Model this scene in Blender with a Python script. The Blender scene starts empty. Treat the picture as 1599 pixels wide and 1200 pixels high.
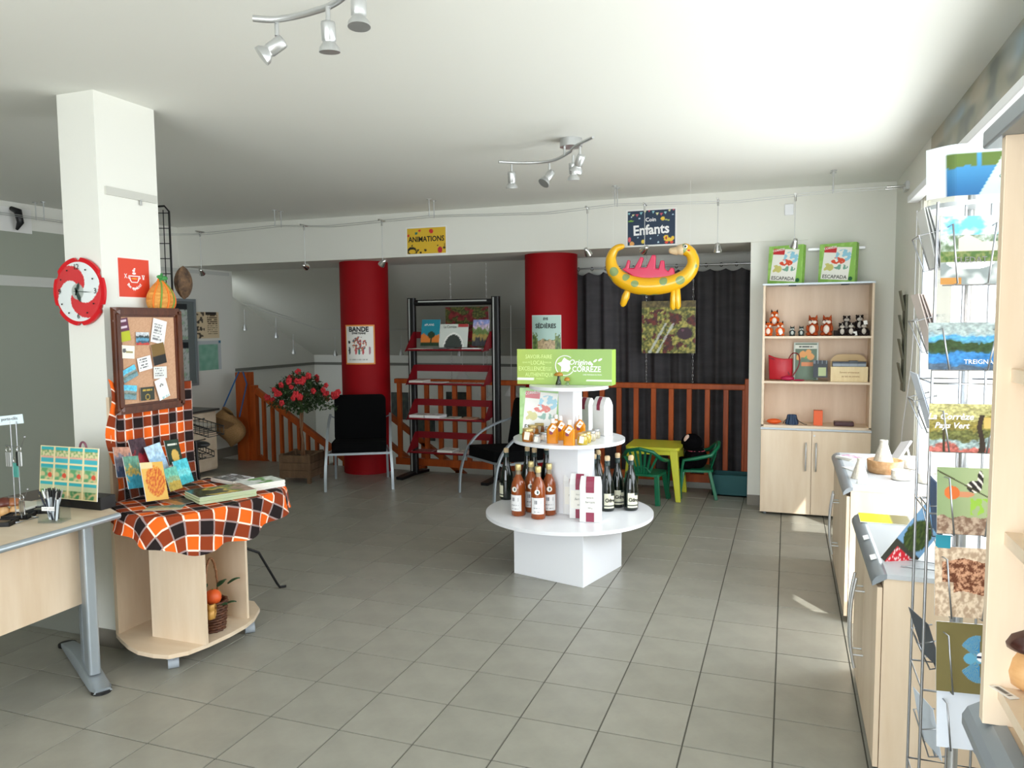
import bpy, bmesh, math, random
from mathutils import Vector, Matrix, noise
random.seed(7)
PI = math.pi
S = bpy.context.scene
C = S.collection
# ---------------------------------------------------------------- camera
YAW, PIT, ROLL, FPX, CAMH = -0.34705, -0.07736, -0.00875, 1190.0, 1.6403
_d = Vector((math.sin(YAW)*math.cos(PIT), math.cos(YAW)*math.cos(PIT), math.sin(PIT)))
_r = Vector((math.cos(YAW), -math.sin(YAW), 0)); _u = _r.cross(_d)
_R = _r*math.cos(ROLL)+_u*math.sin(ROLL); _U = -_r*math.sin(ROLL)+_u*math.cos(ROLL)
cam = bpy.data.cameras.new('camera'); co = bpy.data.objects.new('camera', cam); C.objects.link(co)
co.matrix_world = Matrix(((_R.x, _U.x, -_d.x, 0), (_R.y, _U.y, -_d.y, 0), (_R.z, _U.z, -_d.z, CAMH), (0, 0, 0, 1)))
cam.sensor_fit = 'HORIZONTAL'; cam.sensor_width = 36; cam.lens = 36*FPX/1599; cam.clip_start = 0.05
S.camera = co
def at(x, y, ax, v):
    """measured point of the room: where the line of sight through a pixel meets the plane ax = v"""
    q = _d+_R*((x-800)/FPX)-_U*((y-600)/FPX); i = 'XYZ'.index(ax)
    o = (0, 0, CAMH); return Vector(o)+q*((v-o[i])/q[i])
# ---------------------------------------------------------------- world, sun, window light, exposure
W = bpy.data.worlds.new('world'); S.world = W; W.use_nodes = True
bg = W.node_tree.nodes['Background']; bg.inputs[0].default_value = (0.86, 0.93, 1, 1); bg.inputs[1].default_value = 3.0
sun = bpy.data.lights.new('sun', 'SUN'); sun.energy = 6.5; sun.angle = 0.009; sun.color = (1, .98, .94)
so = bpy.data.objects.new('sun', sun); C.objects.link(so)
so.rotation_euler = Vector((-.42, .62, -.66)).to_track_quat('-Z', 'Y').to_euler()
def area(name, loc, d, sx, sy, power, col=(.97, 1, 1.05)):
    l = bpy.data.lights.new(name, 'AREA'); l.shape = 'RECTANGLE'; l.size = sx; l.size_y = sy; l.energy = power; l.color = col
    o = bpy.data.objects.new(name, l); C.objects.link(o); o.location = loc
    z = -Vector(d); x = Vector((0, 0, 1)).cross(z).normalized(); y = z.cross(x)
    o.matrix_world = Matrix.Translation(loc) @ Matrix((x, y, z)).transposed().to_4x4()
area('window_light_side', (.93, 4.68, 1.15), (-1, 0, 0), 2.25, 2.15, 62)
area('added_light_side_high', (.93, 1.5, 1.88), (-1, 0, 0), 3.6, 1.2, 46)  # lamp added behind the unseen high window to brighten the room
area('window_light_front', (-1.3, -1.75, 1.35), (0, 1, 0), 3.7, 2.3, 120)
S.view_settings.view_transform = 'Standard'; S.view_settings.look = 'None'
S.view_settings.exposure = 0.13; S.view_settings.gamma = 1; S.view_settings.use_curve_mapping = False
S.cycles.max_bounces = 8; S.cycles.diffuse_bounces = 5; S.cycles.transparent_max_bounces = 16; S.cycles.caustics_reflective = False; S.cycles.caustics_refractive = False
# ---------------------------------------------------------------- materials
def lin(c): return tuple(((x/12.92) if x <= .04045 else ((x+.055)/1.055)**2.4) for x in c)
def L255(r, g, b): return lin((r/255, g/255, b/255))
MATS = {}
def mat(name, rgb=(200, 200, 200), rough=.5, metal=0, spec=.5, trans=0, alpha=1, emit=None, bump=None, var=None, coat=0, objvar=0):
    if name in MATS: return MATS[name]
    m = bpy.data.materials.new(name); m.use_nodes = True; nt = m.node_tree; b = nt.nodes['Principled BSDF']
    c = L255(*rgb); b.inputs['Base Color'].default_value = (*c, 1); b.inputs['Roughness'].default_value = rough
    b.inputs['Metallic'].default_value = metal; b.inputs['Specular IOR Level'].default_value = spec
    b.inputs['Transmission Weight'].default_value = trans; b.inputs['Alpha'].default_value = alpha
    b.inputs['Coat Weight'].default_value = coat
    tc = None
    if var or bump or objvar: tc = nt.nodes.new('ShaderNodeTexCoord')
    if var:   # (scale xyz, amount, second colour)
        mp = nt.nodes.new('ShaderNodeMapping'); mp.inputs['Scale'].default_value = var[0]
        nt.links.new(tc.outputs['Object'], mp.inputs[0])
        n = nt.nodes.new('ShaderNodeTexNoise'); n.inputs['Scale'].default_value = 1; n.inputs['Detail'].default_value = 5; n.inputs['Roughness'].default_value = .6
        nt.links.new(mp.outputs[0], n.inputs[0])
        r = nt.nodes.new('ShaderNodeValToRGB'); r.color_ramp.elements[0].position = .35; r.color_ramp.elements[1].position = .68
        c2 = L255(*var[1]); r.color_ramp.elements[0].color = (*c, 1); r.color_ramp.elements[1].color = (*c2, 1)
        nt.links.new(n.outputs[0], r.inputs[0]); src = r.outputs[0]
        if objvar:
            oi = nt.nodes.new('ShaderNodeObjectInfo'); hs = nt.nodes.new('ShaderNodeHueSaturation'); mr = nt.nodes.new('ShaderNodeMapRange')
            mr.inputs[3].default_value = 1-objvar; mr.inputs[4].default_value = 1+objvar
            nt.links.new(oi.outputs['Random'], mr.inputs[0]); nt.links.new(mr.outputs[0], hs.inputs['Value']); nt.links.new(src, hs.inputs['Color']); src = hs.outputs[0]
        nt.links.new(src, b.inputs['Base Color'])
    if bump:  # (scale, strength)
        n = nt.nodes.new('ShaderNodeTexNoise'); n.inputs['Scale'].default_value = bump[0]; n.inputs['Detail'].default_value = 3
        nt.links.new(tc.outputs['Object'], n.inputs[0]); bp = nt.nodes.new('ShaderNodeBump'); bp.inputs['Strength'].default_value = bump[1]; bp.inputs['Distance'].default_value = .004
        nt.links.new(n.outputs[0], bp.inputs['Height']); nt.links.new(bp.outputs[0], b.inputs['Normal'])
    if emit: b.inputs['Emission Color'].default_value = (*L255(*emit[0]), 1); b.inputs['Emission Strength'].default_value = emit[1]
    MATS[name] = m; return m
PAINT = mat('wall_paint', (229, 229, 221), .75, bump=(60, .08))
CEIL = mat('ceiling_paint', (232, 233, 227), .85, bump=(50, .05))
WOOD = mat('maple_laminate', (226, 207, 182), .42, var=((9, 9, 1.2), (214, 191, 162)))
WOODH = mat('maple_laminate_flat', (228, 210, 186), .4, var=((1.2, 9, 9), (216, 194, 166)))
WOODIN = mat('maple_laminate_back', (222, 198, 174), .5, var=((8, 8, 1), (208, 181, 154)))
RAILW = mat('orange_stained_wood', (182, 86, 32), .42, spec=.3, var=((14, 14, 2), (152, 66, 22)))
WHITE = mat('white_lacquer', (236, 238, 242), .3)
WHITEM = mat('white_matt', (235, 235, 232), .6)
STEEL = mat('brushed_steel', (200, 202, 202), .32, .75)
CHROME = mat('chrome', (215, 215, 215), .12, 1)
WIRE = mat('wire_steel', (165, 168, 172), .3, .9)
SILVER = mat('silver_paint', (165, 174, 180), .35, .5)
GREYED = mat('grey_edge_plastic', (138, 146, 152), .35, .2)
BLACKM = mat('black_metal', (22, 22, 23), .4, .3)
BLACKP = mat('black_plastic', (16, 16, 17), .45)
BLACKF = mat('black_fabric', (9, 9, 10), .95, spec=.1)
RED = mat('red_paint', (148, 12, 20), .6, spec=.15, bump=(80, .05))
DRED = mat('dark_red_metal', (120, 14, 24), .5, spec=.25)
PAPER = mat('white_paper', (238, 238, 234), .6)
GREYP = mat('grey_ink', (120, 120, 120), .7)
BLACKI = mat('black_ink', (20, 20, 20), .7)
WHITEI = mat('white_ink', (245, 245, 245), .6)
CORKC = mat('cork_stopper', (205, 180, 140), .8)
GLASS = mat('clear_glass', (225, 238, 235), .04, trans=1)
def clear(name, tint, gl=.12):
    m = bpy.data.materials.new(name); m.use_nodes = True; nt = m.node_tree; nt.nodes.clear()
    o = nt.nodes.new('ShaderNodeOutputMaterial'); mx = nt.nodes.new('ShaderNodeMixShader'); t = nt.nodes.new('ShaderNodeBsdfTransparent'); g = nt.nodes.new('ShaderNodeBsdfGlossy')
    t.inputs[0].default_value = (*tint, 1); g.inputs['Roughness'].default_value = .03; mx.inputs[0].default_value = gl
    fr = nt.nodes.new('ShaderNodeFresnel'); fr.inputs[0].default_value = 1.25
    ge = nt.nodes.new('ShaderNodeNewGeometry'); iv = nt.nodes.new('ShaderNodeMath'); iv.operation = 'SUBTRACT'; iv.inputs[0].default_value = 1; nt.links.new(ge.outputs['Backfacing'], iv.inputs[1]); mm = nt.nodes.new('ShaderNodeMath'); mm.operation = 'MULTIPLY'; nt.links.new(fr.outputs[0], mm.inputs[0]); nt.links.new(iv.outputs[0], mm.inputs[1]); nt.links.new(mm.outputs[0], mx.inputs[0]); nt.links.new(t.outputs[0], mx.inputs[1]); nt.links.new(g.outputs[0], mx.inputs[2]); nt.links.new(mx.outputs[0], o.inputs[0])
    MATS[name] = m; return m
PANE = clear('window_glass', (.97, .98, .98)); ACRYL = clear('acrylic', (.93, .95, .96))
def printmat(name='printed_colour', rough=.45):
    m = bpy.data.materials.new(name); m.use_nodes = True; nt = m.node_tree; b = nt.nodes['Principled BSDF']
    a = nt.nodes.new('ShaderNodeAttribute'); a.attribute_name = 'Col'; nt.links.new(a.outputs['Color'], b.inputs['Base Color']); b.inputs['Roughness'].default_value = rough
    return m
PRINT = printmat(); PRINTG = printmat('printed_gloss', .22); CLOTHP = printmat('printed_cloth', .9)
# ---------------------------------------------------------------- mesh builder
class MB:
    def __init__(s): s.v = []; s.f = []; s.m = []; s.s = []; s.T = Matrix(); s.cm = 0; s.col = {}
    def _add(s, vs, fs, sm=False):
        n = len(s.v); s.v += [s.T @ Vector(p) for p in vs]
        for f in fs: s.f.append([i+n for i in f]); s.m.append(s.cm); s.s.append(sm)
        return s
    def box(s, x0, y0, z0, x1, y1, z1):
        if x0 > x1: x0, x1 = x1, x0
        if y0 > y1: y0, y1 = y1, y0
        if z0 > z1: z0, z1 = z1, z0
        return s._add([(x0, y0, z0), (x1, y0, z0), (x1, y1, z0), (x0, y1, z0), (x0, y0, z1), (x1, y0, z1), (x1, y1, z1), (x0, y1, z1)],
                      [(0, 3, 2, 1), (4, 5, 6, 7), (0, 1, 5, 4), (1, 2, 6, 5), (2, 3, 7, 6), (3, 0, 4, 7)])
    def beam(s, p0, p1, w, h, up=(0, 0, 1)):
        p0 = Vector(p0); p1 = Vector(p1); d = (p1-p0).normalized(); up = Vector(up)
        if abs(d.dot(up)) > .99: up = Vector((0, 1, 0))
        a = d.cross(up).normalized(); b = a.cross(d).normalized(); a *= w/2; b *= h/2
        vs = [p0-a-b, p0+a-b, p0+a+b, p0-a+b, p1-a-b, p1+a-b, p1+a+b, p1-a+b]
        return s._add(vs, [(0, 1, 2, 3), (7, 6, 5, 4), (0, 4, 5, 1), (1, 5, 6, 2), (2, 6, 7, 3), (3, 7, 4, 0)])
    def prism(s, poly, z0, z1, sm=False):
        n = len(poly); a = sum(poly[i][0]*poly[(i+1) % n][1]-poly[(i+1) % n][0]*poly[i][1] for i in range(n))
        if a < 0: poly = poly[::-1]
        s._add([(x, y, z0) for x, y in poly], [tuple(range(n))[::-1]]); s._add([(x, y, z1) for x, y in poly], [tuple(range(n))])
        return s._add([(x, y, z0) for x, y in poly]+[(x, y, z1) for x, y in poly], [(i, (i+1) % n, n+(i+1) % n, n+i) for i in range(n)], sm)
    def cyl(s, p0, p1, r0, r1=None, n=16, caps=True):
        r1 = r0 if r1 is None else r1; p0 = Vector(p0); p1 = Vector(p1); d = (p1-p0).normalized()
        u = Vector((0, 0, 1)) if abs(d.z) < .9 else Vector((1, 0, 0)); a = d.cross(u).normalized(); b = d.cross(a)
        A = [p0+(a*math.cos(t)+b*math.sin(t))*r0 for t in [2*PI*i/n for i in range(n)]]; B = [p1+(a*math.cos(t)+b*math.sin(t))*r1 for t in [2*PI*i/n for i in range(n)]]
        s._add(A+B, [(i, n+i, n+(i+1) % n, (i+1) % n) for i in range(n)], True)
        if caps: s._add(A, [tuple(range(n))]); s._add(B, [tuple(range(n))[::-1]])
        return s
    def tube(s, pts, r, n=8, closed=False):
        pts = [Vector(p) for p in pts]; m = len(pts); vs = []; pa = None
        for i, p in enumerate(pts):
            if closed: d = pts[(i+1) % m]-pts[i-1]
            else: d = pts[min(i+1, m-1)]-pts[max(i-1, 0)]
            d.normalize()
            if pa is None: u = Vector((0, 0, 1)) if abs(d.z) < .9 else Vector((1, 0, 0)); a = d.cross(u).normalized()
            else: a = (pa-d*pa.dot(d)).normalized()
            pa = a; b = d.cross(a); rr = r[i] if isinstance(r, (list, tuple)) else r
            vs += [p+(a*math.cos(t)+b*math.sin(t))*rr for t in [2*PI*k/n for k in range(n)]]
        fs = []
        for i in range(m if closed else m-1):
            j = (i+1) % m
            fs += [(i*n+k, j*n+k, j*n+(k+1) % n, i*n+(k+1) % n) for k in range(n)]
        s._add(vs, fs, True)
        if not closed: s._add(vs[:n], [tuple(range(n))]); s._add(vs[-n:], [tuple(range(n))[::-1]])
        return s
    def lathe(s, prof, n=24, c=(0, 0, 0), sm=True):
        vs = []; fs = []
        for r, z in prof: vs += [(c[0]+r*math.cos(2*PI*k/n), c[1]+r*math.sin(2*PI*k/n), c[2]+z) for k in range(n)]
        for i in range(len(prof)-1): fs += [(i*n+k, i*n+(k+1) % n, (i+1)*n+(k+1) % n, (i+1)*n+k) for k in range(n)]
        s._add(vs, fs, sm)
        if prof[0][0] > 1e-4: s._add(vs[:n], [tuple(range(n))[::-1]])
        if prof[-1][0] > 1e-4: s._add(vs[-n:], [tuple(range(n))])
        return s
    def ball(s, c, r, n=14, m=9, rot=None):
        if not isinstance(r, (tuple, list)): r = (r, r, r)
        M = Matrix.Translation(c) @ (rot.to_4x4() if rot else Matrix())
        vs = [M @ Vector((0, 0, -r[2]))]
        for j in range(1, m):
            t = PI*j/m-PI/2
            vs += [M @ Vector((r[0]*math.cos(t)*math.cos(2*PI*k/n), r[1]*math.cos(t)*math.sin(2*PI*k/n), r[2]*math.sin(t))) for k in range(n)]
        vs.append(M @ Vector((0, 0, r[2]))); fs = [(0, 1+(k+1) % n, 1+k) for k in range(n)]
        for j in range(m-2): fs += [(1+j*n+k, 1+j*n+(k+1) % n, 1+(j+1)*n+(k+1) % n, 1+(j+1)*n+k) for k in range(n)]
        e = len(vs)-1; fs += [(e, 1+(m-2)*n+k, 1+(m-2)*n+(k+1) % n) for k in range(n)]
        return s._add(vs, fs, True)
    def grid(s, fn, nu, nv, sm=True, closed_u=False):
        vs = [fn(i/nu, j/nv) for j in range(nv+1) for i in range(nu+1)]
        return s._add(vs, [(j*(nu+1)+i, j*(nu+1)+i+1, (j+1)*(nu+1)+i+1, (j+1)*(nu+1)+i) for j in range(nv) for i in range(nu)], sm)
    def build(s, name, mats, parent=None, world=False, bevel=0, solid=0, subd=0, origin=None):
        me = bpy.data.meshes.new(name); o = bpy.data.objects.new(name, me); C.objects.link(o)
        vs = s.v
        if parent is not None:
            o.parent = parent
            if world:
                M = basis_of(parent).inverted(); vs = [M @ v for v in vs]
        elif vs:
            if origin is None:
                xs = [v.x for v in vs]; ys = [v.y for v in vs]; zs = [v.z for v in vs]; origin = Vector(((min(xs)+max(xs))/2, (min(ys)+max(ys))/2, min(zs)))
            else: origin = Vector(origin)
            o.location = origin; vs = [v-origin for v in vs]
        me.from_pydata([tuple(v) for v in vs], [], s.f)
        if not isinstance(mats, (list, tuple)): mats = [mats]
        for m in mats: me.materials.append(m)
        me.polygons.foreach_set('material_index', s.m); me.polygons.foreach_set('use_smooth', s.s)
        if s.col:
            at_ = me.color_attributes.new('Col', 'FLOAT_COLOR', 'POINT')
            buf = []
            for i in range(len(vs)): buf += list(s.col.get(i, (.8, .8, .8)))+[1]
            at_.data.foreach_set('color', buf)
        me.update()
        if solid: md = o.modifiers.new('t', 'SOLIDIFY'); md.thickness = solid; md.offset = 0
        if subd: md = o.modifiers.new('s', 'SUBSURF'); md.levels = subd; md.render_levels = subd
        if bevel: md = o.modifiers.new('b', 'BEVEL'); md.width = bevel; md.segments = 2; md.limit_method = 'ANGLE'; md.angle_limit = .7
        return o
def basis_of(o):
    M = Matrix.Translation(o.location) @ o.rotation_euler.to_matrix().to_4x4() @ Matrix.Diagonal((*o.scale, 1))
    if o.parent: M = basis_of(o.parent) @ M
    return M
def tag(o, label, cat, group=None):
    if label: o['label'] = label
    o['category'] = cat
    if group: o['group'] = group
    return o
def thing(name, label, cat, loc=(0, 0, 0), rz=0, group=None):
    o = bpy.data.objects.new(name, None); C.objects.link(o); o.location = loc; o.rotation_euler = (0, 0, rz); o.empty_display_size = .05
    return tag(o, label, cat, group)
def stc(o): o['kind'] = 'structure'; return o
def dup(root, loc, rz=None, label=None, group=None, scale=None):
    r = root.copy(); C.objects.link(r); r.location = loc
    if rz is not None: r.rotation_euler = (0, 0, rz)
    if scale: r.scale = (scale,)*3
    if label: r['label'] = label
    if group: r['group'] = group
    for ch in list(root.children):
        c = ch.copy(); C.objects.link(c); c.parent = r
        for g in ch.children: d = g.copy(); C.objects.link(d); d.parent = c
    return r
def B(x0, y0, z0, x1, y1, z1): return MB().box(x0, y0, z0, x1, y1, z1)
def rounded(w, d, r, n=5):
    p = []
    for cx, cy, a0 in ((w/2-r, d/2-r, 0), (-w/2+r, d/2-r, 90), (-w/2+r, -d/2+r, 180), (w/2-r, -d/2+r, 270)):
        p += [(cx+r*math.cos(math.radians(a0+90*k/n)), cy+r*math.sin(math.radians(a0+90*k/n))) for k in range(n+1)]
    return p
X_, Y_, Z_ = Vector((1, 0, 0)), Vector((0, 1, 0)), Vector((0, 0, 1))
def frame_(o, r, u):
    r = Vector(r).normalized(); u = Vector(u); u = (u-r*u.dot(r)).normalized(); n = r.cross(u)
    return Matrix.Translation(o) @ Matrix((r, u, n)).transposed().to_4x4()
def sheet(name, w, h, fn, M, parent=None, nx=24, ny=24, th=.0015, m=None, world=True, curve=None):
    """a flat print: front colours come from fn(u, v); M maps local x right, y up, z out of the print"""
    b = MB(); b.T = M
    for j in range(ny+1):
        for i in range(nx+1):
            u = i/nx; v = j/ny; z = curve(u, v) if curve else 0
            b.col[len(b.v)] = lin([min(1, max(0, c)) for c in fn(u, v)]); b.v.append(M @ Vector(((u-.5)*w, (v-.5)*h, z+th)))
    for j in range(ny):
        for i in range(nx): a = j*(nx+1)+i; b.f.append([a, a+1, a+nx+2, a+nx+1]); b.m.append(0); b.s.append(False)
    if curve:
        b.grid(lambda u, v: ((.5-u)*w, (v-.5)*h, curve(1-u, v)), nx, 4)
    else:
        b.box(-w/2, -h/2, 0, w/2, h/2, th*.9)
    return b.build(name, m or PRINT, parent, world=world)
def text(s, size, M, mt, parent, shear=0, off=0, name='lettering', align='CENTER', ext=.0004, sx=1):
    c = bpy.data.curves.new('t', 'FONT'); c.body = s; c.size = size; c.align_x = align; c.align_y = 'CENTER'; c.shear = shear; c.offset = off; c.extrude = ext; c.resolution_u = 2
    o = bpy.data.objects.new('t', c); C.objects.link(o); bpy.context.view_layer.update()
    me = bpy.data.meshes.new_from_object(o.evaluated_get(bpy.context.evaluated_depsgraph_get())); bpy.data.objects.remove(o)
    me.transform(M @ Matrix.Diagonal((sx, 1, 1, 1)))
    if parent is not None: me.transform(basis_of(parent).inverted())
    me.materials.clear(); me.materials.append(mt); me.name = name
    r = bpy.data.objects.new(name, me); C.objects.link(r); r.parent = parent; return r
def c255(*a): return tuple(x/255 for x in a)
def mix(a, b, t): t = max(0, min(1, t)); return tuple(x+(y-x)*t for x, y in zip(a, b))
def nz(x, y, s=0): return noise.noise(Vector((x, y, s*7.31)))
def fbm(x, y, s=0):
    return nz(x, y, s)*.55+nz(x*2.1, y*2.1, s+1)*.28+nz(x*4.3, y*4.3, s+2)*.17
def photo(stops, amp=.08, fx=5, fy=5, sp=.12, seed=0, spf=25):
    """a picture made of bands of colour (bottom to top) with soft ragged borders and speckle"""
    def f(u, v):
        w = v+amp*fbm(u*fx, v*fy, seed)*2.4; c = stops[-1][1]; c0 = None
        for k, (p, col) in enumerate(stops):
            if w < p:
                c = col
                if k and w-stops[k-1][0] < .05: c = mix(stops[k-1][1], col, .5+(w-stops[k-1][0])*10)
                break
        q = fbm(u*9, v*9, seed+5); k = 1+sp*1.6*fbm(u*spf*.8, v*spf*.8, seed+3)+.22*q; k2 = sp*.5*nz(u*spf, v*spf, seed+9)
        return tuple(x/255*k+k2*.4+.03*q for x in c)
    return f
def lines(bgc, ink, rows, seed=0, m=.1):
    def f(u, v):
        r = int(v*rows*2)
        if m < u < 1-m and m < v < 1-m and r % 2 == 0 and nz(u*30, r*3.1, seed) > -.15 and u < .65+.35*abs(nz(r*1.7, seed)): return ink
        return bgc
    return f
# ================================================================ the setting
TL = 1/3; GX, GY = -.0249, 2.566
tile_m = mat('floor_tile', (152, 150, 139), .33, spec=.5, var=((5, 5, 5), (140, 138, 128)), bump=(90, .04), objvar=.045)
grout = mat('grout', (84, 82, 74), .8)
XL, XR, YF, YB, ZC = -6.68, .83, -1.6, 7.08, 2.8
fl = stc(MB().box(XL-.2, YF-.2, -.12, XR+.2, 7.68, -.0035).build('floor', grout))
e = TL/2-.003
tb = MB(); tb._add([(-e, -e, -.0035), (e, -e, -.0035), (e, e, -.0035), (-e, e, -.0035), (-e+.0006, -e+.0006, 0), (e-.0006, -e+.0006, 0), (e-.0006, e-.0006, 0), (-e+.0006, e-.0006, 0)],
    [(4, 5, 6, 7), (0, 1, 5, 4), (1, 2, 6, 5), (2, 3, 7, 6), (3, 0, 4, 7)])
tiles = []
for i in range(-21, 4):
    for j in range(-13, 16):
        cx, cy = GX+(i-.5)*TL, GY+(j+.5)*TL
        x0, x1 = max(cx-e, XL), min(cx+e, XR); y0, y1 = max(cy-e, YF), min(cy+e, 7.68)
        if x1-x0 < .02 or y1-y0 < .02: continue
        d = Vector((cx, cy, -CAMH)); z = d.dot(_d); vis = False
        if z > .5:
            px = 800+FPX*d.dot(_R)/z; py = 600-FPX*d.dot(_U)/z
            vis = -60 < px < 1420 and py < 1260
        tiles.append((not vis, math.hypot(cx, cy), cx, cy, x0, y0, x1, y1))
tiles.sort()
base = None; rest = MB()
for k, (nv, dd, cx, cy, x0, y0, x1, y1) in enumerate(tiles):
    full = x1-x0 > 2*e-1e-4 and y1-y0 > 2*e-1e-4
    if k < 296 and not nv:
        if full:
            if base is None: o = tb.build('tile', tile_m, fl); base = o
            else: o = base.copy(); C.objects.link(o)
            o.location = Vector((cx, cy, 0))-fl.location
        else: MB().box(x0, y0, -.0035, x1, y1, 0).build('tile', tile_m, fl, world=True)
    else: rest.box(x0, y0, -.0035, x1, y1, 0)
o = rest.build('floor_tiles', tile_m, fl, world=True); o['kind'] = 'stuff'
stc(MB().box(XL-.2, YF-.2, ZC, XR+.2, 8.0, ZC+.2).build('ceiling', CEIL))
stc(MB().box(XL, 7.1, 2.35, .15, 8.0, ZC).build('trim_1', PAINT))
stc(MB().box(XL-.2, YF-.2, -.12, XL, 8.0, ZC).build('wall_left', PAINT))
wb = MB(); wb.box(-.32, 7.12, 0, XR+.2, 8.0, ZC); stc(wb.build('wall_back', PAINT))
skirt = mat('grey_tile_skirting', (128, 122, 112), .5)
stc(MB().box(-.32, 7.105, 0, XR, 7.12, .09).build('baseboard_back', skirt))
stc(MB().box(XL, YF, 0, XL+.015, 8.0, .12).build('baseboard_left', skirt))
# right wall with the glazed front, Y .4 .. 5.85
wr = MB(); wr.box(XR, YF-.2, -.12, XR+.08, -.35, ZC); wr.box(XR, 5.85, -.12, XR+.2, 7.12, ZC); wr.box(XR, -.35, 2.49, XR+.08, 5.85, ZC); wr.box(XR, 3.45, -.12, XR+.08, 5.85, .03); wr.box(XR, -.35, -.12, XR+.08, 3.35, 1.25); wr.box(XR, 3.35, -.12, XR+.08, 3.45, 2.49)  # tall sill under the unseen high window keeps sun off the floor
stc(wr.build('wall_right', PAINT))
stc(MB().box(XR-.015, 5.87, 0, XR, 7.12, .09).build('baseboard_right', skirt))
win = stc(thing('window_1', None, 'window', (XR, 3.1, .03))); del win['category']
fm = mat('window_frame_cream', (226, 224, 210), .4)
for y in (3.45, 5.80): MB().box(XR+.01, y, .03, XR+.05, y+.05, 2.49).build('frame_post', fm, win, world=True)
for z in (.03, 2.44): MB().box(XR+.015, 3.5, z, XR+.05, 5.8, z+.05).build('frame_rail', fm, win, world=True)
MB().box(XR+.03, 3.5, .08, XR+.036, 5.8, 2.44).build('pane', PANE, win, world=True)
w3 = stc(thing('added_high_window', None, 'window', (XR, 1.5, 1.25))); del w3['category']  # unseen window added to bring more light in from the right
for y in (-.35, 1.5, 3.3): MB().box(XR+.01, y, 1.25, XR+.05, y+.05, 2.49).build('frame_post', fm, w3, world=True)
for y0, y1 in ((-.3, 1.5), (1.55, 3.3)): MB().box(XR+.03, y0, 1.25, XR+.036, y1, 2.49).build('pane', PANE, w3, world=True)
# front wall behind the viewer, shop window
wf = MB(); wf.box(XL-.2, YF-.2, -.12, -3.2, YF, ZC); wf.box(.6, YF-.2, -.12, XR+.2, YF, ZC); wf.box(-3.2, YF-.2, 2.55, .6, YF, ZC); wf.box(-3.2, YF-.2, -.12, .6, YF, .1)
stc(wf.build('wall_front', PAINT))
w2 = stc(thing('window_2', None, 'window', (-2.5, YF, .1))); del w2['category']
for x in (-3.2, -1.35, .55): MB().box(x, YF-.1, .1, x+.05, YF-.03, 2.55).build('frame_post', fm, w2, world=True)
for x in (-3.15, -1.3): MB().box(x, YF-.07, .1, x+1.8 if x < -2 else .55, YF-.064, 2.55).build('pane', PANE, w2, world=True)
# outside: pavement, and an unseen overhang added to block high sun from the glazed side
stc(MB().box(XR+.081, -8, -.3, 14, 14, -.05).build('ground', mat('pavement', (190, 186, 176), .8)))
stc(MB().box(-14, -14, -.3, XR+.2, YF-.2, -.05).build('ground', mat('pavement')))
aw = thing('added_sun_blocker', 'unseen white overhang added outside to block high sun from the glazed side', 'added_sun_blocker', (1.6, 3.1, 2.55))
aw.location = (1.6, 3.1, 2.5)
MB().box(XR+.08, -1.2, 2.52, 1.67, 6.6, 2.56).build('canopy', WHITEM, aw, world=True)
# stairwell
sm = PAINT
stc(MB().box(-7.4, 7.9, -2.6, -7.2, 10.7, 2.9).build('wall_stair_left', sm))
stc(MB().box(-7.4, 10.5, -2.6, 1.2, 10.7, 2.9).build('wall_stair_back', sm))
stc(MB().box(.9, 8.0, -2.6, 1.1, 10.7, 2.9).build('wall_stair_right', sm))
stc(MB().box(-7.4, 7.68, -2.8, 1.1, 10.7, -2.6).build('floor_stair', tile_m))
stc(MB().box(-7.4, 7.62, -2.6, 1.1, 7.68, -.12).build('wall_stair_front', sm))
b = MB(); b._add([(-7.4, 7.98, 2.36), (-2.2, 7.98, 2.36), (-2.2, 10.6, 1.14), (-7.4, 10.6, 1.14), (-7.4, 7.98, 2.9), (-2.2, 7.98, 2.9), (-2.2, 10.6, 2.9), (-7.4, 10.6, 2.9)],
    [(0, 3, 2, 1), (4, 5, 6, 7), (0, 1, 5, 4), (1, 2, 6, 5), (2, 3, 7, 6), (3, 0, 4, 7)])
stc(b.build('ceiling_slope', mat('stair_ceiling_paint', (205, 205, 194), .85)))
stc(MB().box(-2.2, 8.3, -2.6, 1.1, 8.4, 2.9).build('wall_behind_curtain', PAINT)); stc(MB().box(-2.2, 8.0, 2.8, 1.1, 8.4, 3.0).build('ceiling_curtain', CEIL)); stc(MB().box(-2.2, 8.4, 1.1, 1.1, 10.6, 2.9).build('ceiling_rear', CEIL))
tr = MB(); tr.box(-7.2, 10.47, 1.03, 1, 10.5, 1.07); tr.box(-7.2, 8.0, 1.03, -7.17, 10.5, 1.07); stc(tr.build('trim_2', mat('grey_wall_rail', (120, 120, 112), .6)))
for k in range(10):
    x = -6.0+k*.27; stc(MB().box(x, 7.72, -.18*(k+1)-.04, x+.3, 8.75, -.18*(k+1)).build('stair_step', tile_m))
# beam ends and pillar
pil = MB(); pil.box(-3.44, 2.89, 0, -3.2, 3.27, ZC)
pil = pil.build('square_pillar', PAINT); tag(pil, 'white square pillar from floor to ceiling carrying the round clock', 'pillar')
b = MB(); b.box(-3.452, 2.878, 0, -3.188, 3.282, .09); b.build('skirting', skirt, pil, world=True)
for x, w_ in ((-4.47, 'left red round column with the white poster, behind the armchair'), (-2.285, 'right red round column with the castle poster, beside the curtain')):
    c = MB(); c.cyl((x, 7.52, 0), (x, 7.52, 2.35), .268, n=48); tag(c.build('red_column', RED), w_, 'column')
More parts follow.
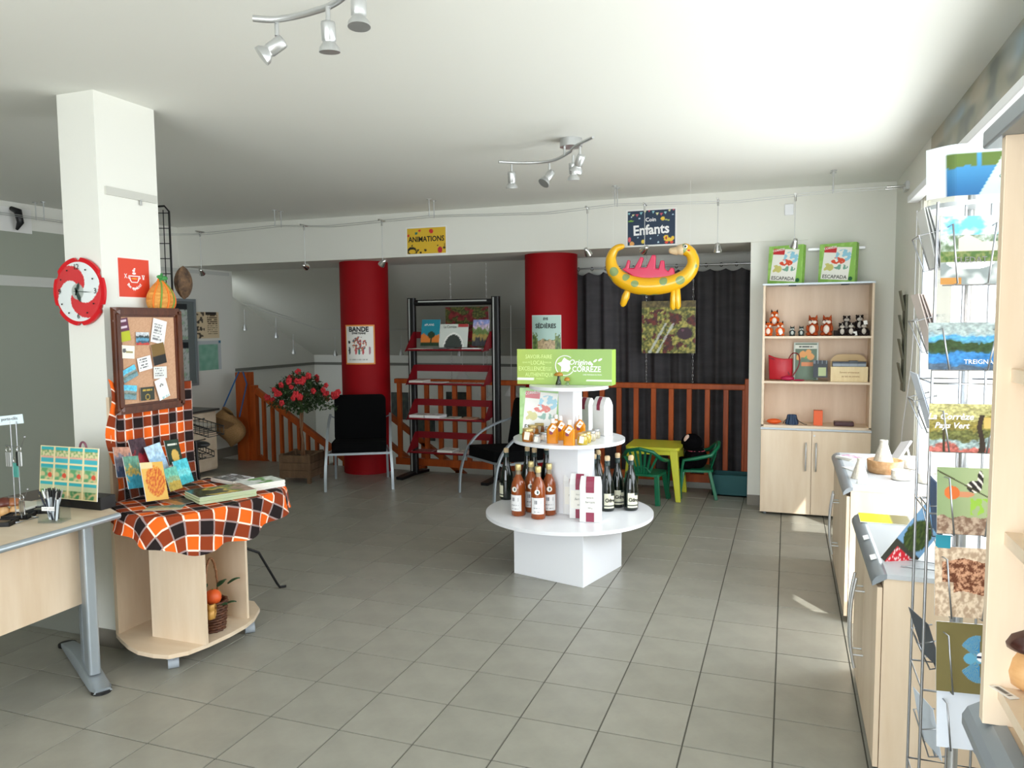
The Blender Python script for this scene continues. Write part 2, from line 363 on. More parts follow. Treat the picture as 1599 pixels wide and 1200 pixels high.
# balustrade along the stairwell
YR = 7.70
def baluster(x, par, z0=.12, z1=1.0, y=YR): return MB().box(x-.024, y-.022, z0, x+.024, y+.022, z1).build('baluster', RAILW, par, world=True, bevel=.004)
for (xa, xb, lab) in ((-4.2, -2.55, 'orange wooden balustrade between the two red columns behind the red display stand'), (-2.02, -.33, 'orange wooden balustrade in front of the dark curtain')):
    t = thing('balustrade', lab, 'railing', ((xa+xb)/2, YR, 0))
    MB().box(xa, YR-.035, .99, xb, YR+.035, 1.045).build('handrail', RAILW, t, world=True, bevel=.008)
    MB().box(xa, YR-.03, .06, xb, YR+.03, .14).build('bottom_rail', RAILW, t, world=True, bevel=.005)
    n = int((xb-xa)/.172)
    for k in range(n+1): baluster(xa+.05+k*(xb-xa-.1)/n, t)
    MB().box(xb-.05, YR-.04, 0, xb, YR+.04, 1.1).build('post', RAILW, t, world=True, bevel=.005)
t = thing('stair_railing', 'orange wooden stair railing sloping down from a thick newel post', 'railing', (-6.1, YR, 0))
MB().box(-6.37, YR-.08, 0, -6.2, YR+.06, 1.09).build('newel_post', RAILW, t, world=True, bevel=.006)
MB().box(-6.2, YR-.04, 0, -6.12, YR+.04, .93).build('post', RAILW, t, world=True, bevel=.005)
MB().beam((-6.13, YR, .87), (-4.6, YR, -.1), .06, .07).build('handrail', RAILW, t, world=True, bevel=.006)
MB().beam((-6.13, YR, .02), (-4.6, YR, -.95), .05, .12).build('string_board', RAILW, t, world=True)
for k in range(10):
    x = -6.02+k*.125; zt = .87-(x+6.13)*.634
    MB().box(x-.018, YR-.02, zt-.85, x+.018, YR+.02, zt-.01).build('baluster', RAILW, t, world=True)
t = thing('stair_railing', 'lower orange stair railing seen between the left column and the display stand', 'railing', (-5, 9.2, -1))
MB().beam((-5.6, 9.2, .75), (-4.0, 9.2, -.35), .06, .07).build('handrail', RAILW, t, world=True)
MB().beam((-5.6, 9.2, .35), (-4.0, 9.2, -.75), .06, .07).build('middle_rail', RAILW, t, world=True)
for x in (-5.2, -4.6, -4.1): MB().box(x-.03, 9.17, -2, x+.03, 9.23, .75-(x+5.6)*.687).build('post', RAILW, t, world=True)
# curtain
cf = mat('charcoal_curtain', (84, 82, 84), .95, spec=.1, var=((3, 3, 12), (74, 72, 75)))
t = thing('curtain', 'dark charcoal curtain hanging in folds behind the balustrade', 'curtain', (-1.22, 8.12, 0))
def cw(u, v):
    x = -2.19+u*1.9; sag = .028*abs(math.sin(u*PI*12)) if v > .97 else 0
    return Vector((x, 8.12+.045*math.sin(u*52+1.2*math.sin(u*9))*(1-.15*v)+.010*math.sin(u*131+2*v), .0+v*2.2-sag))
MB().grid(cw, 260, 14).build('cloth', cf, t, world=True)
MB().cyl((-2.25, 8.1, 2.24), (-.32, 8.1, 2.24), .009).build('rod', STEEL, t, world=True)
for k in range(13): x = -2.15+k*.15; MB().tube([(x+.013*math.cos(a), 8.1, 2.235+.02*math.sin(a)) for a in [i*PI/6 for i in range(-3, 10)]], .0035, 6).build('hook', BLACKM, t, world=True)
# pictures hung on chains
def chain(x, y, z0, z1, par):
    b = MB(); n = max(2, int((z1-z0)/.035))
    for k in range(n):
        z = z0+(k+.5)*(z1-z0)/n; h = .55*(z1-z0)/n; w = .006; a = k % 2
        b.tube([(x+(w*math.cos(q) if a else 0), y+(0 if a else w*math.cos(q)), z+h*math.sin(q)) for q in [i*PI/4 for i in range(8)]], .0013, 4, closed=True)
    b.build('chain', CHROME, par, world=True)
def blob(u, v, cx, cy, r, ry=None): return ((u-cx)/r)**2+((v-cy)/(ry or r))**2 < 1
def moss(u, v):
    n = nz(u*9, v*9, 1); n2 = fbm(u*22, v*22, 2); c = mix(c255(76, 84, 30), c255(206, 192, 96), .5+n2*1.8+n*.4)
    if fbm(u*5, v*5, 5) > .17: c = mix(c255(120, 40, 25), c255(60, 25, 20), .5+n2*2)
    if blob(u, v, .80, .38, .14, .12): c = mix(c255(58, 20, 38), c255(120, 70, 90), ((u-.77)**2+(v-.44)**2 < .0006)*1.0)
    for x0 in (.16, .30):
        if abs((u-x0)-(v-.03)*.55) < .022+.02*nz(v*9, u*9) and v < .58: c = mix(c, c255(225, 230, 235), .75)
    if v > .88: c = mix(c, c255(80, 60, 40), .6)
    return c
def flowers(u, v):
    n = nz(u*12, v*12, 3); c = mix(c255(40, 52, 22), c255(120, 120, 55), .5+nz(u*30, v*30)*1.3)
    if nz(u*10, v*14, 8) > .12: c = mix(c255(150, 50, 50), c255(110, 25, 30), .5+n*2)
    if v < .55 and n > 0: c = mix(c, c255(60, 20, 22), .6)
    return c
t = thing('hanging_picture', 'square photo of moss and a dark berry hung on chains before the curtain', 'picture', (-1.14, 7.85, 1.34))
sheet('canvas', .54, .53, moss, frame_((-1.14, 7.85, 1.605), X_, Z_), t, 60, 60, .02)
for x in (-1.37, -.9): chain(x, 7.87, 1.86, 2.35, t); chain(x, 7.87, .98, 1.35, t)
t = thing('hanging_picture', 'photo of red flowers hung on chains behind the red display stand', 'picture', (-3.45, 8.0, 1.35))
a0 = at(697, 480, 'Y', 8.0); a1 = at(765, 548, 'Y', 8.0)
sheet('canvas', a1.x-a0.x, a0.z-a1.z, flowers, frame_(((a0.x+a1.x)/2, 8.0, (a0.z+a1.z)/2), X_, Z_), t, 50, 40, .02)
for x in (a0.x+.05, a1.x-.04): chain(x, 8.02, a0.z, 2.35, t); chain(x, 8.02, .5, a1.z, t)
# pendants and pictures down in the stairwell
for px, py in ((723, 586), (756, 612), (799, 612), (867, 640)):
    p = at(px, py, 'Y', 9.0); t = thing('pendant_lamp', {723: 'white conical pendant lamp in the stairwell, higher one behind the stand', 756: 'white conical pendant in the stairwell low behind the right post of the stand', 799: 'white conical pendant in the stairwell just right of the stand', 867: 'white conical pendant in the stairwell behind the column'}[px], 'lamp', p)
    MB().lathe([(.09, -.05), (.075, -.02), (.02, .06), (.012, .09)], 20).build('shade', WHITEM, t)
    zt = 2.36-(9.0-7.98)*.466-p.z; MB().cyl((0, 0, .09), (0, 0, zt), .004, n=6).build('cord', WHITEM, t)
for px, py, w, h, l in ((626, 634, .3, .42, 'dark framed picture low on the stairwell wall left of the display stand'), (716, 634, .38, .42, 'dark green picture on the stairwell wall seen through the balusters'), (667, 668, .3, .4, 'small dark picture on the stairwell wall below the red trays')):
    p = at(px, py, 'Y', 10.47); o = sheet('framed_picture', w, h, lambda u, v: mix(c255(25, 35, 28), c255(70, 80, 60), nz(u*6, v*6, px)+.3) if .06 < u < .94 and .05 < v < .95 else c255(30, 28, 26), frame_((p.x, 10.47, p.z), X_, Z_), None, 16, 16, .02)
    tag(o, l, 'picture')
# ---------------------------------------------------------------- things on the walls
o = sheet('wall_mural', 3.6, .30, lambda u, v: mix(mix(c255(150, 148, 128), c255(112, 118, 112), .5+nz(u*22, v*2.5, 4)*1.6), mix(c255(150, 168, 178), c255(178, 170, 150), .5+nz(u*9, v*2, 8)*2), max(0, min(1, (v-.35)*1.3+nz(u*14, v*4, 5)*1.6))), frame_((.829, 3.7, 2.645), -Y_, Z_), None, 200, 24, .002)
tag(o, 'painted mural strip of pale tree trunks and water along the top of the right wall', 'mural')
o = MB().box(.76, 2.6, 2.455, .829, 5.95, 2.50).build('blind_cassette', WHITE, bevel=.004); tag(o, 'long white blind box above the right window', 'blind')
def sign(name, lab, x0, x1, z0, z1, y, fn, bgc=None, bord=.014, nx=60):
    cx, cz = (x0+x1)/2, (z0+z1)/2
    t = thing(name, lab, 'sign' if 'sign' in name else 'poster', (cx, y, z0))
    MB().box(x0-bord, y-.001, z0-bord, x1+bord, y, z1+bord).build('border', bgc or PAPER, t, world=True)
    sheet('print', x1-x0, z1-z0, fn, frame_((cx, y-.001, cz), X_, Z_), t, nx, int(nx*.7), .001)
    return t
def anim(u, v):
    c = c255(222, 182, 50)
    if blob(u, v, .63, .86, .055, .085) or blob(u, v, .035, .72, .03, .05) or blob(u, v, .33, .9, .035, .045): return c255(205, 45, 50)
    if blob(u, v, .24, .8, .035, .055): return c255(40, 110, 100)
    if (blob(u, v, .12, .12, .12, .16) and not blob(u, v, .13, .09, .09, .09)) or blob(u, v, .28, .15, .03, .04) or blob(u, v, .35, .05, .03, .04) or blob(u, v, .47, .14, .035, .05) or blob(u, v, .13, .33, .02, .03) or blob(u, v, .96, .2, .03, .05) or blob(u, v, .79, .3, .02, .03): return c255(25, 20, 18)
    if abs(u-.28+(.17-v)*.3) < .012 and v < .15 or abs(u-.96) < .008 and .2 < v < .38: return c255(25, 20, 18)
    if blob(u, v, .85, .13, .06, .13): return c255(185, 40, 60)
    return c
t = sign('hanging_sign', 'yellow sign reading ANIMATIONS on the beam', -3.70, -3.265, 2.375, 2.635, 7.099, anim)
text('ANIMATIONS', .074, frame_((-3.483, 7.0965, 2.52), X_, Z_), BLACKI, t, off=.0018, sx=.9)
def enf(u, v):
    c = c255(14, 44, 72)
    for k in range(12):
        x = .03+k*.085; top = .96-.06*math.sin(k*1.0); h = .075
        if top-h < v < top and abs(u-x) < .032*(v-(top-h))/h: return [c255(150, 205, 215), c255(225, 225, 170), c255(205, 80, 100)][k % 3]
    if blob(u, v, .74, .74, .045, .055): return c255(235, 200, 60)
    if abs(v-(.72-(u-.77)*.35)) < .014 and .77 < u < .88: return c255(190, 200, 110)
    if blob(u, v, .07, .71, .06, .025): return c255(120, 165, 60)
    if blob(u, v, .87, .13, .1, .05) or blob(u, v, .81, .2, .05, .06) or blob(u, v, .95, .17, .03, .06): return c255(240, 200, 60) if not blob(u, v, .815, .18, .018, .045) else c255(190, 50, 30)
    if blob(u, v, .82, .055, .035, .04) or blob(u, v, .93, .055, .035, .04): return c255(225, 70, 45)
    if blob(u, v, .33, .1, .035, .06): return c255(235, 205, 70)
    if blob(u, v, .04, .17, .035, .07): return c255(215, 90, 100)
    if blob(u, v, .09, .05, .05, .06): return c255(235, 170, 90)
    for a, b_, r in ((.25, .78, .018), (.08, .83, .015), (.49, .18, .016), (.65, .07, .018), (.22, .22, .014), (.64, .26, .012), (.95, .84, .014)):
        if blob(u, v, a, b_, r, r*1.3): return c255(190, 215, 230)
    return c
t = sign('hanging_sign', 'dark blue sign reading Coin Enfants on the beam above the curtain', -1.413, -.978, 2.365, 2.678, 7.099, enf, nx=80)
text('Enfants', .125, frame_((-1.197, 7.0965, 2.50), X_, (0, 0, 1)) @ Matrix.Rotation(.04, 4, 'Z'), WHITEI, t, off=.0035, sx=.92)
text('Coin', .05, frame_((-1.2, 7.0965, 2.592), X_, Z_), WHITEI, t, off=.001)
def cylposter(name, lab, x, th0, w, h, z, fn, bord, bm):
    R = .2705; t = thing(name, lab, 'poster', (x+math.sin(th0)*R, 7.52-math.cos(th0)*R, z-h/2))
    for nm, ww, hh, dr, f in (('border', w+2*bord, h+2*bord, 0, None), ('print', w, h, .0012, fn)):
        b = MB(); nx, ny = (10, 1) if f is None else (44, 60)
        for j in range(ny+1):
            for i in range(nx+1):
                u, v = i/nx, j/ny; a = th0+(u-.5)*ww/R
                if f: b.col[len(b.v)] = lin([min(1, max(0, q)) for q in f(u, v)])
                b.v.append(Vector((x+math.sin(a)*(R+dr), 7.52-math.cos(a)*(R+dr), z+(v-.5)*hh)))
        for j in range(ny):
            for i in range(nx): a = j*(nx+1)+i; b.f.append([a, a+1, a+nx+2, a+nx+1]); b.m.append(0); b.s.append(True)
        b.build(nm, PRINT if f else bm, t, world=True)
    return t
def bande(u, v):
    if blob(u, v, .5, .52, .26, .2) and nz(u*14, v*16, 3) > -.05:
        return [c255(190, 40, 45), c255(60, 110, 105), c255(225, 150, 60), c255(190, 60, 70), c255(90, 90, 110)][int(abs(nz(u*9, v*9, 7))*14) % 5]
    for x, c in ((.38, c255(200, 70, 80)), (.5, c255(50, 120, 110)), (.63, c255(190, 50, 60)), (.13, c255(60, 60, 60)), (.86, c255(170, 120, 130))):
        if blob(u, v, x, .34, .04, .11): return c
    if blob(u, v, .12, .57, .05, .04): return c255(20, 20, 20)
    if .08 < v < .11 and .1 < u < .8 and nz(u*40, 1) > -.1: return c255(170, 170, 165)
    return c255(236, 234, 228)
TH = math.atan2(4.47-0, 7.52)*.55
def on_col(x, th, z, R=.2732):   # a frame tangent to the column
    n = Vector((math.sin(th), -math.cos(th), 0)); return frame_((x+n.x*R, 7.52+n.y*R, z), (math.cos(th), math.sin(th), 0), Z_)
p_ = (at(541, 540, 'Y', 7.24)+at(585, 540, 'Y', 7.24))/2
t1 = .28
t = cylposter('column_poster', 'white poster headed BANDE with an orange border on the left red column', -4.47, t1, .315, .40, 1.44, bande, .016, mat('orange_card', (232, 150, 70), .6))
text('BANDE', .075, on_col(-4.47, t1, 1.605), BLACKI, t, off=.002, sx=.9); text('D\'ARTISANS', .028, on_col(-4.47, t1, 1.563), BLACKI, t, off=.001)
def sedi(u, v):
    if v > .42+.06*nz(u*6, 1) + (.18 if u < .22 or u > .8 else 0)*(.6+nz(u*20, v*20)): return c255(176, 206, 196)
    if .22 < u < .8 and .15 < v < (.5 if .33 < u < .45 or .6 < u < .7 else .4): return mix(c255(205, 180, 140), c255(120, 95, 70), nz(u*25, v*25, 3)+.2)
    return mix(c255(60, 85, 45), c255(130, 150, 80), .5+nz(u*14, v*14, 4))
t = cylposter('column_poster', 'pale green poster headed SEDIERES with a castle on the right red column', -2.285, .085, .305, .41, 1.525, sedi, .005, PAPER)
text('SÉDIÈRES', .062, on_col(-2.285, .085, 1.625), BLACKI, t, off=.001, sx=.85); text('ÉTÉ', .03, on_col(-2.285, .085, 1.695), BLACKI, t, off=.001)
o = MB().box(-.045, 7.085, 2.565, .03, 7.1, 2.66).build('wall_sensor', WHITE, bevel=.006); tag(o, 'small white plastic sensor box at the right end of the beam', 'sensor')
o = MB().box(.15, 7.098, 2.255, .60, 7.12, 2.275).build('picture_rail', STEEL); tag(o, 'thin metal picture rail on the back wall above the tall cabinet', 'rail')
o = MB().box(XL, -1.5, .12, XL+.004, 5.72, 2.56).build('wall_panel', mat('grey_green_panel', (160, 166, 152), .7)); tag(o, 'plain thin grey-green sheet on the left wall left of the pillar', 'panel')  # thin sheet giving this stretch of the left wall a darker grey
# left wall: rail, lamp, posters, pin board
o = MB().box(XL, 3.5, 2.035, XL+.025, 6.1, 2.13).build('picture_rail', mat('grey_rail', (208, 210, 204), .5), bevel=.003); tag(o, 'wide grey rail along the left wall left of the pillar', 'rail')
o = MB().box(XL, 6.7, 2.29, XL+.02, 7.93, 2.33).build('picture_rail', mat('grey_rail')); tag(o, 'grey rail on the left wall above the pin board', 'rail')
p = at(20, 341, 'X', XL+.03); t = thing('emergency_light', 'black clip-on spotlight on a white plate high on the left wall', 'lamp', (XL, p.y, p.z-.1))
MB().box(XL, p.y-.16, p.z-.12, XL+.012, p.y+.2, p.z+.1).build('plate', WHITEM, t, world=True)
MB().tube([(XL+.02, p.y, p.z+.09), (XL+.09, p.y+.01, p.z+.06), (XL+.1, p.y+.02, p.z-.04), (XL+.05, p.y+.02, p.z-.1)], [.02, .035, .03, .012], 12).build('head', BLACKP, t, world=True)
t = thing('pin_board', 'grey-framed notice board with maps pinned on the left wall', 'notice board', (XL, 7.14, .95))
y0, y1 = 6.80, 7.29; MB().box(XL, y0, .98, XL+.02, y1, 1.95).build('backing', mat('board_grey', (108, 116, 116), .7), t, world=True)
for a in ((y0, .95, y1, .98), (y0, 1.95, y1, 1.98), (y0-.03, .95, y0, 1.98), (y1, .95, y1+.03, 1.98)): MB().box(XL, a[0], a[1], XL+.03, a[2], a[3]).build('board_frame', SILVER, t, world=True)
def mp(s):
    def f(u, v):
        n = nz(u*7, v*9, s); c = c255(205, 210, 205)
        if abs(n) < .05: c = c255(150, 160, 150)
        if n > .25: c = c255(165, 190, 165)
        if v > .85 and u > .4: c = c255(40, 44, 48)
        if abs((u-v)+.55) < .05: c = c255(190, 80, 90)
        return c
    return f
for k, (a, b_, z0, z1) in enumerate(((6.84, 7.18, 1.5, 1.92), (6.84, 7.18, 1.02, 1.47))):
    o = sheet('pinned_map', b_-a, z1-z0, mp(k), frame_((XL+.021, (a+b_)/2, (z0+z1)/2), Y_, Z_), None, 24, 28); tag(o, ['map with green areas pinned on the upper half of the grey board', 'white map sheet pinned on the lower half of the grey board'][k], 'map')
def notice(u, v):
    c = c255(226, 206, 170)
    if u > .5 and int(v*26) % 2 == 0 and nz(u*25, int(v*26)*3.3) > -.25 and .1 < v < .92 and u < .93: return c255(110, 90, 70)
    if u < .4 and nz(u*12, v*9, 5) > .15: return c255(80, 70, 60)
    if v > .88 and .45 < u < .9: return c255(50, 45, 40)
    return c
o = sheet('wall_notice', .42, .32, notice, frame_((XL+.001, 7.52, 1.67), Y_, Z_), None, 36, 40); tag(o, 'beige printed notice on the left wall right of the grey board', 'poster')
def gm(u, v):
    if u < .12 or u > .86 or v > .86: return c255(196, 202, 204) if not (v > .9 and (u < .1 or u > .9)) else c255(60, 120, 150)
    return mix(c255(120, 175, 150), c255(150, 195, 175), .5+nz(u*5, v*5))
o = sheet('wall_notice', .44, .36, gm, frame_((XL+.001, 7.53, 1.30), Y_, Z_), None, 28, 28); tag(o, 'pale notice with a green map below the beige notice on the left wall', 'poster')
# ---------------------------------------------------------------- cable lighting
ZW = 2.65
t = thing('cable_track', 'pair of thin steel cables with ceiling standoffs running along the beam', 'cable light', (-2.8, 6.48, 2.6))
xs = [-6.67, -5.8, -4.82, -4.2, -3.12, -2.0, -1.39, -.4, .31, .82]
for dy in (-.05, .05):
    MB().tube([(x, 6.48+dy, ZW-(.0 if i in (0, 2, 4, 6, 8, 9) else .035)) for i, x in enumerate(xs)], .0028, 6).build('cable', STEEL, t, world=True)
for x in (-4.82, -3.12, -1.39, .31):
    for dy in (-.05, .05):
        b = MB(); b.cyl((x, 6.48+dy, ZW-.01), (x, 6.48+dy, ZC), .0045, n=8); b.cyl((x, 6.48+dy, ZC-.006), (x, 6.48+dy, ZC), .024, n=14); b.build('standoff', STEEL, t, world=True)
for dy in (-.05, .05): MB().cyl((.68, 6.48+dy, ZW), (.83, 6.48+dy, ZW), .008, n=8).build('tensioner', CHROME, t, world=True)
MB().box(.805, 6.40, ZW-.03, .83, 6.56, ZW+.03).build('wall_anchor', STEEL, t, world=True)
t2 = thing('cable_track', 'pair of thin cables with standoffs high on the left side, left of the pillar', 'cable light', (-6.45, 5.2, 2.6))
for x in (-6.52, -6.42): MB().tube([(x, 2.6, ZW), (x, 5.2, ZW), (x, 6.43, ZW)], .0028, 6).build('cable', STEEL, t2, world=True)
for x in (-6.52, -6.42):
    b = MB(); b.cyl((x, 5.2, ZW-.01), (x, 5.2, ZC), .0045, n=8); b.cyl((x, 5.2, ZC-.006), (x, 5.2, ZC), .024, n=14); b.build('standoff', STEEL, t2, world=True)
LP = [(315, 425), (477, 416), (598, 411), (918, 394), (1007, 390), (1121, 388), (1241, 381)]
LD = ['at the far left end of the cable', 'left of the left red column', 'at the top right of the left column', 'at the top right of the right column', 'hanging in front of the blue sign, tilted', 'hanging right of the inflatable dinosaur', 'hanging over the tall cabinet']
for i, (px, py) in enumerate(LP):
    p = at(px, py, 'Y', 6.48); t = thing('cable_spotlight', 'small steel spotlight on a thin rod '+LD[i], 'spotlight', p, 0, 'spotlights on the cable')
    ztop = ZW-.02-p.z
    MB().cyl((0, 0, .02), (0, 0, ztop), .0028, n=6).build('rod', STEEL, t)
    b = MB(); b.cyl((0, 0, ztop-.04), (0, 0, ztop+.012), .009, n=10); b.cyl((-.0, -.06, ztop+.010), (0, .06, ztop+.010), .009, n=8); b.build('clip', CHROME, t)
    rot = Matrix.Rotation([.9, 1.3, .3, .7, .9, .2, .5][i], 4, 'X') @ Matrix.Rotation([.3, 0, .8, -.3, .7, 0, .2][i], 4, 'Y')
    b = MB(); b.T = rot; b.lathe([(.008, .045), (.016, .042), (.02, .02), (.033, -.02), (.034, -.028)], 18); b.build('lamp_head', CHROME, t)
    b = MB(); b.T = rot; b.lathe([(.03, -.03), (.03, -.026)], 18); b.build('lens', mat('lamp_lens', (240, 238, 225), .2), t)
# stairwell cable lights
t = thing('cable_track', 'thin cables with small spots crossing the stairwell', 'cable light', (-5.4, 9.4, 1.3))
pts = [at(380, 476, 'X', -7.1), at(455, 512, 'X', -7.1)]; pe = at(660, 517, 'Y', 9.6); pm = at(530, 515, 'Y', 9.6)
for dz in (0, .03): MB().tube([pts[0]+Vector((0, 0, dz)), pm+Vector((-.3, 0, dz)), pm+Vector((0, 0, dz)), pe+Vector((0, 0, dz)), Vector((.8, 9.6, pe.z+dz))], .003, 5).build('cable', STEEL, t, world=True)
for px, py, yy in ((383, 513, 8.7), (459, 550, 9.3), (524, 553, 9.6), (627, 552, 9.6), (432, 525, 9.0), (718, 553, 9.6)):
    p = at(px, py, 'Y', yy); b = MB(); b.cyl(p, p+Vector((0, 0, .26)), .003, n=6); b.lathe([(.01, .05), (.03, -.01), (.028, -.03)], 12, p); b.build('spot', STEEL, t, world=True)
# ---------------------------------------------------------------- curved ceiling spotlights
def head(par, p, ang, az, k=1.0):
    R = Matrix.Translation(p) @ Matrix.Rotation(az, 4, 'Z') @ Matrix.Rotation(ang, 4, 'X') @ Matrix.Scale(k, 4)
    MB().cyl(p+Vector((0, 0, .03)), p+Vector((0, 0, .075)), .008, n=10).build('stem', STEEL, par, world=True)
    b = MB(); b.T = R; b.lathe([(.0, .03), (.024, .028), (.026, .02), (.026, -.035), (.022, -.04), (.024, -.045), (.036, -.06), (.038, -.075)], 22); h = b.build('lamp_head', STEEL, par, world=True)
    b = MB(); b.T = R; b.lathe([(.036, -.074), (.025, -.07), (0, -.066)], 22); b.build('lens', mat('lamp_lens'), h, world=True)
def rodpts(P, n=8):
    out = []
    for i in range(len(P)-1):
        p0, p1, p2, p3 = P[max(i-1, 0)], P[i], P[i+1], P[min(i+2, len(P)-1)]
        for k in range(n):
            s = k/n; out.append(.5*((2*p1)+(p2-p0)*s+(2*p0-5*p1+4*p2-p3)*s*s+(3*p1-p0-3*p2+p3)*s**3))
    return out+[P[-1]]
t = thing('ceiling_spotlight', 'steel ceiling light with curved arms and small spots, near the middle of the ceiling', 'ceiling light', (-1.31, 4.8, ZC))
MB().cyl((-1.30, 4.72, ZC-.05), (-1.30, 4.72, ZC), .07, n=28).build('ceiling_plate', STEEL, t, world=True)
V3 = lambda *a: Vector(a)
arm = rodpts([V3(-1.77, 4.68, 2.69), V3(-1.62, 4.78, 2.69), V3(-1.44, 4.78, 2.69), V3(-1.30, 4.68, 2.71), V3(-1.26, 4.6, 2.71), V3(-1.20, 4.48, 2.7), V3(-1.06, 4.32, 2.7)])
MB().tube(arm, .009, 10).build('arm', STEEL, t, world=True)
MB().cyl((-1.34, 4.71, 2.70), (-1.34, 4.71, 2.76), .008, n=8).build('arm_post', STEEL, t, world=True)
for p, a, z in ((V3(-1.70, 4.73, 2.60), .15, .3), (V3(-1.46, 4.78, 2.60), -.7, -.6), (V3(-1.27, 4.66, 2.61), .15, 0), (V3(-1.17, 4.45, 2.61), .5, 1.0)): head(t, p, a, z)
t = thing('ceiling_spotlight', 'steel ceiling light with a curved arm at the top left, cut by the frame edge', 'ceiling light', (-1.35, 2.2, ZC))
arm = rodpts([V3(-1.75, 2.25, 2.7), V3(-1.68, 2.285, 2.7), V3(-1.55, 2.28, 2.7), V3(-1.40, 2.235, 2.7), V3(-1.24, 2.1, 2.7), V3(-1.12, 1.9, 2.7), V3(-1.0, 1.75, 2.7)])
MB().tube(arm, .011, 10).build('arm', STEEL, t, world=True)
MB().cyl((-1.15, 1.95, ZC-.05), (-1.15, 1.95, ZC), .07, n=28).build('ceiling_plate', STEEL, t, world=True)
for p, a, z in ((V3(-1.69, 2.30, 2.62), -.9, -.95), (V3(-1.45, 2.25, 2.62), .1, .2), (V3(-1.25, 2.11, 2.62), -.1, .5)): head(t, p, a, z, .92)
# ================================================================ pillar: clock, posters, rail, pumpkin
t = thing('wall_clock', 'round red and white swirl clock on the white pillar', 'clock', (-3.335, 2.885, 1.66))
cc = V3(-3.335, 2.86, 1.825); FM = frame_(cc, X_, Z_)
def rim(n=96):
    p = []
    for k in range(n):
        a = 2*PI*k/n; q = (a-PI/12) % (PI/3); r = .17-(.014 if abs(((a-PI/2+PI) % (PI/3))-0) < .09 or (PI/3-((a-PI/2+PI) % (PI/3))) < .09 else 0); p.append((r*math.cos(a), r*math.sin(a)))
    return p
b = MB(); b.T = FM @ Matrix.Translation((0, 0, -.022)); b.prism(rim(), 0, .014); b.build('rim', mat('red_plastic', (205, 20, 32), .3), t, world=True)
b = MB(); b.T = FM @ Matrix.Translation((0, 0, -.008)); n = 120; R0 = .148; k0 = 28
for j in range(k0+1):
    for i in range(n+1):
        r = R0*j/k0; a = 2*PI*i/n; q = (a-.75*PI*(r/R0)+.3) % PI
        sw = q < PI*.45
        c = c255(206, 58, 62) if sw else c255(226, 232, 232)
        if r < .04: c = c255(170, 178, 172)
        b.col[len(b.v)] = lin(c); b.v.append(b.T @ Vector((r*math.cos(a), r*math.sin(a), .006*(1-(r/R0)**2))))
for j in range(k0):
    for i in range(n): a = j*(n+1)+i; b.f.append([a, a+n+1, a+n+2, a+1]); b.m.append(0); b.s.append(True)
b.build('dial', PRINTG, t, world=True)
F2 = FM @ Matrix.Translation((0, 0, .0005))
for s_, x, y in (('12', 0, .122), ('3', .118, 0), ('6', 0, -.122), ('9', -.118, 0)): text(s_, .038, F2 @ Matrix.Translation((x, y, 0)), BLACKI, t)
for a in range(12):
    if a % 3: an = a*PI/6; b = MB(); b.T = F2; b.cyl((.122*math.cos(an), .122*math.sin(an), 0), (.122*math.cos(an), .122*math.sin(an), .002), .004, n=8); b.build('hour_mark', BLACKI, t, world=True)
for nm, L_, an, w in (('hour_hand', .06, -1.15, .010), ('minute_hand', .05, 1.2, .008), ('second_hand', .1, -.05, .002)):
    b = MB(); b.T = F2 @ Matrix.Rotation(an, 4, 'Z') @ Matrix.Translation((0, 0, .004)); b._add([(-.02, -w/2, 0), (L_*.6, -w, 0), (L_, 0, 0), (L_*.6, w, 0), (-.02, w/2, 0)], [(0, 1, 2, 3, 4)]); b.build(nm, mat('dark_green_metal', (50, 66, 60), .4), t, world=True)
PXX = -3.199
t = thing('wall_poster', 'small orange-red poster with a white cooking pot and Bon appétit on the pillar', 'poster', (PXX, 3.087, 1.80))
sheet('print', .212, .21, lambda u, v: c255(214, 62, 34) if .02 < u < .98 and .02 < v < .98 else c255(236, 232, 226), frame_((PXX, 3.087, 1.90), Y_, Z_), t, 50, 50, .001)
PM = frame_((PXX+.0015, 3.087, 1.90), Y_, Z_)
b = MB(); b.T = PM; b.tube([(-.03, .005, 0), (-.026, -.012, 0), (-.018, -.022, 0), (.018, -.022, 0), (.026, -.012, 0), (.03, .005, 0)], .0028, 6); b.tube([(-.036, .01, 0), (.036, .01, 0)], .003, 6)
b.tube([(-.036, .006, 0), (-.04, 0, 0), (-.03, -.004, 0)], .002, 5); b.tube([(.036, .006, 0), (.04, 0, 0), (.03, -.004, 0)], .002, 5)
b.ball((0, .024, 0), (.012, .006, .001)); b.ball((-.002, .038, 0), (.009, .006, .001)); b.ball((.004, .048, 0), (.006, .004, .001))
b.tube([(-.062, .02, 0), (-.048, -.002, 0)], .0018, 5); b.tube([(-.062, -.002, 0), (-.048, .02, 0)], .0018, 5)
b.tube([(.052, .016, 0), (.056, .004, 0), (.056, -.006, 0)], .0018, 5); b.tube([(.066, .016, 0), (.062, .004, 0), (.062, -.006, 0)], .0018, 5); b.tube([(.05, .016, 0), (.068, .016, 0)], .0016, 5)
b.build('pot_drawing', WHITEI, t, world=True)
b = MB(); b.T = PM; b.ball((0, -.003, .001), (.02, .004, .0015)); b.build('soup_drawing', mat('orange_ink', (240, 160, 50), .6), t, world=True)
for k, ch in enumerate('Bon appétit!'):
    a = -2.45+k*.165; text(ch, .021, PM @ Matrix.Translation((.05*math.cos(a), .05*math.sin(a)-.003, 0)) @ Matrix.Rotation(a+PI/2, 4, 'Z'), WHITEI, t, off=.0006)
o = MB().box(-3.2, 2.93, 2.305, -3.188, 3.255, 2.345).build('picture_rail', mat('pale_rail', (196, 196, 188), .5)); tag(o, 'short pale metal rail high on the white pillar', 'rail')
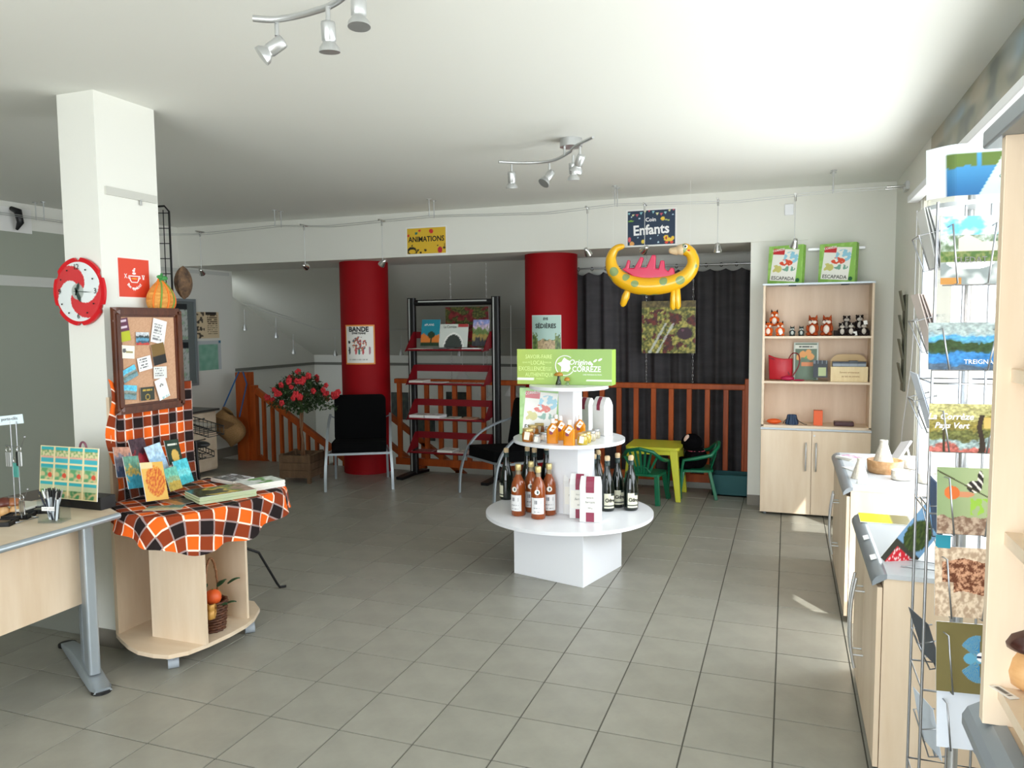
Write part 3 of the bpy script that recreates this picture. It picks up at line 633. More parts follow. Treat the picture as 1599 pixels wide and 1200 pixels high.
MB().box(-3.192, 3.14, 2.28, -3.186, 3.15, 2.31).build('hook', STEEL, o, world=True)
# pumpkin of woven cord
t = thing('woven_pumpkin', 'orange woven pumpkin hung on the right edge of the pillar', 'decoration', (-3.14, 3.29, 1.70))
pm = mat('woven_straw_orange', (218, 160, 78), .8, var=((22, 22, 90), (196, 122, 44)), bump=(160, .6))
b = MB(); b.grid(lambda u, v: Vector((-3.145+.055*math.sin(PI*v)**.7*math.cos(2*PI*u), 3.205+(.095-.045*v**2)*math.sin(PI*min(.97, v+.03))**.55*math.sin(2*PI*u), 1.70+.20*v)), 28, 14); b.build('body', pm, t, world=True)
for a in (-.9, -.45, 0, .45, .9):
    MB().tube([(-3.145+.058*math.sin(PI*v)**.7*math.cos(a*1.2), 3.205+(.097-.045*v*v)*math.sin(PI*min(.97, v+.03))**.55*math.sin(a*1.2), 1.70+.2*v) for v in [i/10 for i in range(11)]], .004, 6).build('rib', mat('orange_cord', (236, 120, 30), .6) if a in (-.9, 0, .9) else mat('green_cord', (110, 150, 60), .7), t, world=True)
b = MB(); b.cyl((-3.14, 3.205, 1.89), (-3.14, 3.215, 1.93), .012, .006); b.ball((-3.13, 3.19, 1.91), (.004, .022, .010)); b.ball((-3.13, 3.225, 1.905), (.004, .02, .012)); b.build('stem', mat('leaf_green', (50, 130, 60), .6), t, world=True)
# wire display rack standing behind the pillar
t = thing('wire_display_rack', 'tall black wire display rack behind the pillar, one bent foot on the floor', 'display rack', (-3.2, 3.62, 0))
b = MB()
yy0, yy1, z0, z1 = 3.33, 3.72, 1.0, 2.33
def gp(s, z): return V3(-3.50+.135*s, 3.44+.08*s, z)
for i in range(6): b.tube([gp(i/5, z0), gp(i/5, z1-.02*abs(i-2.5)/2.5)], .003, 6)
for k in range(16): z = z0+k*(z1-z0-.03)/15; b.tube([gp(0, z), gp(1, z)], .0028, 6)
b.tube([gp(0, z0), gp(0, z1-.03), gp(.15, z1), gp(.85, z1+.01), gp(1, z1-.02), gp(1, z0)], .006, 8); b.build('grid_panel', BLACKM, t, world=True)
b = MB(); b.tube([V3(-3.15, 3.42, 1.0), V3(-3.15, 3.45, .5), V3(-3.14, 3.5, .35)], .009); b.tube([V3(-3.14, 3.45, .35), V3(-3.07, 3.68, .32), V3(-3.03, 3.78, .26), V3(-2.98, 3.88, .04), V3(-2.975, 3.9, .009), V3(-2.95, 3.93, .009)], .008); b.build('bent_leg', BLACKM, t, world=True)
b = MB(); b.tube([V3(-3.14, 3.45, .35), V3(-3.3, 3.9, .3), V3(-3.4, 4.1, .009)], .008); b.tube([V3(-3.14, 3.45, .35), V3(-3.35, 3.4, .3), V3(-3.45, 3.38, .009)], .008); b.build('bent_leg', BLACKM, t, world=True)
def basket_(x0, x1, y, z, d, h, par):
    b = MB()
    for zz in (z, z+h): b.tube([(x0, y, zz), (x1, y, zz-.05), (x1, y+d, zz-.05), (x0, y+d, zz)], .003, 5, closed=True)
    for k in range(9): s = k/8; x = x0+(x1-x0)*s; b.tube([(x, y, z+h-.05*s), (x, y, z-.05*s), (x, y+d, z-.05*s), (x, y+d, z+h-.05*s)], .002, 5)
    b.build('wire_basket', BLACKM, par, world=True)
basket_(-3.37, -3.13, 3.5, 1.06, .13, .05, t)
basket_(-3.34, -3.18, 3.5, .93, .10, .03, t)
o = MB(); o.T = Matrix.Translation((-3.25, 3.57, 1.06)) @ Matrix.Rotation(.12, 4, 'Y'); o.prism(rounded(.18, .1, .02), -.02, .02); tag(o.build('leaflet_pack', clear('plastic_film', (.75, .78, .8)), None), 'clear plastic packet lying in the upper wire basket', 'packet')
o = MB(); o.ball((-3.24, 3.55, .955), (.065, .05, .02)); tag(o.build('dark_pouch', BLACKP), 'black oval pouch in the lower wire basket', 'pouch')
b = MB()
b.grid(lambda u, v: V3(-3.215+.03*math.cos(2*PI*u)*math.sin(PI*v), 3.45+(.06+.008*math.sin(10*PI*u))*math.sin(2*PI*u)*math.sin(PI*v)**.6, 1.80+.19*v), 30, 12)
tag(b.build('carved_wood_slice', mat('dark_bark', (52, 36, 26), .8, var=((30, 30, 30), (112, 84, 56)), bump=(60, .8))), 'dark brown piece of bark hanging on the wire rack behind the pumpkin', 'decoration')
# ================================================================ cork board in a wooden frame, cards pinned on it
XBRD = -3.105
fw = mat('walnut_frame', (92, 46, 24), .4, var=((6, 30, 6), (66, 30, 14)), bump=(40, .2), coat=.2)
t = thing('framed_cork_board', 'cork board in a thick brown wooden frame standing on the checked cloth', 'notice board', (XBRD, 3.07, 1.212))
y0, y1, z0, z1 = 2.852, 3.298, 1.212, 1.745; w = .048
sheet('cork', y1-y0-.07, z1-z0-.07, lambda u, v: mix(c255(196, 152, 120), c255(206, 164, 132), .5+nz(u*90, v*110)*2), frame_((XBRD-.004, (y0+y1)/2, (z0+z1)/2), Y_, Z_), t, 70, 80, .002, CLOTHP)
for (a, c, d, e_) in ((y0, z0, y1, z0+w), (y0, z1-w, y1, z1), (y0, z0, y0+w, z1), (y1-w, z0, y1, z1)):
    hor = d-a > e_-c; b = MB()
    for (i0, i1, h) in ((0, .018, .020), (.013, .036, .026), (.032, w, .016)):
        if hor:
            za, zb = (z0+i0, z0+i1) if c == z0 else (z1-i1, z1-i0); b._add([(XBRD-.012, y0+i0, za), (XBRD-.012, y1-i0, za), (XBRD+h-.012, y1-i1, za if c != z0 else za), (XBRD+h-.012, y0+i1, za), (XBRD-.012, y0+i0, zb), (XBRD-.012, y1-i0, zb), (XBRD+h-.012, y1-i1, zb), (XBRD+h-.012, y0+i1, zb)], [(0, 3, 2, 1), (4, 5, 6, 7), (0, 1, 5, 4), (1, 2, 6, 5), (2, 3, 7, 6), (3, 0, 4, 7)])
        else:
            ya, yb = (y0+i0, y0+i1) if a == y0 else (y1-i1, y1-i0); b._add([(XBRD-.012, ya, z0+i0), (XBRD-.012, ya, z1-i0), (XBRD+h-.012, ya, z1-i1), (XBRD+h-.012, ya, z0+i1), (XBRD-.012, yb, z0+i0), (XBRD-.012, yb, z1-i0), (XBRD+h-.012, yb, z1-i1), (XBRD+h-.012, yb, z0+i1)], [(0, 1, 2, 3), (7, 6, 5, 4), (0, 4, 5, 1), (1, 5, 6, 2), (2, 6, 7, 3), (3, 7, 4, 0)])
    o = b.build('frame_bar', fw, t, world=True)
    me = o.data; bm = bmesh.new(); bm.from_mesh(me); bmesh.ops.recalc_face_normals(bm, faces=bm.faces); bm.to_mesh(me); bm.free()
W_, G_ = c255(238, 238, 236), c255(120, 120, 125)
def two(top, bot, s=.5, ink=None):
    def f(u, v):
        if ink and .12 < u < .88 and (int(v*12) % 3 == 1) and nz(u*22, int(v*12)) > -.1 and v > s: return ink
        return top if v > s else bot
    return f
land = photo([(.15, (190, 60, 50)), (.3, (60, 90, 110)), (.55, (90, 150, 180)), (.7, (50, 60, 60)), (2, (200, 205, 210))])
river = photo([(.3, (110, 150, 160)), (.45, (90, 110, 100)), (.6, (150, 150, 140)), (2, (90, 190, 225))])
cards = [ # px rect centre, size m (w,h), tilt, fn, label
 ((191, 516), (.088, .115), .15, two(c255(92, 34, 66), c255(180, 186, 20), .42, c255(220, 200, 215)), 'purple and lime card at the top left of the cork board'),
 ((223, 529), (.085, .065), -.02, land, 'small lake photo card at the top centre of the cork board'),
 ((248, 518), (.092, .125), -.22, lines(W_, G_, 8, 3), 'white text card at the top right of the cork board'),
 ((199, 550), (.088, .065), -.08, lambda u, v: c255(90, 90, 90) if blob(u, v, .28, .6, .13, .17) else (c255(150, 140, 90) if abs(v-.5) < .05 and .4 < u < .9 else c255(240, 236, 222)), 'white business card with a round dark logo on the cork board'),
 ((248, 553), (.088, .11), .17, two(c255(120, 92, 40), c255(22, 20, 18), .42), 'black and golden card on the right of the cork board'),
 ((226, 568), (.088, .07), .17, lines(W_, c255(90, 90, 95), 5, 6), 'white handwritten card in the middle of the cork board'),
 ((202, 584), (.095, .062), .38, river, 'blue sky photo card tilted at the left of the cork board'),
 ((250, 582), (.088, .062), -.02, lines(c255(228, 230, 226), G_, 5, 9), 'pale grey text card right of centre on the cork board'),
 ((202, 613), (.088, .072), -.12, river, 'blue landscape photo card at the bottom left of the cork board'),
 ((230, 615), (.090, .068), .0, lambda u, v: c255(190, 160, 60) if (.72 < v < .86 and .1 < u < .9 and nz(u*28, 2) > -.1) or (abs(((u-.5)/.16)**2+((v-.25)/.2)**2-1) < .3) else c255(48, 54, 44), 'dark green card with gold lettering at the bottom centre of the cork board'),
 ((253, 607), (.075, .11), .3, lambda u, v: c255(30, 30, 30) if blob(u, v, .5, .72, .05, .04) or blob(u, v, .4, .66, .05, .04) or blob(u, v, .6, .66, .05, .04) else (c255(90, 170, 180) if v < .13 and .3 < u < .9 and nz(u*20, 2) > 0 else W_), 'white card with three dark dots at the bottom right of the cork board')]
for k, (p, sz, tl, fn, lab) in enumerate(cards):
    q = at(p[0], p[1], 'X', XBRD+.004); M = frame_((q.x+.0004*k, q.y, q.z), Y_, Z_) @ Matrix.Rotation(tl, 4, 'Z')
    o = sheet('pinned_card', sz[0], sz[1], fn, M, None, 22, 22, .001); tag(o, lab, 'card', 'cards pinned on the cork board')
# ================================================================ cart with checked cloth
t = thing('display_cart', 'maple display cart on grey casters under the checked cloth', 'cart', (-2.9, 3.1, 0))
bp = [(-3.17, 2.84), (-3.08, 2.79), (-2.99, 2.745), (-2.90, 2.715), (-2.80, 2.71), (-2.72, 2.725), (-2.665, 2.79), (-2.635, 2.9), (-2.62, 3.03), (-2.62, 3.15), (-2.64, 3.24), (-2.70, 3.36), (-2.80, 3.44), (-3.17, 3.46)]
MB().prism(bp, .08, .10).build('base_board', WOODH, t, world=True, bevel=.003)
ZT = .775
tp = [(-3.17, 2.81), (-3.05, 2.75), (-2.96, 2.705), (-2.86, 2.665), (-2.75, 2.65), (-2.66, 2.67), (-2.60, 2.73), (-2.56, 2.84), (-2.53, 3.0), (-2.51, 3.17), (-2.52, 3.32), (-2.57, 3.43), (-2.66, 3.49), (-2.8, 3.52), (-3.17, 3.52)]
MB().prism(tp, ZT-.022, ZT).build('table_top', WOODH, t, world=True)
MB().box(-3.17, 2.84, .10, -3.15, 3.44, ZT-.022).build('back_panel', WOOD, t, world=True)
MB().box(-3.17, 2.85, ZT, -3.15, 3.38, 1.30).build('upper_panel', WOOD, t, world=True)
MB().box(-2.965, 2.872, .10, -2.63, 2.888, ZT-.022).build('fin', WOOD, t, world=True)
MB().box(-3.15, 3.215, .10, -2.665, 3.231, ZT-.022).build('fin', WOOD, t, world=True)
MB().box(-2.965, 2.888, .10, -2.95, 3.215, ZT-.022).build('inner_panel', WOOD, t, world=True)
gp_ = mat('grey_caster', (160, 168, 176), .4)
for x, y in ((-2.77, 2.80), (-2.70, 3.27), (-3.08, 2.9), (-3.05, 3.38)):
    b = MB(); b.cyl((x-.012, y-.02, .028), (x+.022, y+.015, .028), .028, n=18); b.box(x-.02, y-.02, .045, x+.02, y+.02, .07); b.cyl((x, y, .06), (x, y, .08), .012); b.build('caster', gp_, t, world=True)
# the plaid: a woven material driven by cloth lengths
def plaid():
    m = bpy.data.materials.new('plaid_cloth'); m.use_nodes = True; nt = m.node_tree; b = nt.nodes['Principled BSDF']; b.inputs['Roughness'].default_value = .9; b.inputs['Specular IOR Level'].default_value = .15
    uv = nt.nodes.new('ShaderNodeUVMap'); sx = nt.nodes.new('ShaderNodeSeparateXYZ'); nt.links.new(uv.outputs[0], sx.inputs[0])
    def mth(op, a, b_=None, c_=None):
        n = nt.nodes.new('ShaderNodeMath'); n.operation = op
        for i, q in enumerate((a, b_, c_)):
            if q is None: continue
            if isinstance(q, (int, float)): n.inputs[i].default_value = q
            else: nt.links.new(q, n.inputs[i])
        return n.outputs[0]
    P = .116; fr = [mth('FRACT', mth('DIVIDE', sx.outputs[i], P)) for i in (0, 1)]
    lt = [mth('LESS_THAN', f, .5) for f in fr]
    def mixc(fac, a, b_):
        n = nt.nodes.new('ShaderNodeMix'); n.data_type = 'RGBA'; nt.links.new(fac, n.inputs[0])
        for i, q in ((6, a), (7, b_)):
            if isinstance(q, tuple): n.inputs[i].default_value = (*q, 1)
            else: nt.links.new(q, n.inputs[i])
        return n.outputs[2]
    OR, BR, BK, WH, GR = L255(232, 100, 30), L255(134, 56, 28), L255(36, 28, 28), L255(246, 214, 196), L255(150, 130, 128)
    cA = mixc(lt[1], BR, OR); cB = mixc(lt[1], BK, BR); c = mixc(lt[0], cB, cA)
    for i in (0, 1):
        d = mth('ABSOLUTE', mth('SUBTRACT', fr[i], .5)); e1 = mth('LESS_THAN', d, .03); d0 = mth('SUBTRACT', .5, d); e2 = mth('LESS_THAN', d0, .03); ee = mth('MAXIMUM', e1, e2)
        ln = mixc(lt[1-i], GR, WH); c = mixc(ee, c, ln)
    nt.links.new(c, b.inputs['Base Color']); return m
PL = plaid()
def cloth(name, fn, uvfn, nu, nv, par):
    b = MB(); b.grid(fn, nu, nv); o = b.build(name, PL, par, world=True)
    ul = o.data.uv_layers.new(name='UVMap'); uvs = [uvfn(i/nu, j/nv) for j in range(nv+1) for i in range(nu+1)]
    for lp in o.data.loops: ul.data[lp.index].uv = uvs[lp.vertex_index]
    return o
t = thing('checked_cloth', 'orange brown and black checked cloth draped over the cart and its upright back', 'tablecloth', (-2.9, 3.1, ZT))
def edge(s):
    P = tp[:-1]; L = [0]
    for i in range(len(P)-1): L.append(L[-1]+math.dist(P[i], P[i+1]))
    q = s*L[-1]
    for i in range(len(P)-1):
        if q <= L[i+1] or i == len(P)-2:
            k = (q-L[i])/(L[i+1]-L[i]); x = P[i][0]+(P[i+1][0]-P[i][0])*k; y = P[i][1]+(P[i+1][1]-P[i][1])*k; break
    return x, y, q
def edn(s):
    a = edge(max(0, s-.04)); c = edge(min(1, s+.04)); dx, dy = c[0]-a[0], c[1]-a[1]; n = math.hypot(dx, dy); return dy/n, -dx/n
ROT = .50
def uvr(x, y): x *= .8; y *= .8; return (x*math.cos(ROT)-y*math.sin(ROT)+5, x*math.sin(ROT)+y*math.cos(ROT)+5)
def drop(s): # hem lengths along the edge
    K = [(0, .05), (.10, .08), (.2, .10), (.32, .14), (.42, .20), (.5, .175), (.58, .19), (.68, .145), (.8, .12), (.88, .14), (.95, .12), (1, .13)]
    for i in range(len(K)-1):
        if s <= K[i+1][0]: k = (s-K[i][0])/(K[i+1][0]-K[i][0]); k = k*k*(3-2*k); return K[i][1]+(K[i+1][1]-K[i][1])*k
    return K[-1][1]
CX_, CY_ = -3.13, 3.15
def topf(u, v):
    x, y, _ = edge(u); x = CX_+(x-CX_)*v; y = CY_+(y-CY_)*v if u < 1 else y
    if v < 1e-6: x = CX_; y = 2.86+u*.62
    else: bx, by = CX_, 2.86+u*.62; ex, ey, _ = edge(u); x = bx+(ex-bx)*v; y = by+(ey-by)*v
    return V3(x, y, ZT+.004+.004*math.sin(17*x)*math.sin(13*y))
cloth('cloth_top', topf, lambda u, v: uvr(topf(u, v).x, topf(u, v).y), 60, 14, t)
def skf(u, v):
    x, y, q = edge(u); nx, ny = edn(u); D = drop(u)*(1+.0*v); h = v*D
    fl = .012+.05*v*(.55+.45*math.sin(q*27+.6))+.02*math.sin(PI*min(1, v*1.3))*.3
    if u < .3: fl *= .25+.75*u/.3
    return V3(x+nx*fl*(1 if v > .02 else .3), y+ny*fl*(1 if v > .02 else .3), ZT+.005-h*.97+(.0 if v > 0 else 0))
cloth('cloth_skirt', skf, lambda u, v: (lambda x, y, n: uvr(x+n[0]*(drop(u)*v+.0), y+n[1]*drop(u)*v))(edge(u)[0], edge(u)[1], edn(u)), 150, 10, t)
def bkf(u, v):
    y = 2.825+u*.56+(.03*(1-v)*(1 if u < .1 else 0)); x = -3.135+.022*math.exp(-v*6)+.006*math.sin(u*40)*(.3+v)
    if u < .12: x += .03*math.sin(v*9)*(1-u/.12); y -= .02*(1-u/.12)*(1-v)
    return V3(x, y, ZT+v*.57+(.05*max(0, .12-u)/.12*v))
cloth('cloth_back', bkf, lambda u, v: (u*.56+.02, v*.57+.055), 70, 20, t)
# acrylic brochure holder and brochures
t = thing('brochure_holder', 'clear acrylic brochure holder full of leaflets on the checked cloth', 'holder', (-2.98, 3.0, ZT+.006))
for (ya, yb, xx) in ((2.83, 3.25, -3.05), (2.87, 3.2, -2.93)):
    b = MB(); b.T = frame_((xx, (ya+yb)/2, ZT+.01), Y_, (-.35, 0, 1)); w = yb-ya; b.box(-w/2, 0, -.003, w/2, .17, 0); b.box(-w/2, 0, .03, w/2, .07, .033); b.box(-w/2, 0, 0, -w/2+.003, .16, .03); b.box(w/2-.003, 0, 0, w/2, .16, .03); b.build('pocket', ACRYL, t, world=True)
def br(px, py, xx, w, h, fn, lab, tl=0, lean=-.3, cat='brochure', grp='brochures in the acrylic holder'):
    q = at(px, py, 'X', xx); o = sheet('brochure', w, h, fn, frame_(q, Y_, (lean, 0, 1)) @ Matrix.Rotation(tl, 4, 'Z'), None, 22, 28, .004, PRINTG); tag(o, lab, cat, grp); return o
br(193, 722, -3.065, .10, .15, photo([(.3, (70, 84, 110)), (.7, (120, 116, 130)), (2, (190, 140, 120))], .15), 'grey-blue brochure at the left back of the acrylic holder', -.15)
br(218, 708, -3.07, .10, .15, photo([(.5, (150, 40, 50)), (2, (70, 50, 60))], .25), 'dark red brochure at the back of the acrylic holder')
br(208, 738, -3.0, .09, .16, photo([(.4, (60, 150, 175)), (.6, (200, 170, 90)), (2, (100, 150, 130))], .2), 'blue and gold brochure at the left front of the acrylic holder', -.1)
br(246, 718, -3.03, .105, .16, photo([(.3, (190, 210, 225)), (.6, (160, 195, 225)), (2, (185, 212, 232))], .2, 8, 8, .08), 'pale blue map leaflet standing in the acrylic holder', .12)
br(271, 706, -3.045, .095, .13, lambda u, v: c255(214, 176, 90) if blob(u, v, .55, .32, .27, .27) else (c255(225, 225, 215) if .75 < v < .83 and .15 < u < .85 and nz(u*20, 1) > -.2 else c255(38, 58, 48)), 'dark green brochure with a yellow potato at the back right', -.05)
br(241, 752, -2.90, .135, .19, lambda u, v: (mix(c255(226, 160, 60), c255(196, 80, 40), .5+nz(u*16, v*16)*1.8) if blob(u, v, .55, .5, .42, .4) else c255(224, 178, 90)) if v < .85 or u > .5 else c255(230, 210, 160), 'food magazine with an orange dish in front of the acrylic holder', -.12)
br(270, 748, -2.95, .085, .12, photo([(.35, (214, 176, 80)), (.6, (150, 180, 140)), (2, (110, 190, 170))], .12), 'yellow and green leaflet beside the food magazine', .05)
br(286, 737, -2.96, .10, .13, photo([(.3, (70, 180, 190)), (.6, (120, 210, 215)), (2, (80, 190, 205))], .1), 'turquoise leaflet at the right end of the acrylic holder', .06)
# magazines lying on the cloth
def mags(name, lab, c, w, d, n, rz, cover, side, cat='magazine stack', z=ZT+.008, th=.007):
    t = thing(name, lab, cat, (c[0], c[1], z), rz)
    for k in range(n):
        o = MB(); o.box(-w/2+.003*math.sin(k*2.3), -d/2+.003*math.cos(k*3.1), k*th, w/2+.003*math.sin(k*2.3), d/2, k*th+th*.88); o.build('magazine', side, t)
    sheet('cover', w-.002, d-.002, cover, Matrix.Translation((0, 0, n*th)), t, 26, 26, .001, PRINTG, world=False)
    return t
pageb = mat('page_edges', (232, 230, 220), .7); pageg = mat('page_edges_green', (176, 186, 150), .7)
mags('magazine_stack', 'stack of food magazines with green spines on the checked cloth', (-2.69, 3.08), .21, .285, 5, -.5, photo([(.4, (60, 62, 30)), (.55, (214, 186, 90)), (.8, (120, 130, 60)), (2, (170, 140, 120))], .3, 3, 3, .2), pageg)
mags('magazine_stack', 'thick stack of green and white booklets at the right end of the cloth', (-2.655, 3.34), .16, .21, 5, -.45, photo([(.4, (230, 236, 230)), (.7, (110, 160, 90)), (2, (220, 230, 220))], .2, 3, 3, .1), pageb)
mags('magazine_stack', 'dark glossy magazines lying at the back of the checked cloth', (-2.90, 3.42), .20, .14, 3, -.25, photo([(.3, (60, 60, 62)), (.5, (190, 190, 190)), (.8, (90, 80, 80)), (2, (200, 200, 205))], .3, 4, 4, .2), pageb)
for c, rz, f, l in (((-2.78, 2.80), .5, photo([(.5, (196, 180, 140)), (2, (90, 120, 110))], .3), 'flat beige leaflet lying at the front of the checked cloth'), ((-2.82, 2.93), -.3, photo([(.5, (180, 120, 60)), (2, (60, 50, 40))], .3), 'flat brown leaflet lying by the acrylic holder')):
    o = sheet('flat_leaflet', .17, .10, f, Matrix.Translation((c[0], c[1], ZT+.0095)) @ Matrix.Rotation(rz, 4, 'Z'), None, 16, 12, .001); tag(o, l, 'leaflet')
# fruit basket on the cart base
wk = mat('dark_wicker', (104, 62, 38), .6, var=((60, 60, 60), (66, 36, 22)))
t = thing('wicker_basket', 'small dark wicker basket with a tall handle on the cart base', 'basket', (-2.755, 3.04, .10))
b = MB()
for k in range(11):
    z = .006+k*.011; r = .043+.012*(k/10)**.8; b.tube([((r+.003*math.cos(12*a+PI*k))*math.cos(a), (r+.003*math.cos(12*a+PI*k))*math.sin(a), z) for a in [2*PI*i/36 for i in range(36)]], .0055, 5, closed=True)
b.prism([(.042*math.cos(2*PI*i/20), .042*math.sin(2*PI*i/20)) for i in range(20)], .002, .01); b.build('weave', wk, t)
b = MB(); b.tube([(.052*math.cos(a)*-.3, .055*math.cos(a), .11+.175*math.sin(a)) for a in [PI*i/20 for i in range(21)]], .0045, 7)
b.tube([(.052*math.cos(a)*-.3+.004*math.sin(a*20), .055*math.cos(a)+.004*math.cos(a*20), .11+.175*math.sin(a)) for a in [PI*i/60 for i in range(61)]], .0025, 5); b.build('handle', mat('pale_wicker', (150, 104, 70), .6), t)
def fruit(c, r, m, lab, nm='orange'):
    o = MB().ball(c, r, 18, 12).build(nm, m); tag(o, lab, 'fruit'); MB().cyl(V3(*c)+V3(0, 0, r*.95), V3(*c)+V3(0, 0, r*1.05), .003, n=6).build('stalk', mat('leaf_green'), o, world=True)
fruit((-2.74, 3.03, .235), .032, mat('orange_fruit', (230, 96, 40), .45, bump=(200, .2)), 'orange on top of the wicker basket')
fruit((-2.775, 3.08, .22), .026, mat('pear_fruit', (196, 130, 70), .5), 'brownish fruit behind the orange in the wicker basket', 'pear')
gl = mat('gold_ribbon', (196, 146, 70), .45, .2)
t = thing('gold_bow', 'gold fabric bow tied on the wicker basket', 'bow', (-2.72, 3.0, .2))
for a in (.6, 2.4, 3.6, 5.4):
    b = MB(); b.T = Matrix.Rotation(.5, 4, 'Z'); b.grid(lambda u, v: V3((v-.5)*.035, .055*math.sin(PI*u)*math.cos(a)+.01*math.sin(v*8), .03*math.sin(2*PI*u)*.6+.055*math.sin(PI*u)*math.sin(a)*.45), 16, 4); b.build('loop', gl, t)
lg = mat('dark_leaf', (34, 66, 38), .5)
for k, (x, y, z, a) in enumerate(((-2.70, 3.05, .205, .2), (-2.69, 3.02, .215, -.4), (-2.755, 3.07, .265, 1.4), (-2.72, 3.09, .275, .8), (-2.79, 3.04, .26, 2.4))):
    b = MB(); b.T = Matrix.Translation((x, y, z)) @ Matrix.Rotation(a, 4, 'Z') @ Matrix.Rotation(-.3, 4, 'Y'); b.grid(lambda u, v: V3(u*.05, (v-.5)*.032*math.sin(PI*min(.98, u+.08)), .008*math.sin(u*3)-.01*abs(v-.5)), 8, 4)
    tag(b.build('leaf', lg), 'dark green artificial leaf tucked in the wicker basket', 'leaf', 'leaves in the wicker basket')
for o in list(C.objects):
    if o.parent is None and o.name.split('.')[0] in ('wicker_basket', 'orange', 'pear', 'gold_bow', 'leaf') and o.get('category'):
        o.location = V3(-2.738, 3.04, .10)+(o.location-V3(-2.755, 3.04, .10))*1.3; o.scale = (1.3,)*3
# ================================================================ desk
t = thing('desk', 'maple desk with a grey rounded edge and silver foot at the left', 'desk', (-3.1, 2.2, 0))
dp = [(-2.86, .9), (-2.86, 2.61), (-3.40, 2.875), (-3.47, 2.8), (-3.47, .9)]
MB().prism(dp, .775, .80).build('desk_top', WOODH, t, world=True)
b = MB(); b.tube([V3(-2.86, .9, .7875), V3(-2.86, 2.61, .7875)], .0145, 14); b.build('rounded_edge', SILVER, t, world=True)
MB().beam((-3.06, .95, .57), (-3.06, 2.58, .57), .018, .40).build('modesty_panel', WOOD, t, world=True)
fd = V3(.877, -.48, 0)
def foot(cx, cy):
    b = MB(); c = V3(cx, cy, 0)
    P = [(-.36, .012, .030), (-.30, .03, .036), (-.1, .062, .04), (.05, .065, .042), (.2, .05, .045), (.33, .030, .046), (.37, .022, .034)]
    sd = V3(.48, .877, 0); vs = []
    for s, z, w in P: o = c+fd*s; vs += [o-sd*w+V3(0, 0, .012), o-sd*w*.8+V3(0, 0, z), o+sd*w*.8+V3(0, 0, z), o+sd*w+V3(0, 0, .012)]
    fs = [(i*4+k, i*4+(k+1) % 4, i*4+4+(k+1) % 4, i*4+4+k) for i in range(len(P)-1) for k in range(4)]+[(0, 1, 2, 3), (len(P)*4-1, len(P)*4-2, len(P)*4-3, len(P)*4-4)]
    b._add(vs, fs, True); f = b.build('foot', SILVER, t, world=True, bevel=.004); 
    for s in (-.34, .34): p = c+fd*s; MB().cyl(p, p+V3(0, 0, .014), .042, n=20).build('glide', BLACKP, f, world=True)
    u_ = c+fd*.20; b = MB(); b.prism([(u_.x+dx*fd.x-dy*fd.y, u_.y+dx*fd.y+dy*fd.x) for dx, dy in rounded(.10, .05, .015)], .05, .775); b.build('leg_column', SILVER, t, world=True)
    u_ = c+fd*.08; b = MB(); b.prism([(u_.x+dx*fd.x-dy*fd.y, u_.y+dx*fd.y+dy*fd.x) for dx, dy in rounded(.06, .035, .01)], .05, .775); b.build('cable_duct', GREYED, t, world=True)
foot(-3.19, 2.66-.0); foot(-3.19, 1.2)
o = MB().box(-4.35, 2.95, 0, -3.55, 3.25, .5).build('low_cabinet', mat('grey_laminate', (126, 128, 120), .6), bevel=.004); tag(o, 'grey low unit in shadow under and behind the desk', 'cabinet')
# stamp-like card display
t = thing('sticker_display', 'board with rows of turquoise landscape stickers on a black stand', 'display board', (-3.28, 2.62, .80))
pc = [at(62, 702, 'Y', 2.62), at(152, 695, 'Y', 2.62), at(156, 775, 'Y', 2.62), at(64, 783, 'Y', 2.62)]
cx = (pc[0].x+pc[1].x)/2; w = pc[1].x-pc[0].x; zt = (pc[0].z+pc[1].z)/2; zb = (pc[2].z+pc[3].z)/2
def stamp(u, v):
    i, j = int(u*4), int(v*3); a, b_ = u*4-i, v*3-j
    if a < .07 or a > .93 or b_ < .05 or b_ > .95: return c255(232, 216, 168)
    if b_ > .78: return c255(56, 170, 176)
    if j == 1:
        if blob(a, b_, .72, .33, .15, .14): return c255(214, 84, 60)
        return mix(c255(96, 160, 110), c255(205, 190, 140), .5+nz(a*4, b_*4, 3)*2) if b_ < .7 else c255(110, 180, 160)
    if j == 2: return mix(c255(120, 160, 100), c255(215, 205, 160), .5+nz(a*7, b_*7, 2)*2) if b_ > .42 else (c255(70, 175, 185) if b_ < .3 else c255(225, 170, 150))
    return mix(c255(60, 130, 80), c255(200, 180, 130), .5+nz(a*5, b_*5, 6)*2) if b_ < .5 else c255(190, 200, 160)
sheet('sticker_board', w, zt-zb, stamp, frame_((cx, 2.62, (zt+zb)/2), X_, (0, .1, 1)), t, 96, 84, .004)
MB().box(cx-w/2+.02, 2.615, .80, cx+w/2+.01, 2.70, .86).build('stand', BLACKP, t, world=True, bevel=.003)
MB().tube([(cx+.05+.02*math.cos(a), 2.66, zt-.01+.03*math.sin(a)) for a in [PI*i/10 for i in range(11)]], .005, 8).build('loop', mat('mauve_cord', (120, 70, 84), .6), t, world=True)
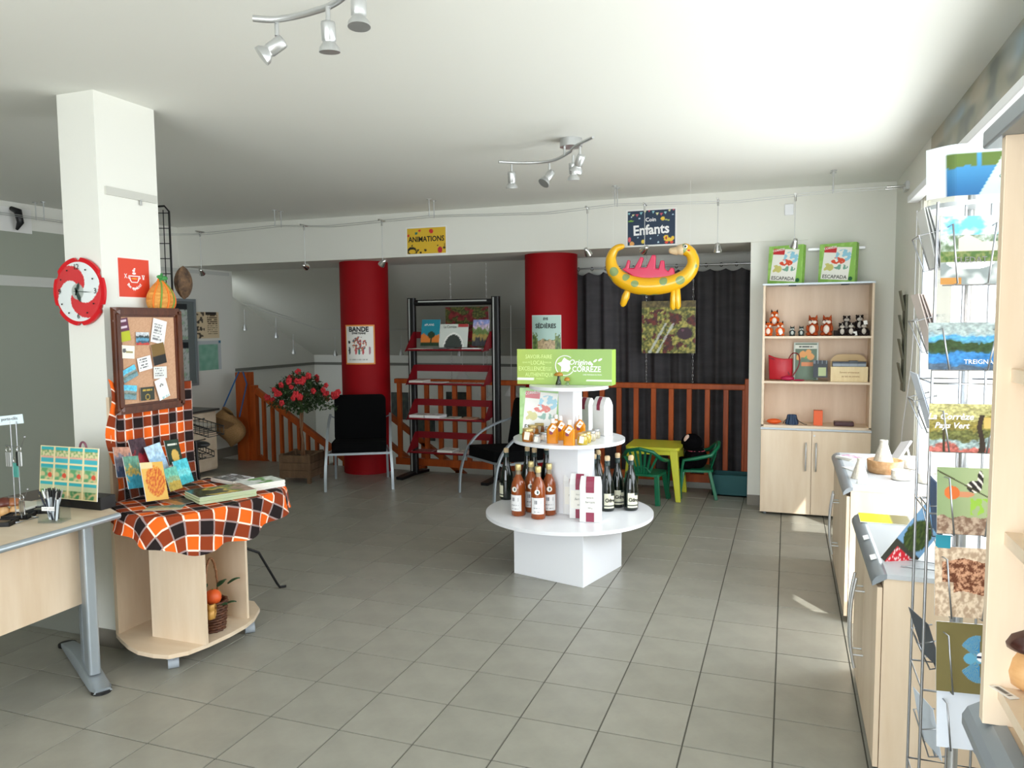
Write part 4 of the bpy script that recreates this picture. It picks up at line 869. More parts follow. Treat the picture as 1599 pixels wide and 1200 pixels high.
# pen cup
pcx, pcy = -3.00, 2.40
t = thing('pen_holder', 'clear square glass holder full of pens on the desk', 'pen holder', (pcx, pcy, .802), .3)
gm_ = ACRYL
MB().box(-.052, -.036, 0, .052, .036, .006).build('base', gm_, t)
for a in ((-.052, -.036, .052, -.033), (-.052, .033, .052, .036), (-.052, -.033, -.049, .033), (.049, -.033, .052, .033)): MB().box(a[0], a[1], .0, a[2], a[3], .105).build('glass_side', gm_, t)
lb_ = MB().box(-.03, -.0375, .055, .026, -.0365, .072).build('label', PAPER, t); text('1,50€ pièce', .011, basis_of(t) @ frame_((-.002, -.0378, .0635), X_, Z_), GREYP, lb_, ext=.0002)
penm = [BLACKP, mat('white_plastic', (225, 228, 232), .3), mat('navy_plastic', (30, 34, 52), .35)]
t0 = None
for k in range(22):
    rx = random.uniform(-.036, .036); ry = random.uniform(-.02, .02); d = V3(rx*9*.1+random.uniform(-.3, .3), random.uniform(-.18, .18), 1).normalized()
    M = Matrix.Translation((pcx+rx*.7, pcy+ry*.6, .81)) @ d.to_track_quat('Z', 'Y').to_matrix().to_4x4()
    o = MB(); o.T = Matrix(); o.cyl((0, 0, 0), (0, 0, .10), .0042, n=8)
    o = o.build('pen', penm[k % 3 if k % 5 else 1]); o.location = M.to_translation(); o.rotation_euler = M.to_euler()
    tag(o, 'pen standing in the clear holder on the desk', 'pen', 'pens in the glass holder')
    b = MB(); b.cyl((0, 0, .10), (0, 0, .13), .0048, .0042, n=8); b.box(-.002, .004, .10, .002, .0065, .128); b.cyl((0, 0, .13), (0, 0, .138), .002, n=6)
    b.build('cap', BLACKP if k % 4 else STEEL, o)
for k, (px, py, lab) in enumerate(((62, 800, 'open black gift box nearest the pens on the desk'), (30, 809, 'open black gift box second from the pens on the desk'), (2, 820, 'open black gift box at the left frame edge on the desk'))):
    q = at(px, py, 'Z', .80); t = thing('gift_box', lab, 'box', (q.x, q.y, .80), .45)
    b = MB(); b.box(-.055, -.04, 0, .055, .04, .004); b.box(-.055, -.04, 0, -.05, .04, .018); b.box(.05, -.04, 0, .055, .04, .018); b.box(-.055, -.04, 0, .055, -.035, .018); b.box(-.055, .035, 0, .055, .04, .018); b.build('tray', BLACKP, t)
    MB().box(-.049, -.034, .004, .049, .034, .013).build('foam', mat('black_foam', (26, 26, 28), .9), t)
    MB().prism([(x+.008, y) for x, y in rounded(.05, .036, .006)], .013, .016).build('metal_plate', mat('brass_grey', (150, 145, 120), .3, .8), t)
# keyring stand
t = thing('keyring_stand', 'wire keyring stand with a white header card at the left frame edge', 'stand', (-3.19, 2.37, .80))
kx, ky = -3.175, 2.37
for dx in (-.02, .015): MB().tube([(kx+dx, ky, .81), (kx+dx, ky, 1.24)], .0025, 6).build('upright', WIRE, t, world=True)
b = MB(); b.T = frame_((kx-.02, ky, 1.245), (1, .2, .1), Z_); b.box(-.065, -.02, 0, .065, .02, .002); hc = b.build('header_card', mat('blue_white_card', (214, 232, 240), .5), t, world=True)
text('porte-clés', .02, frame_((kx-.02, ky-.001, 1.25), (1, .2, .1), Z_) @ Matrix.Translation((0, 0, .003)), GREYP, hc)
for z in (1.13, .90):
    MB().tube([(kx-.06, ky, z), (kx+.04, ky, z), (kx+.075, ky-.01, z+.045)], .002, 6).build('hook_bar', WIRE, t, world=True); MB().ball((kx+.075, ky-.01, z+.045), .005).build('knob', WIRE, t, world=True)
MB().tube([(kx-.08, ky-.05, .805), (kx+.05, ky-.05, .805), (kx+.05, ky+.05, .805), (kx-.08, ky+.05, .805)], .003, 6, closed=True).build('base_loop', WIRE, t, world=True)
for k, (dx, z, nm, m_, lab) in enumerate(((.035, 1.09, 'a', STEEL, 'metal bar keyrings on the upper hook of the stand'), (-.03, 1.085, 'b', STEEL, 'metal keyring at the left of the upper hook'), (.012, 1.04, 'c', mat('teal_tag', (70, 140, 130), .4), 'keyring with a teal tag hanging below the upper hook'), (.035, .875, 'd', CHROME, 'clear keyrings on the lower hook of the stand'))):
    t = thing('keyring', lab, 'keyring', (kx+dx, ky-.01, z-.06))
    MB().tube([(kx+dx+.013*math.cos(a), ky-.01, z+.03+.013*math.sin(a)) for a in [2*PI*i/16 for i in range(16)]], .0018, 6, closed=True).build('ring', CHROME, t, world=True)
    for j in range(3 if k != 2 else 1):
        x = kx+dx+(j-1)*.011*(k != 2); MB().box(x-(.004 if k != 2 else .014), ky-.014, z-.045, x+(.004 if k != 2 else .014), ky-.008, z+.018).build('fob', m_ if k != 0 or j else BLACKM, t, world=True, bevel=.001)
def mushroom(px, py, yy, s, lab, capc=(138, 80, 44), stc_=(222, 178, 120), tilt=.0, z=None):
    q = at(px, py, 'Z', z or .80) if yy is None else at(px, py, 'Y', yy); t = thing('wooden_mushroom', lab, 'ornament', q)
    MB().lathe([(.014*s, 0), (.019*s, .008*s), (.018*s, .02*s), (.012*s, .034*s), (.010*s, .04*s)], 20).build('stem', mat('pale_turned_wood', stc_, .45, var=((20, 20, 60), (200, 152, 98))), t)
    MB().lathe([(.010*s, .036*s), (.028*s, .037*s), (.031*s, .043*s), (.026*s, .056*s), (.014*s, .065*s), (0, .068*s)], 24).build('cap', mat('cap_wood_%d' % capc[0], capc, .35), t)
mushroom(24, 803, None, 1.15, 'wooden mushroom with a brown cap standing behind the gift boxes', (150, 92, 52)); mushroom(7, 805, None, 1.2, 'darker wooden mushroom at the left frame edge', (92, 40, 28))
for k, (x, y, rz) in enumerate(((-3.40, 2.52, .3), (-3.38, 2.50, .15))):
    o = MB(); o.T = Matrix.Translation((x, y, .802+.012*k)) @ Matrix.Rotation(rz, 4, 'Z'); o.box(-.11, -.08, 0, .11, .08, .01); tag(o.build('booklet', [mat('grey_cover', (120, 124, 130), .4), pageb][k]), ['lower grey booklet lying behind the keyring stand', 'white-edged booklet on top of the grey booklet'][k], 'booklet')
# ================================================================ back left: cabinet, bag, tree, armchairs
t = thing('drawer_cabinet', 'low maple drawer cabinet with a dark top against the left wall', 'cabinet', (-6.38, 6.4, 0))
MB().box(-6.66, 5.75, .03, -6.13, 6.98, .70).build('body', WOOD, t, world=True)
MB().box(-6.67, 5.72, .70, -6.08, 7.0, .725).build('top', mat('dark_worktop', (70, 68, 64), .35), t, world=True, bevel=.004)
for z0, z1 in ((.05, .25), (.26, .46), (.47, .69)):
    for y0, y1 in ((5.76, 6.36), (6.37, 6.97)):
        d_ = MB().box(-6.13, y0, z0, -6.112, y1, z1).build('drawer', WOODH, t, world=True, bevel=.003)
        MB().tube([(-6.112, (y0+y1)/2-.1, z1-.06), (-6.085, (y0+y1)/2-.09, z1-.06), (-6.085, (y0+y1)/2+.09, z1-.06), (-6.112, (y0+y1)/2+.1, z1-.06)], .006, 6).build('handle', BLACKM, d_, world=True)
def plush_animal(name, lab, loc, rz, s, body, belly, ear, group=None, kind='fox', cat='plush toy'):
    t = thing(name, lab, cat, loc, rz, group)
    fb = mat('fur_%d_%d_%d' % body, body, .95, spec=.1, bump=(220, .8)); fw_ = mat('fur_%d_%d_%d' % belly, belly, .95, spec=.1, bump=(220, .8)); fe = mat('fur_%d_%d_%d' % ear, ear, .95, spec=.1)
    V = lambda x, y, z: (x*s, y*s, z*s)
    b = MB(); b.ball(V(0, 0, .38), V(.30, .26, .38)); b.ball(V(-.2, -.2, .12), V(.14, .2, .12)); b.ball(V(.2, -.2, .12), V(.14, .2, .12)); b.ball(V(-.28, -.12, .45), V(.08, .12, .2)); b.ball(V(.28, -.12, .45), V(.08, .12, .2)); b.build('body', fb, t)
    MB().ball(V(0, -.14, .38), V(.19, .16, .27)).build('belly', fw_, t)
    b = MB(); b.ball(V(0, -.02, .88), V(.27, .24, .23)); h = b.build('head', fb, t)
    if kind == 'badger':
        b = MB(); b.ball(V(0, -.16, .80), V(.2, .18, .14)); b.ball(V(0, -.1, .98), V(.06, .17, .13)); b.build('face', fw_, h)
    else:
        b = MB(); b.ball(V(-.12, -.15, .82), V(.12, .12, .11)); b.ball(V(.12, -.15, .82), V(.12, .12, .11)); b.build('face', fw_, h)
    MB().ball(V(0, -.26, .86), V(.1, .13, .08)).build('muzzle', fw_ if kind != 'fox' else fb, h)
    MB().ball(V(0, -.385, .89), V(.035, .03, .03), 8, 6).build('nose', BLACKP, h)
    for sx in (-1, 1):
        MB().ball(V(sx*.1, -.235, .95), V(.03, .02, .035), 8, 6).build('eye', BLACKP, h)
        b = MB()
        if kind == 'badger': b.ball(V(sx*.2, .02, 1.06), V(.07, .04, .07), 8, 6)
        else: b.cyl(V(sx*.17, 0, 1.02), V(sx*.22, 0, 1.25), .09*s, .008*s, 10)
        b.build('ear', fe, h)
    if kind == 'squirrel': MB().tube([V(0, .2, .1), V(.0, .42, .3), V(0, .45, .7), V(0, .3, .95)], [.1*s, .17*s, .2*s, .08*s], 10).build('tail', fb, t)
    return t
plush_animal('plush_fox', 'orange plush fox standing on the low drawer cabinet', (-6.3, 6.62, .725), 1.1, .17, (170, 96, 40), (220, 200, 180), (140, 76, 34))
b = MB(); b.ball((-6.42, 6.35, .78), (.14, .12, .075)); tag(b.build('dark_bundle', mat('dark_brown_cloth', (44, 36, 30), .9)), 'dark brown soft item on the low drawer cabinet behind the plush fox', 'soft toy')
straw = mat('straw', (176, 138, 92), .85, var=((50, 50, 160), (146, 106, 62)), bump=(150, .8))
t = thing('straw_bag', 'round straw shoulder bag with blue straps hanging from the newel post', 'bag', (-6.22, 7.3, .25))
b = MB(); b.grid(lambda u, v: V3(-6.24+.24*math.cos(2*PI*u)*math.sin(PI*min(.93, max(.02, v)))**.75*(1-.12*v), 7.32+.14*math.sin(2*PI*u)*math.sin(PI*min(.93, max(.02, v)))**.7, .27+.38*v+.05*math.cos(2*PI*u)*(-1)), 32, 16); b.build('body', straw, t, world=True)
b = MB(); b._add([(-6.36, 7.165, .62), (-6.02, 7.165, .52), (-6.12, 7.155, .46), (-6.22, 7.15, .47)], [(0, 3, 2, 1)]); b.build('flap_edge', mat('straw_dark', (120, 88, 54), .8), t, world=True, solid=.006)
blue = mat('blue_strap', (40, 92, 150), .7)
b = MB(); b.beam((-6.38, 7.35, .60), (-6.30, 7.61, 1.10), .018, .004, (0, 1, 0)); b.build('strap', blue, t, world=True)
b = MB(); b.beam((-6.10, 7.35, .58), (-6.19, 7.61, .95), .018, .004, (0, 1, 0)); b.beam((-6.19, 7.61, .95), (-6.24, 7.61, 1.10), .018, .004, (0, 1, 0)); b.build('strap', blue, t, world=True)
# flowering tree in a wooden planter
px_, py_ = -4.86, 6.82
t = thing('potted_tree', 'small standard tree with red flowers in a rough square wooden planter', 'plant', (px_, py_, 0), .15)
pw = mat('old_planter_wood', (120, 92, 66), .85, var=((12, 12, 4), (84, 62, 44)), bump=(50, .6))
for k in range(3):
    z = .06+k*.08
    for sx in (-1, 1): MB().box(sx*.165-.012, -.165, z, sx*.165+.012, .165, z+.076).build('plank', pw, t); MB().box(-.175, sx*.165-.012, z, .175, sx*.165+.012, z+.076).build('plank', pw, t)
for sx in (-1, 1):
    for sy in (-1, 1): MB().box(sx*.15-.018, sy*.15-.018, 0, sx*.15+.018, sy*.15+.018, .31).build('foot', pw, t)
MB().box(-.155, -.155, .06, .155, .155, .25).build('soil', mat('soil', (48, 38, 30), .95), t)
MB().tube([(0, 0, .25), (.012, 0, .45), (-.012, .006, .62), (.008, 0, .85)], [.018, .014, .013, .012], 8).build('trunk', mat('bark', (120, 84, 58), .8, bump=(60, .5)), t)
MB().tube([(.03, .01, .25), (.0, .01, .5), (.025, 0, .8)], [.012, .01, .01], 8).build('trunk', mat('bark'), t)
rg = random.Random(3); lv = MB(); fl_ = MB(); cx3 = V3(0, 0, .93)
br_ = MB()
for k in range(26):
    d = V3(rg.gauss(0, 1), rg.gauss(0, 1), rg.gauss(0, .8)+.2).normalized(); e_ = cx3+V3(d.x*.26, d.y*.26, d.z*.21); br_.tube([V3(0, 0, .82), cx3+d*.08, e_], .004, 4)
br_.build('branches', mat('bark'), t)
def leafq(mb, p, s, rg):
    q = Matrix.Rotation(rg.uniform(0, 6.3), 3, 'Z') @ Matrix.Rotation(rg.uniform(-1.2, 1.2), 3, 'X'); mb._add([p+q @ Vector(v) for v in ((0, 0, 0), (s*.35, s*.5, .004), (0, s, 0), (-s*.35, s*.5, .004))], [(0, 1, 2, 3)])
for k in range(2300):
    d = V3(rg.gauss(0, 1), rg.gauss(0, 1), rg.gauss(0, 1)).normalized(); r = rg.uniform(.45, 1)**.6; lump = 1+.25*nz(d.x*2.5, d.y*2.5, d.z*2.5)
    leafq(lv, cx3+V3(d.x*.27, d.y*.27, d.z*.215+.0)*r*lump, rg.uniform(.025, .045), rg)
for a, ln in ((.1, .36), (-.25, .42), (2.6, .33), (3.3, .36)):
    for k in range(60):
        s = rg.uniform(.6, 1); leafq(lv, cx3+V3(math.cos(a)*ln*s, rg.uniform(-.05, .05), -.08+.1*math.sin(a*3)*s+rg.uniform(-.03, .03)), .035, rg)
lv.build('foliage', mat('tree_leaf', (36, 58, 30), .6, var=((9, 9, 9), (66, 92, 46))), t)['kind'] = 'stuff'
fm_ = mat('red_flower', (206, 44, 52), .6)
for k in range(34):
    if k < 28: d = V3(rg.gauss(0, 1), rg.gauss(0, 1)-.9, rg.gauss(0, .8)+.45).normalized(); p = cx3+V3(d.x*.29, d.y*.29, d.z*.235)
    else: a, ln = ((.1, .38), (-.25, .44), (2.6, .35), (3.3, .38))[k % 4]; p = cx3+V3(math.cos(a)*ln, -.03+.02*(k % 3), -.06+.02*(k % 5))
    b = MB(); rr = rg.uniform(.013, .022)
    for j in range(5): q = Matrix.Rotation(j*1.257+k, 3, 'Y') @ Vector((rr, 0, 0)); b.ball(p+q+V3(0, -.004*j, 0), (rr, rr*.7, rr), 6, 4)
    b.build('flower', fm_, t)
# armchairs
def armchair(lab, loc, rz):
    t = thing('armchair', lab, 'chair', loc, rz, 'black armchairs')
    b = MB(); b.T = Matrix.Translation((0, -.02, .41)) @ Matrix.Rotation(-.06, 4, 'X'); b.prism(rounded(.54, .56, .05), -.05, .05); b.build('seat', BLACKF, t, bevel=.03)
    b = MB(); b.T = Matrix.Translation((0, .25, .66)) @ Matrix.Rotation(PI/2-.18, 4, 'X'); b.prism(rounded(.54, .50, .06), -.045, .045); b.build('backrest', BLACKF, t, bevel=.03)
    for sx in (-1, 1):
        x = sx*.315
        P = rodpts([V3(x*1.05, -.36, .0), V3(x*1.04, -.345, .2), V3(x, -.28, .42), V3(x, -.14, .57), V3(x, .06, .655), V3(x, .26, .70)], 5)
        vs = MB()
        for i in range(len(P)-1): vs.beam(P[i], P[i+1]+(P[i+1]-P[i])*.08, .026, .018, (1, 0, 0) if False else (0, -1, .3))
        vs.build('front_leg', SILVER, t)
        MB().beam((x*.86, .24, .36), (x*.88, .30, 0), .024, .018, (0, 1, 0)).build('rear_leg', SILVER, t)
        MB().beam((x, -.27, .355), (x*.86, .27, .34), .016, .022).build('side_bar', SILVER, t)
        MB().beam((x, .24, .69), (x*.82, .28, .66), .012, .012).build('arm_joint', SILVER, t)
    MB().beam((-.315, -.275, .36), (.315, -.275, .36), .016, .022).build('front_bar', SILVER, t)
    return t
a1 = armchair('black armchair with silver legs facing the viewer in front of the left red column', (-4.17, 6.86, 0), .50)
dup(a1, (-2.53, 6.86, 0), -.66, 'black armchair seen from its side, partly behind the white display')
# ---------------------------------------------------------------- red display stand
t = thing('brochure_stand', 'black metal brochure stand with four dark red trays', 'display stand', (-3.36, 7.4, 0))
for x in (-3.835, -2.86):
    b = MB(); b.prism([(x+q[0], 7.43+q[1]) for q in rounded(.09, .06, .02)], 0.03, 1.94); p = b.build('post', BLACKM, t, world=True)
    MB().box(x-.022, 7.396, .05, x-.008, 7.402, 1.93).build('chrome_strip', STEEL, p, world=True)
    b = MB(); b.beam((x-.005, 7.44, .03), (x-.03, 7.13, .018), .08, .03); b.beam((x+.005, 7.44, .03), (x+.03, 7.66, .018), .08, .03); b.build('foot', BLACKM, t, world=True)
b = MB(); b.cyl((-3.79, 7.43, 1.885), (-2.9, 7.43, 1.885), .033, n=20); b.build('top_bar', BLACKM, t, world=True)
MB().box(-3.74, 7.394, 1.89, -2.95, 7.398, 1.905).build('chrome_strip', STEEL, t, world=True)
TZ = [1.375, 1.02, .648, .29]
for k, z in enumerate(TZ):
    b = MB(); b.box(-3.77, 7.18, z, -2.925, 7.42, z+.006); b.box(-3.77, 7.18, z, -2.925, 7.186, z+.022)
    zb = z+.20
    for x in (-3.79, -2.905): b._add([(x-.003, 7.17, z-.005), (x-.003, 7.43, z+.03), (x-.003, 7.45, zb), (x-.003, 7.37, zb), (x+.003, 7.17, z-.005), (x+.003, 7.43, z+.03), (x+.003, 7.45, zb), (x+.003, 7.37, zb)], [(0, 1, 2, 3), (7, 6, 5, 4), (0, 4, 5, 1), (1, 5, 6, 2), (2, 6, 7, 3), (3, 7, 4, 0)])
    tr_ = b.build('tray', DRED, t, world=True)
    MB().box(-3.79, 7.435, zb-.07, -2.905, 7.447, zb).build('back_rail', DRED, t, world=True)
def onstand(px0, py0, px1, py1, fn, lab, yy=7.36, nx=26):
    p0, p1 = at(px0, py1, 'Y', yy), at(px1, py0, 'Y', yy); o = sheet('standing_brochure', p1.x-p0.x, p1.z-p0.z, fn, frame_(((p0.x+p1.x)/2, yy, (p0.z+p1.z)/2), X_, (0, .2, 1)), None, nx, nx, .006, PRINTG); tag(o, lab, 'brochure'); return o
o = onstand(659, 499, 687, 541, lambda u, v: (c255(40, 60, 40) if blob(u, v, .55, .42, .2, .13) or (abs(u-.55) < .04 and v < .42) or v < .12 else (c255(210, 120, 50) if v < .42+.1*nz(u*4, 1) else c255(30, 130, 150))), 'teal and orange brochure standing on the top red tray')
text('#PLANS', .032, frame_(o.location+V3(-.0, -.024, .225), X_, Z_), WHITEI, o)
o = onstand(688, 506, 731, 543, lambda u, v: (c255(60, 66, 62) if blob(u, v, .5, .0, .32, .55) else (c255(170, 60, 60) if v > .85 and u > .65 else c255(206, 212, 204))) if not (blob(u, v, .5, .0, .36, .62) and not blob(u, v, .5, .0, .32, .55)) else c255(236, 236, 230), 'wide pale brochure with a round photo on the top red tray')
text('La Corrèze', .04, frame_(o.location+V3(-.03, -.024, .215), X_, Z_), BLACKI, o, sx=.8)
o = onstand(739, 499, 764, 541, photo([(.25, (60, 60, 66)), (.45, (150, 130, 70)), (.65, (100, 120, 70)), (.8, (190, 170, 190)), (2, (130, 140, 190))], .12), 'landscape magazine standing at the right of the top red tray')
cols = {0: [(-3.66, .20, 3, (225, 222, 215)), (-3.47, .12, 2, (150, 190, 170)), (-3.36, .10, 4, (70, 70, 72)), (-3.24, .1, 3, (130, 120, 110)), (-3.05, .2, 4, (232, 232, 230))],
        1: [(-3.68, .16, 6, (220, 214, 205)), (-3.48, .2, 3, (235, 235, 235)), (-3.3, .14, 2, (190, 180, 170)), (-3.14, .14, 2, (210, 196, 190)), (-3.0, .1, 2, (226, 224, 220))],
        2: [(-3.68, .17, 7, (228, 226, 222)), (-3.5, .17, 7, (236, 236, 236)), (-3.31, .14, 3, (205, 212, 200)), (-3.12, .17, 3, (200, 150, 120))],
        3: [(-3.62, .2, 2, (130, 60, 54)), (-3.36, .17, 6, (236, 236, 230)), (-3.16, .15, 3, (226, 214, 204))]}
nmT = ['top', 'second', 'third', 'lowest']; nmP = ['at the left end', 'left of the middle', 'in the middle', 'right of the middle', 'at the right end']
for k in cols:
    for i, (x, w, n, c) in enumerate(cols[k]):
        cn = {True: 'pale', False: 'dark'}[sum(c) > 450]
        pos = nmP[i] if len(cols[k]) == 5 else (['at the left end', 'second from the left', 'third from the left', 'at the right end'][i] if len(cols[k]) == 4 else ['at the left', 'in the middle', 'at the right'][i])
        b = MB()
        for j in range(n): b.box(x-w/2+.004*math.sin(j*3), 7.19+.003*math.cos(j*2), TZ[k]+.007+j*.006, x+w/2+.004*math.sin(j*3), 7.38, TZ[k]+.007+j*.006+.005)
        o = b.build('leaflet_stack', mat('paper_%d_%d_%d' % c, c, .6)); tag(o, 'flat stack of %s leaflets %s of the %s red tray' % (cn, pos, nmT[k]), 'leaflets', 'leaflet stacks on the red trays')
        sheet('cover', w*.98, .185, photo([(.4, c), (.6, tuple(int(q*.7) for q in c)), (2, tuple(min(255, q+14) for q in c))], .25, 3, 3, .1, i+k*7), Matrix.Translation((x, 7.285, TZ[k]+.007+n*.006)), o, 10, 10, .001)
# ================================================================ central round display
DX, DY = -1.375, 4.92; AZ = -.265
t = thing('round_display', 'white three-tier display with round shelves on a square base', 'display stand', (DX, DY, 0), 0)
R4 = Matrix.Rotation(AZ, 4, 'Z')
def rbox(cx, cy, h, z0, z1): b = MB(); b.T = Matrix.Translation((cx, cy, 0)) @ R4; b.box(-h, -h, z0, h, h, z1); return b
bx, by = -1.355, 4.83
rbox(bx, by, .262, 0, .36).build('base_box', WHITE, t, world=True, bevel=.002)
rbox(DX+.02, DY, .112, .38, .86).build('column', WHITE, t, world=True, bevel=.002)
rbox(DX+.01, DY, .058, .88, 1.215).build('column', WHITE, t, world=True, bevel=.002)
for r, z in ((.565, .36), (.375, .86), (.265, 1.215)):
    b = MB(); b.prism([(DX+r*math.cos(2*PI*k/80), DY+r*math.sin(2*PI*k/80)) for k in range(80)], z, z+.022, True); b.build('round_shelf', WHITE, t, world=True)
Z1, Z2, Z3 = .383, .883, 1.238
# green sign
t = thing('shop_sign', 'wide bright green sign reading Origine Corrèze on top of the white display', 'sign', (DX, DY+.02, Z3), -.03)
sp = [at(808, 548, 'Y', 4.90), at(956, 543, 'Y', 4.90), at(808, 600, 'Y', 4.90), at(956, 597, 'Y', 4.90)]
sx0, sx1, sz1 = sp[0].x, sp[1].x, (sp[0].z+sp[1].z)/2; sw, sh = sx1-sx0, sz1-Z3; sc = V3((sx0+sx1)/2, 4.90, (sz1+Z3)/2)
MB().box(sx0, 4.902, Z3, sx1, 5.02, sz1-.004).build('box', mat('green_board', (158, 196, 84), .5), t, world=True)
def org(u, v):
    c = mix(c255(176, 198, 92), c255(148, 182, 98), min(1, u*1.6))
    if (.12 < v < .17 and u < .18) or (.12 < v < .165 and u > .74): return c255(245, 248, 240)
    return c
FS = frame_(sc+V3(0, -.0005, 0), X_, Z_)
sheet('print', sw, sh, org, FS, t, 90, 30, .0015)
FT = FS @ Matrix.Translation((0, 0, .002)); pg = mat('pale_green_ink', (222, 240, 160), .6)
def tx(s_, size, u, v, m_, **k): text(s_, size, FT @ Matrix.Translation(((u-.5)*sw, (v-.5)*sh, 0)), m_, t, **k)
tx('SAVOIR-FAIRE', .038, .235, .78, pg, sx=.8); tx('LOCAL', .040, .225, .61, pg, sx=.8); tx('EXCELLENCE', .040, .16, .44, pg, sx=.8); tx('AUTHENTIQUE', .036, .24, .27, pg, sx=.8)
for u, v, s_ in ((.1, .62, 'QUALITÉ'), (.33, .62, 'TERROIR'), (.335, .47, 'CIRCUIT'), (.335, .41, 'COURT'), (.25, .16, 'PASSION')): tx(s_, .014, u, v, pg)
tx('Origine', .050, .67, .63, WHITEI, shear=.25, off=.0008); tx('CORRÈZE', .052, .74, .44, WHITEI, off=.001, sx=.86); tx('UNE MARQUE DU PAYS', .012, .80, .29, WHITEI)
b = MB(); b.T = FT @ Matrix.Translation(((.515-.5)*sw, .04*sh, 0)); b.tube([(.066*math.cos(a), .066*math.sin(a), 0) for a in [.9+i*.17 for i in range(29)]], .0035, 5); b.build('ring', WHITEI, t, world=True)
b = MB(); b.T = FT @ Matrix.Translation(((.51-.5)*sw, .05*sh, 0)) @ Matrix.Scale(.052, 4)
b.prism([(0, 1), (.35, .72), (.85, .5), (.7, 0), (.85, -.4), (.5, -.85), (0, -.78), (-.45, -.85), (-.4, -.2), (-.95, .25), (-.35, .45), (-.2, .75)], 0, .02); b.build('map_shape', WHITEI, t, world=True)
b = MB(); b.T = FT
for u, v, a in ((.79, .6, -.7), (.83, .68, .6), (.88, .71, .5)): b.ball(((u-.5)*sw, (v-.5)*sh, 0), (.016, .007, .001), 10, 6, Matrix.Rotation(a, 3, 'Z'))
b.build('leaf_marks', WHITEI, t, world=True)
for k, (px, py, s, dz, l) in enumerate(((873, 601, 1.3, .03, 'tallest'), (899, 601, 1.05, .02, 'right'), (886, 602, .8, .0, 'smallest'))):
    q = at(px, py, 'Z', Z3); t = thing('glass_mushroom', '%s of the small glass mushrooms with amber caps before the green sign' % l, 'ornament', (q.x, q.y, Z3))
    MB().lathe([(.014*s, 0), (.016*s, .01), (.008*s, .02+dz*.6), (.007*s, .03+dz)], 14).build('stem', GLASS, t)
    MB().lathe([(.006*s, .028+dz), (.024*s, .03+dz), (.026*s, .038+dz), (.016*s, .052+dz), (0, .056+dz)], 18).build('cap', mat('amber_cap', (170, 116, 30), .2, coat=.5), t)
# game boxes
def esc(u, v):
    if .13 < u < .9 and v < .97:
        if v > .80 and u < .48: return c255(200, 50, 55)
        if blob(u, v, .55, .56, .2, .1) and nz(u*12, v*12, 4) > -.15: return c255(220, 84, 56)
        if blob(u, v, .68, .72, .22, .18) and nz(u*9, v*9, 2) > -.1: return c255(150, 205, 226)
        if blob(u, v, .3, .36, .16, .12) and nz(u*9, v*9, 6) > -.1: return c255(206, 200, 120)
        if blob(u, v, .65, .38, .2, .08) and nz(u*10, v*10, 8) > 0: return c255(120, 170, 150)
        return c255(238, 238, 230)
    return c255(140, 190, 90)
def gamebox(lab, loc, rz, w=.262, h=.262, lean=.08):
    t = thing('board_game_box', lab, 'board game', loc, rz, 'green board game boxes')
    FG = frame_((0, -.03+lean*h/2*0, h/2), X_, (0, lean, 1)); b = MB(); b.T = FG; b.box(-w/2, -h/2, -.058, w/2, h/2, 0)
    b.build('box', mat('green_game_card', (128, 182, 72), .45, var=((30, 30, 30), (150, 200, 96))), t, bevel=.002)
    cover = sheet('cover', w-.004, h-.004, lambda u, v: c255(140, 190, 90) if nz(u*5, v*5, 3) < .15 else c255(160, 205, 110), FG, t, 20, 20, .0006, PRINTG, world=False)
    FP = FG @ Matrix.Translation((-.005, .0, .001)) @ Matrix.Rotation(-.09, 4, 'Z')
    sheet('cover_picture', w*.76, h*.86, lambda u, v: esc(.13+u*.77, v), FP, t, 70, 76, .0006, PRINTG, world=False)
    bo = basis_of(t)
    text('ESCAPADA', .041, bo @ FP @ Matrix.Translation((0, -h*.36, .0008)), BLACKI, t, off=.0004, sx=1.0)
    text('CORRÈZE', .024, bo @ FP @ Matrix.Translation((-w*.22, h*.37, .0012)) @ Matrix.Rotation(.2, 4, 'Z'), WHITEI, t, off=.0004)
    b = MB(); b.T = FG @ Matrix.Translation((w*.38, -h*.42, .0008)); b.prism([(.017*math.cos(2*PI*i/20), .017*math.sin(2*PI*i/20)) for i in range(20)], 0, .0008); b.build('round_logo', mat('deep_green', (20, 90, 50), .5), t)
    return t
g0 = gamebox('green board game box standing on the middle tier of the white display', (-1.60, 5.02, Z2), .22, w=.30, h=.325)
g1 = dup(g0, (-.02, 6.95, 1.968), -.42, 'left green board game box on top of the tall cabinet'); g2 = dup(g0, (.385, 6.93, 1.968), -.42, 'right green board game box on top of the tall cabinet')
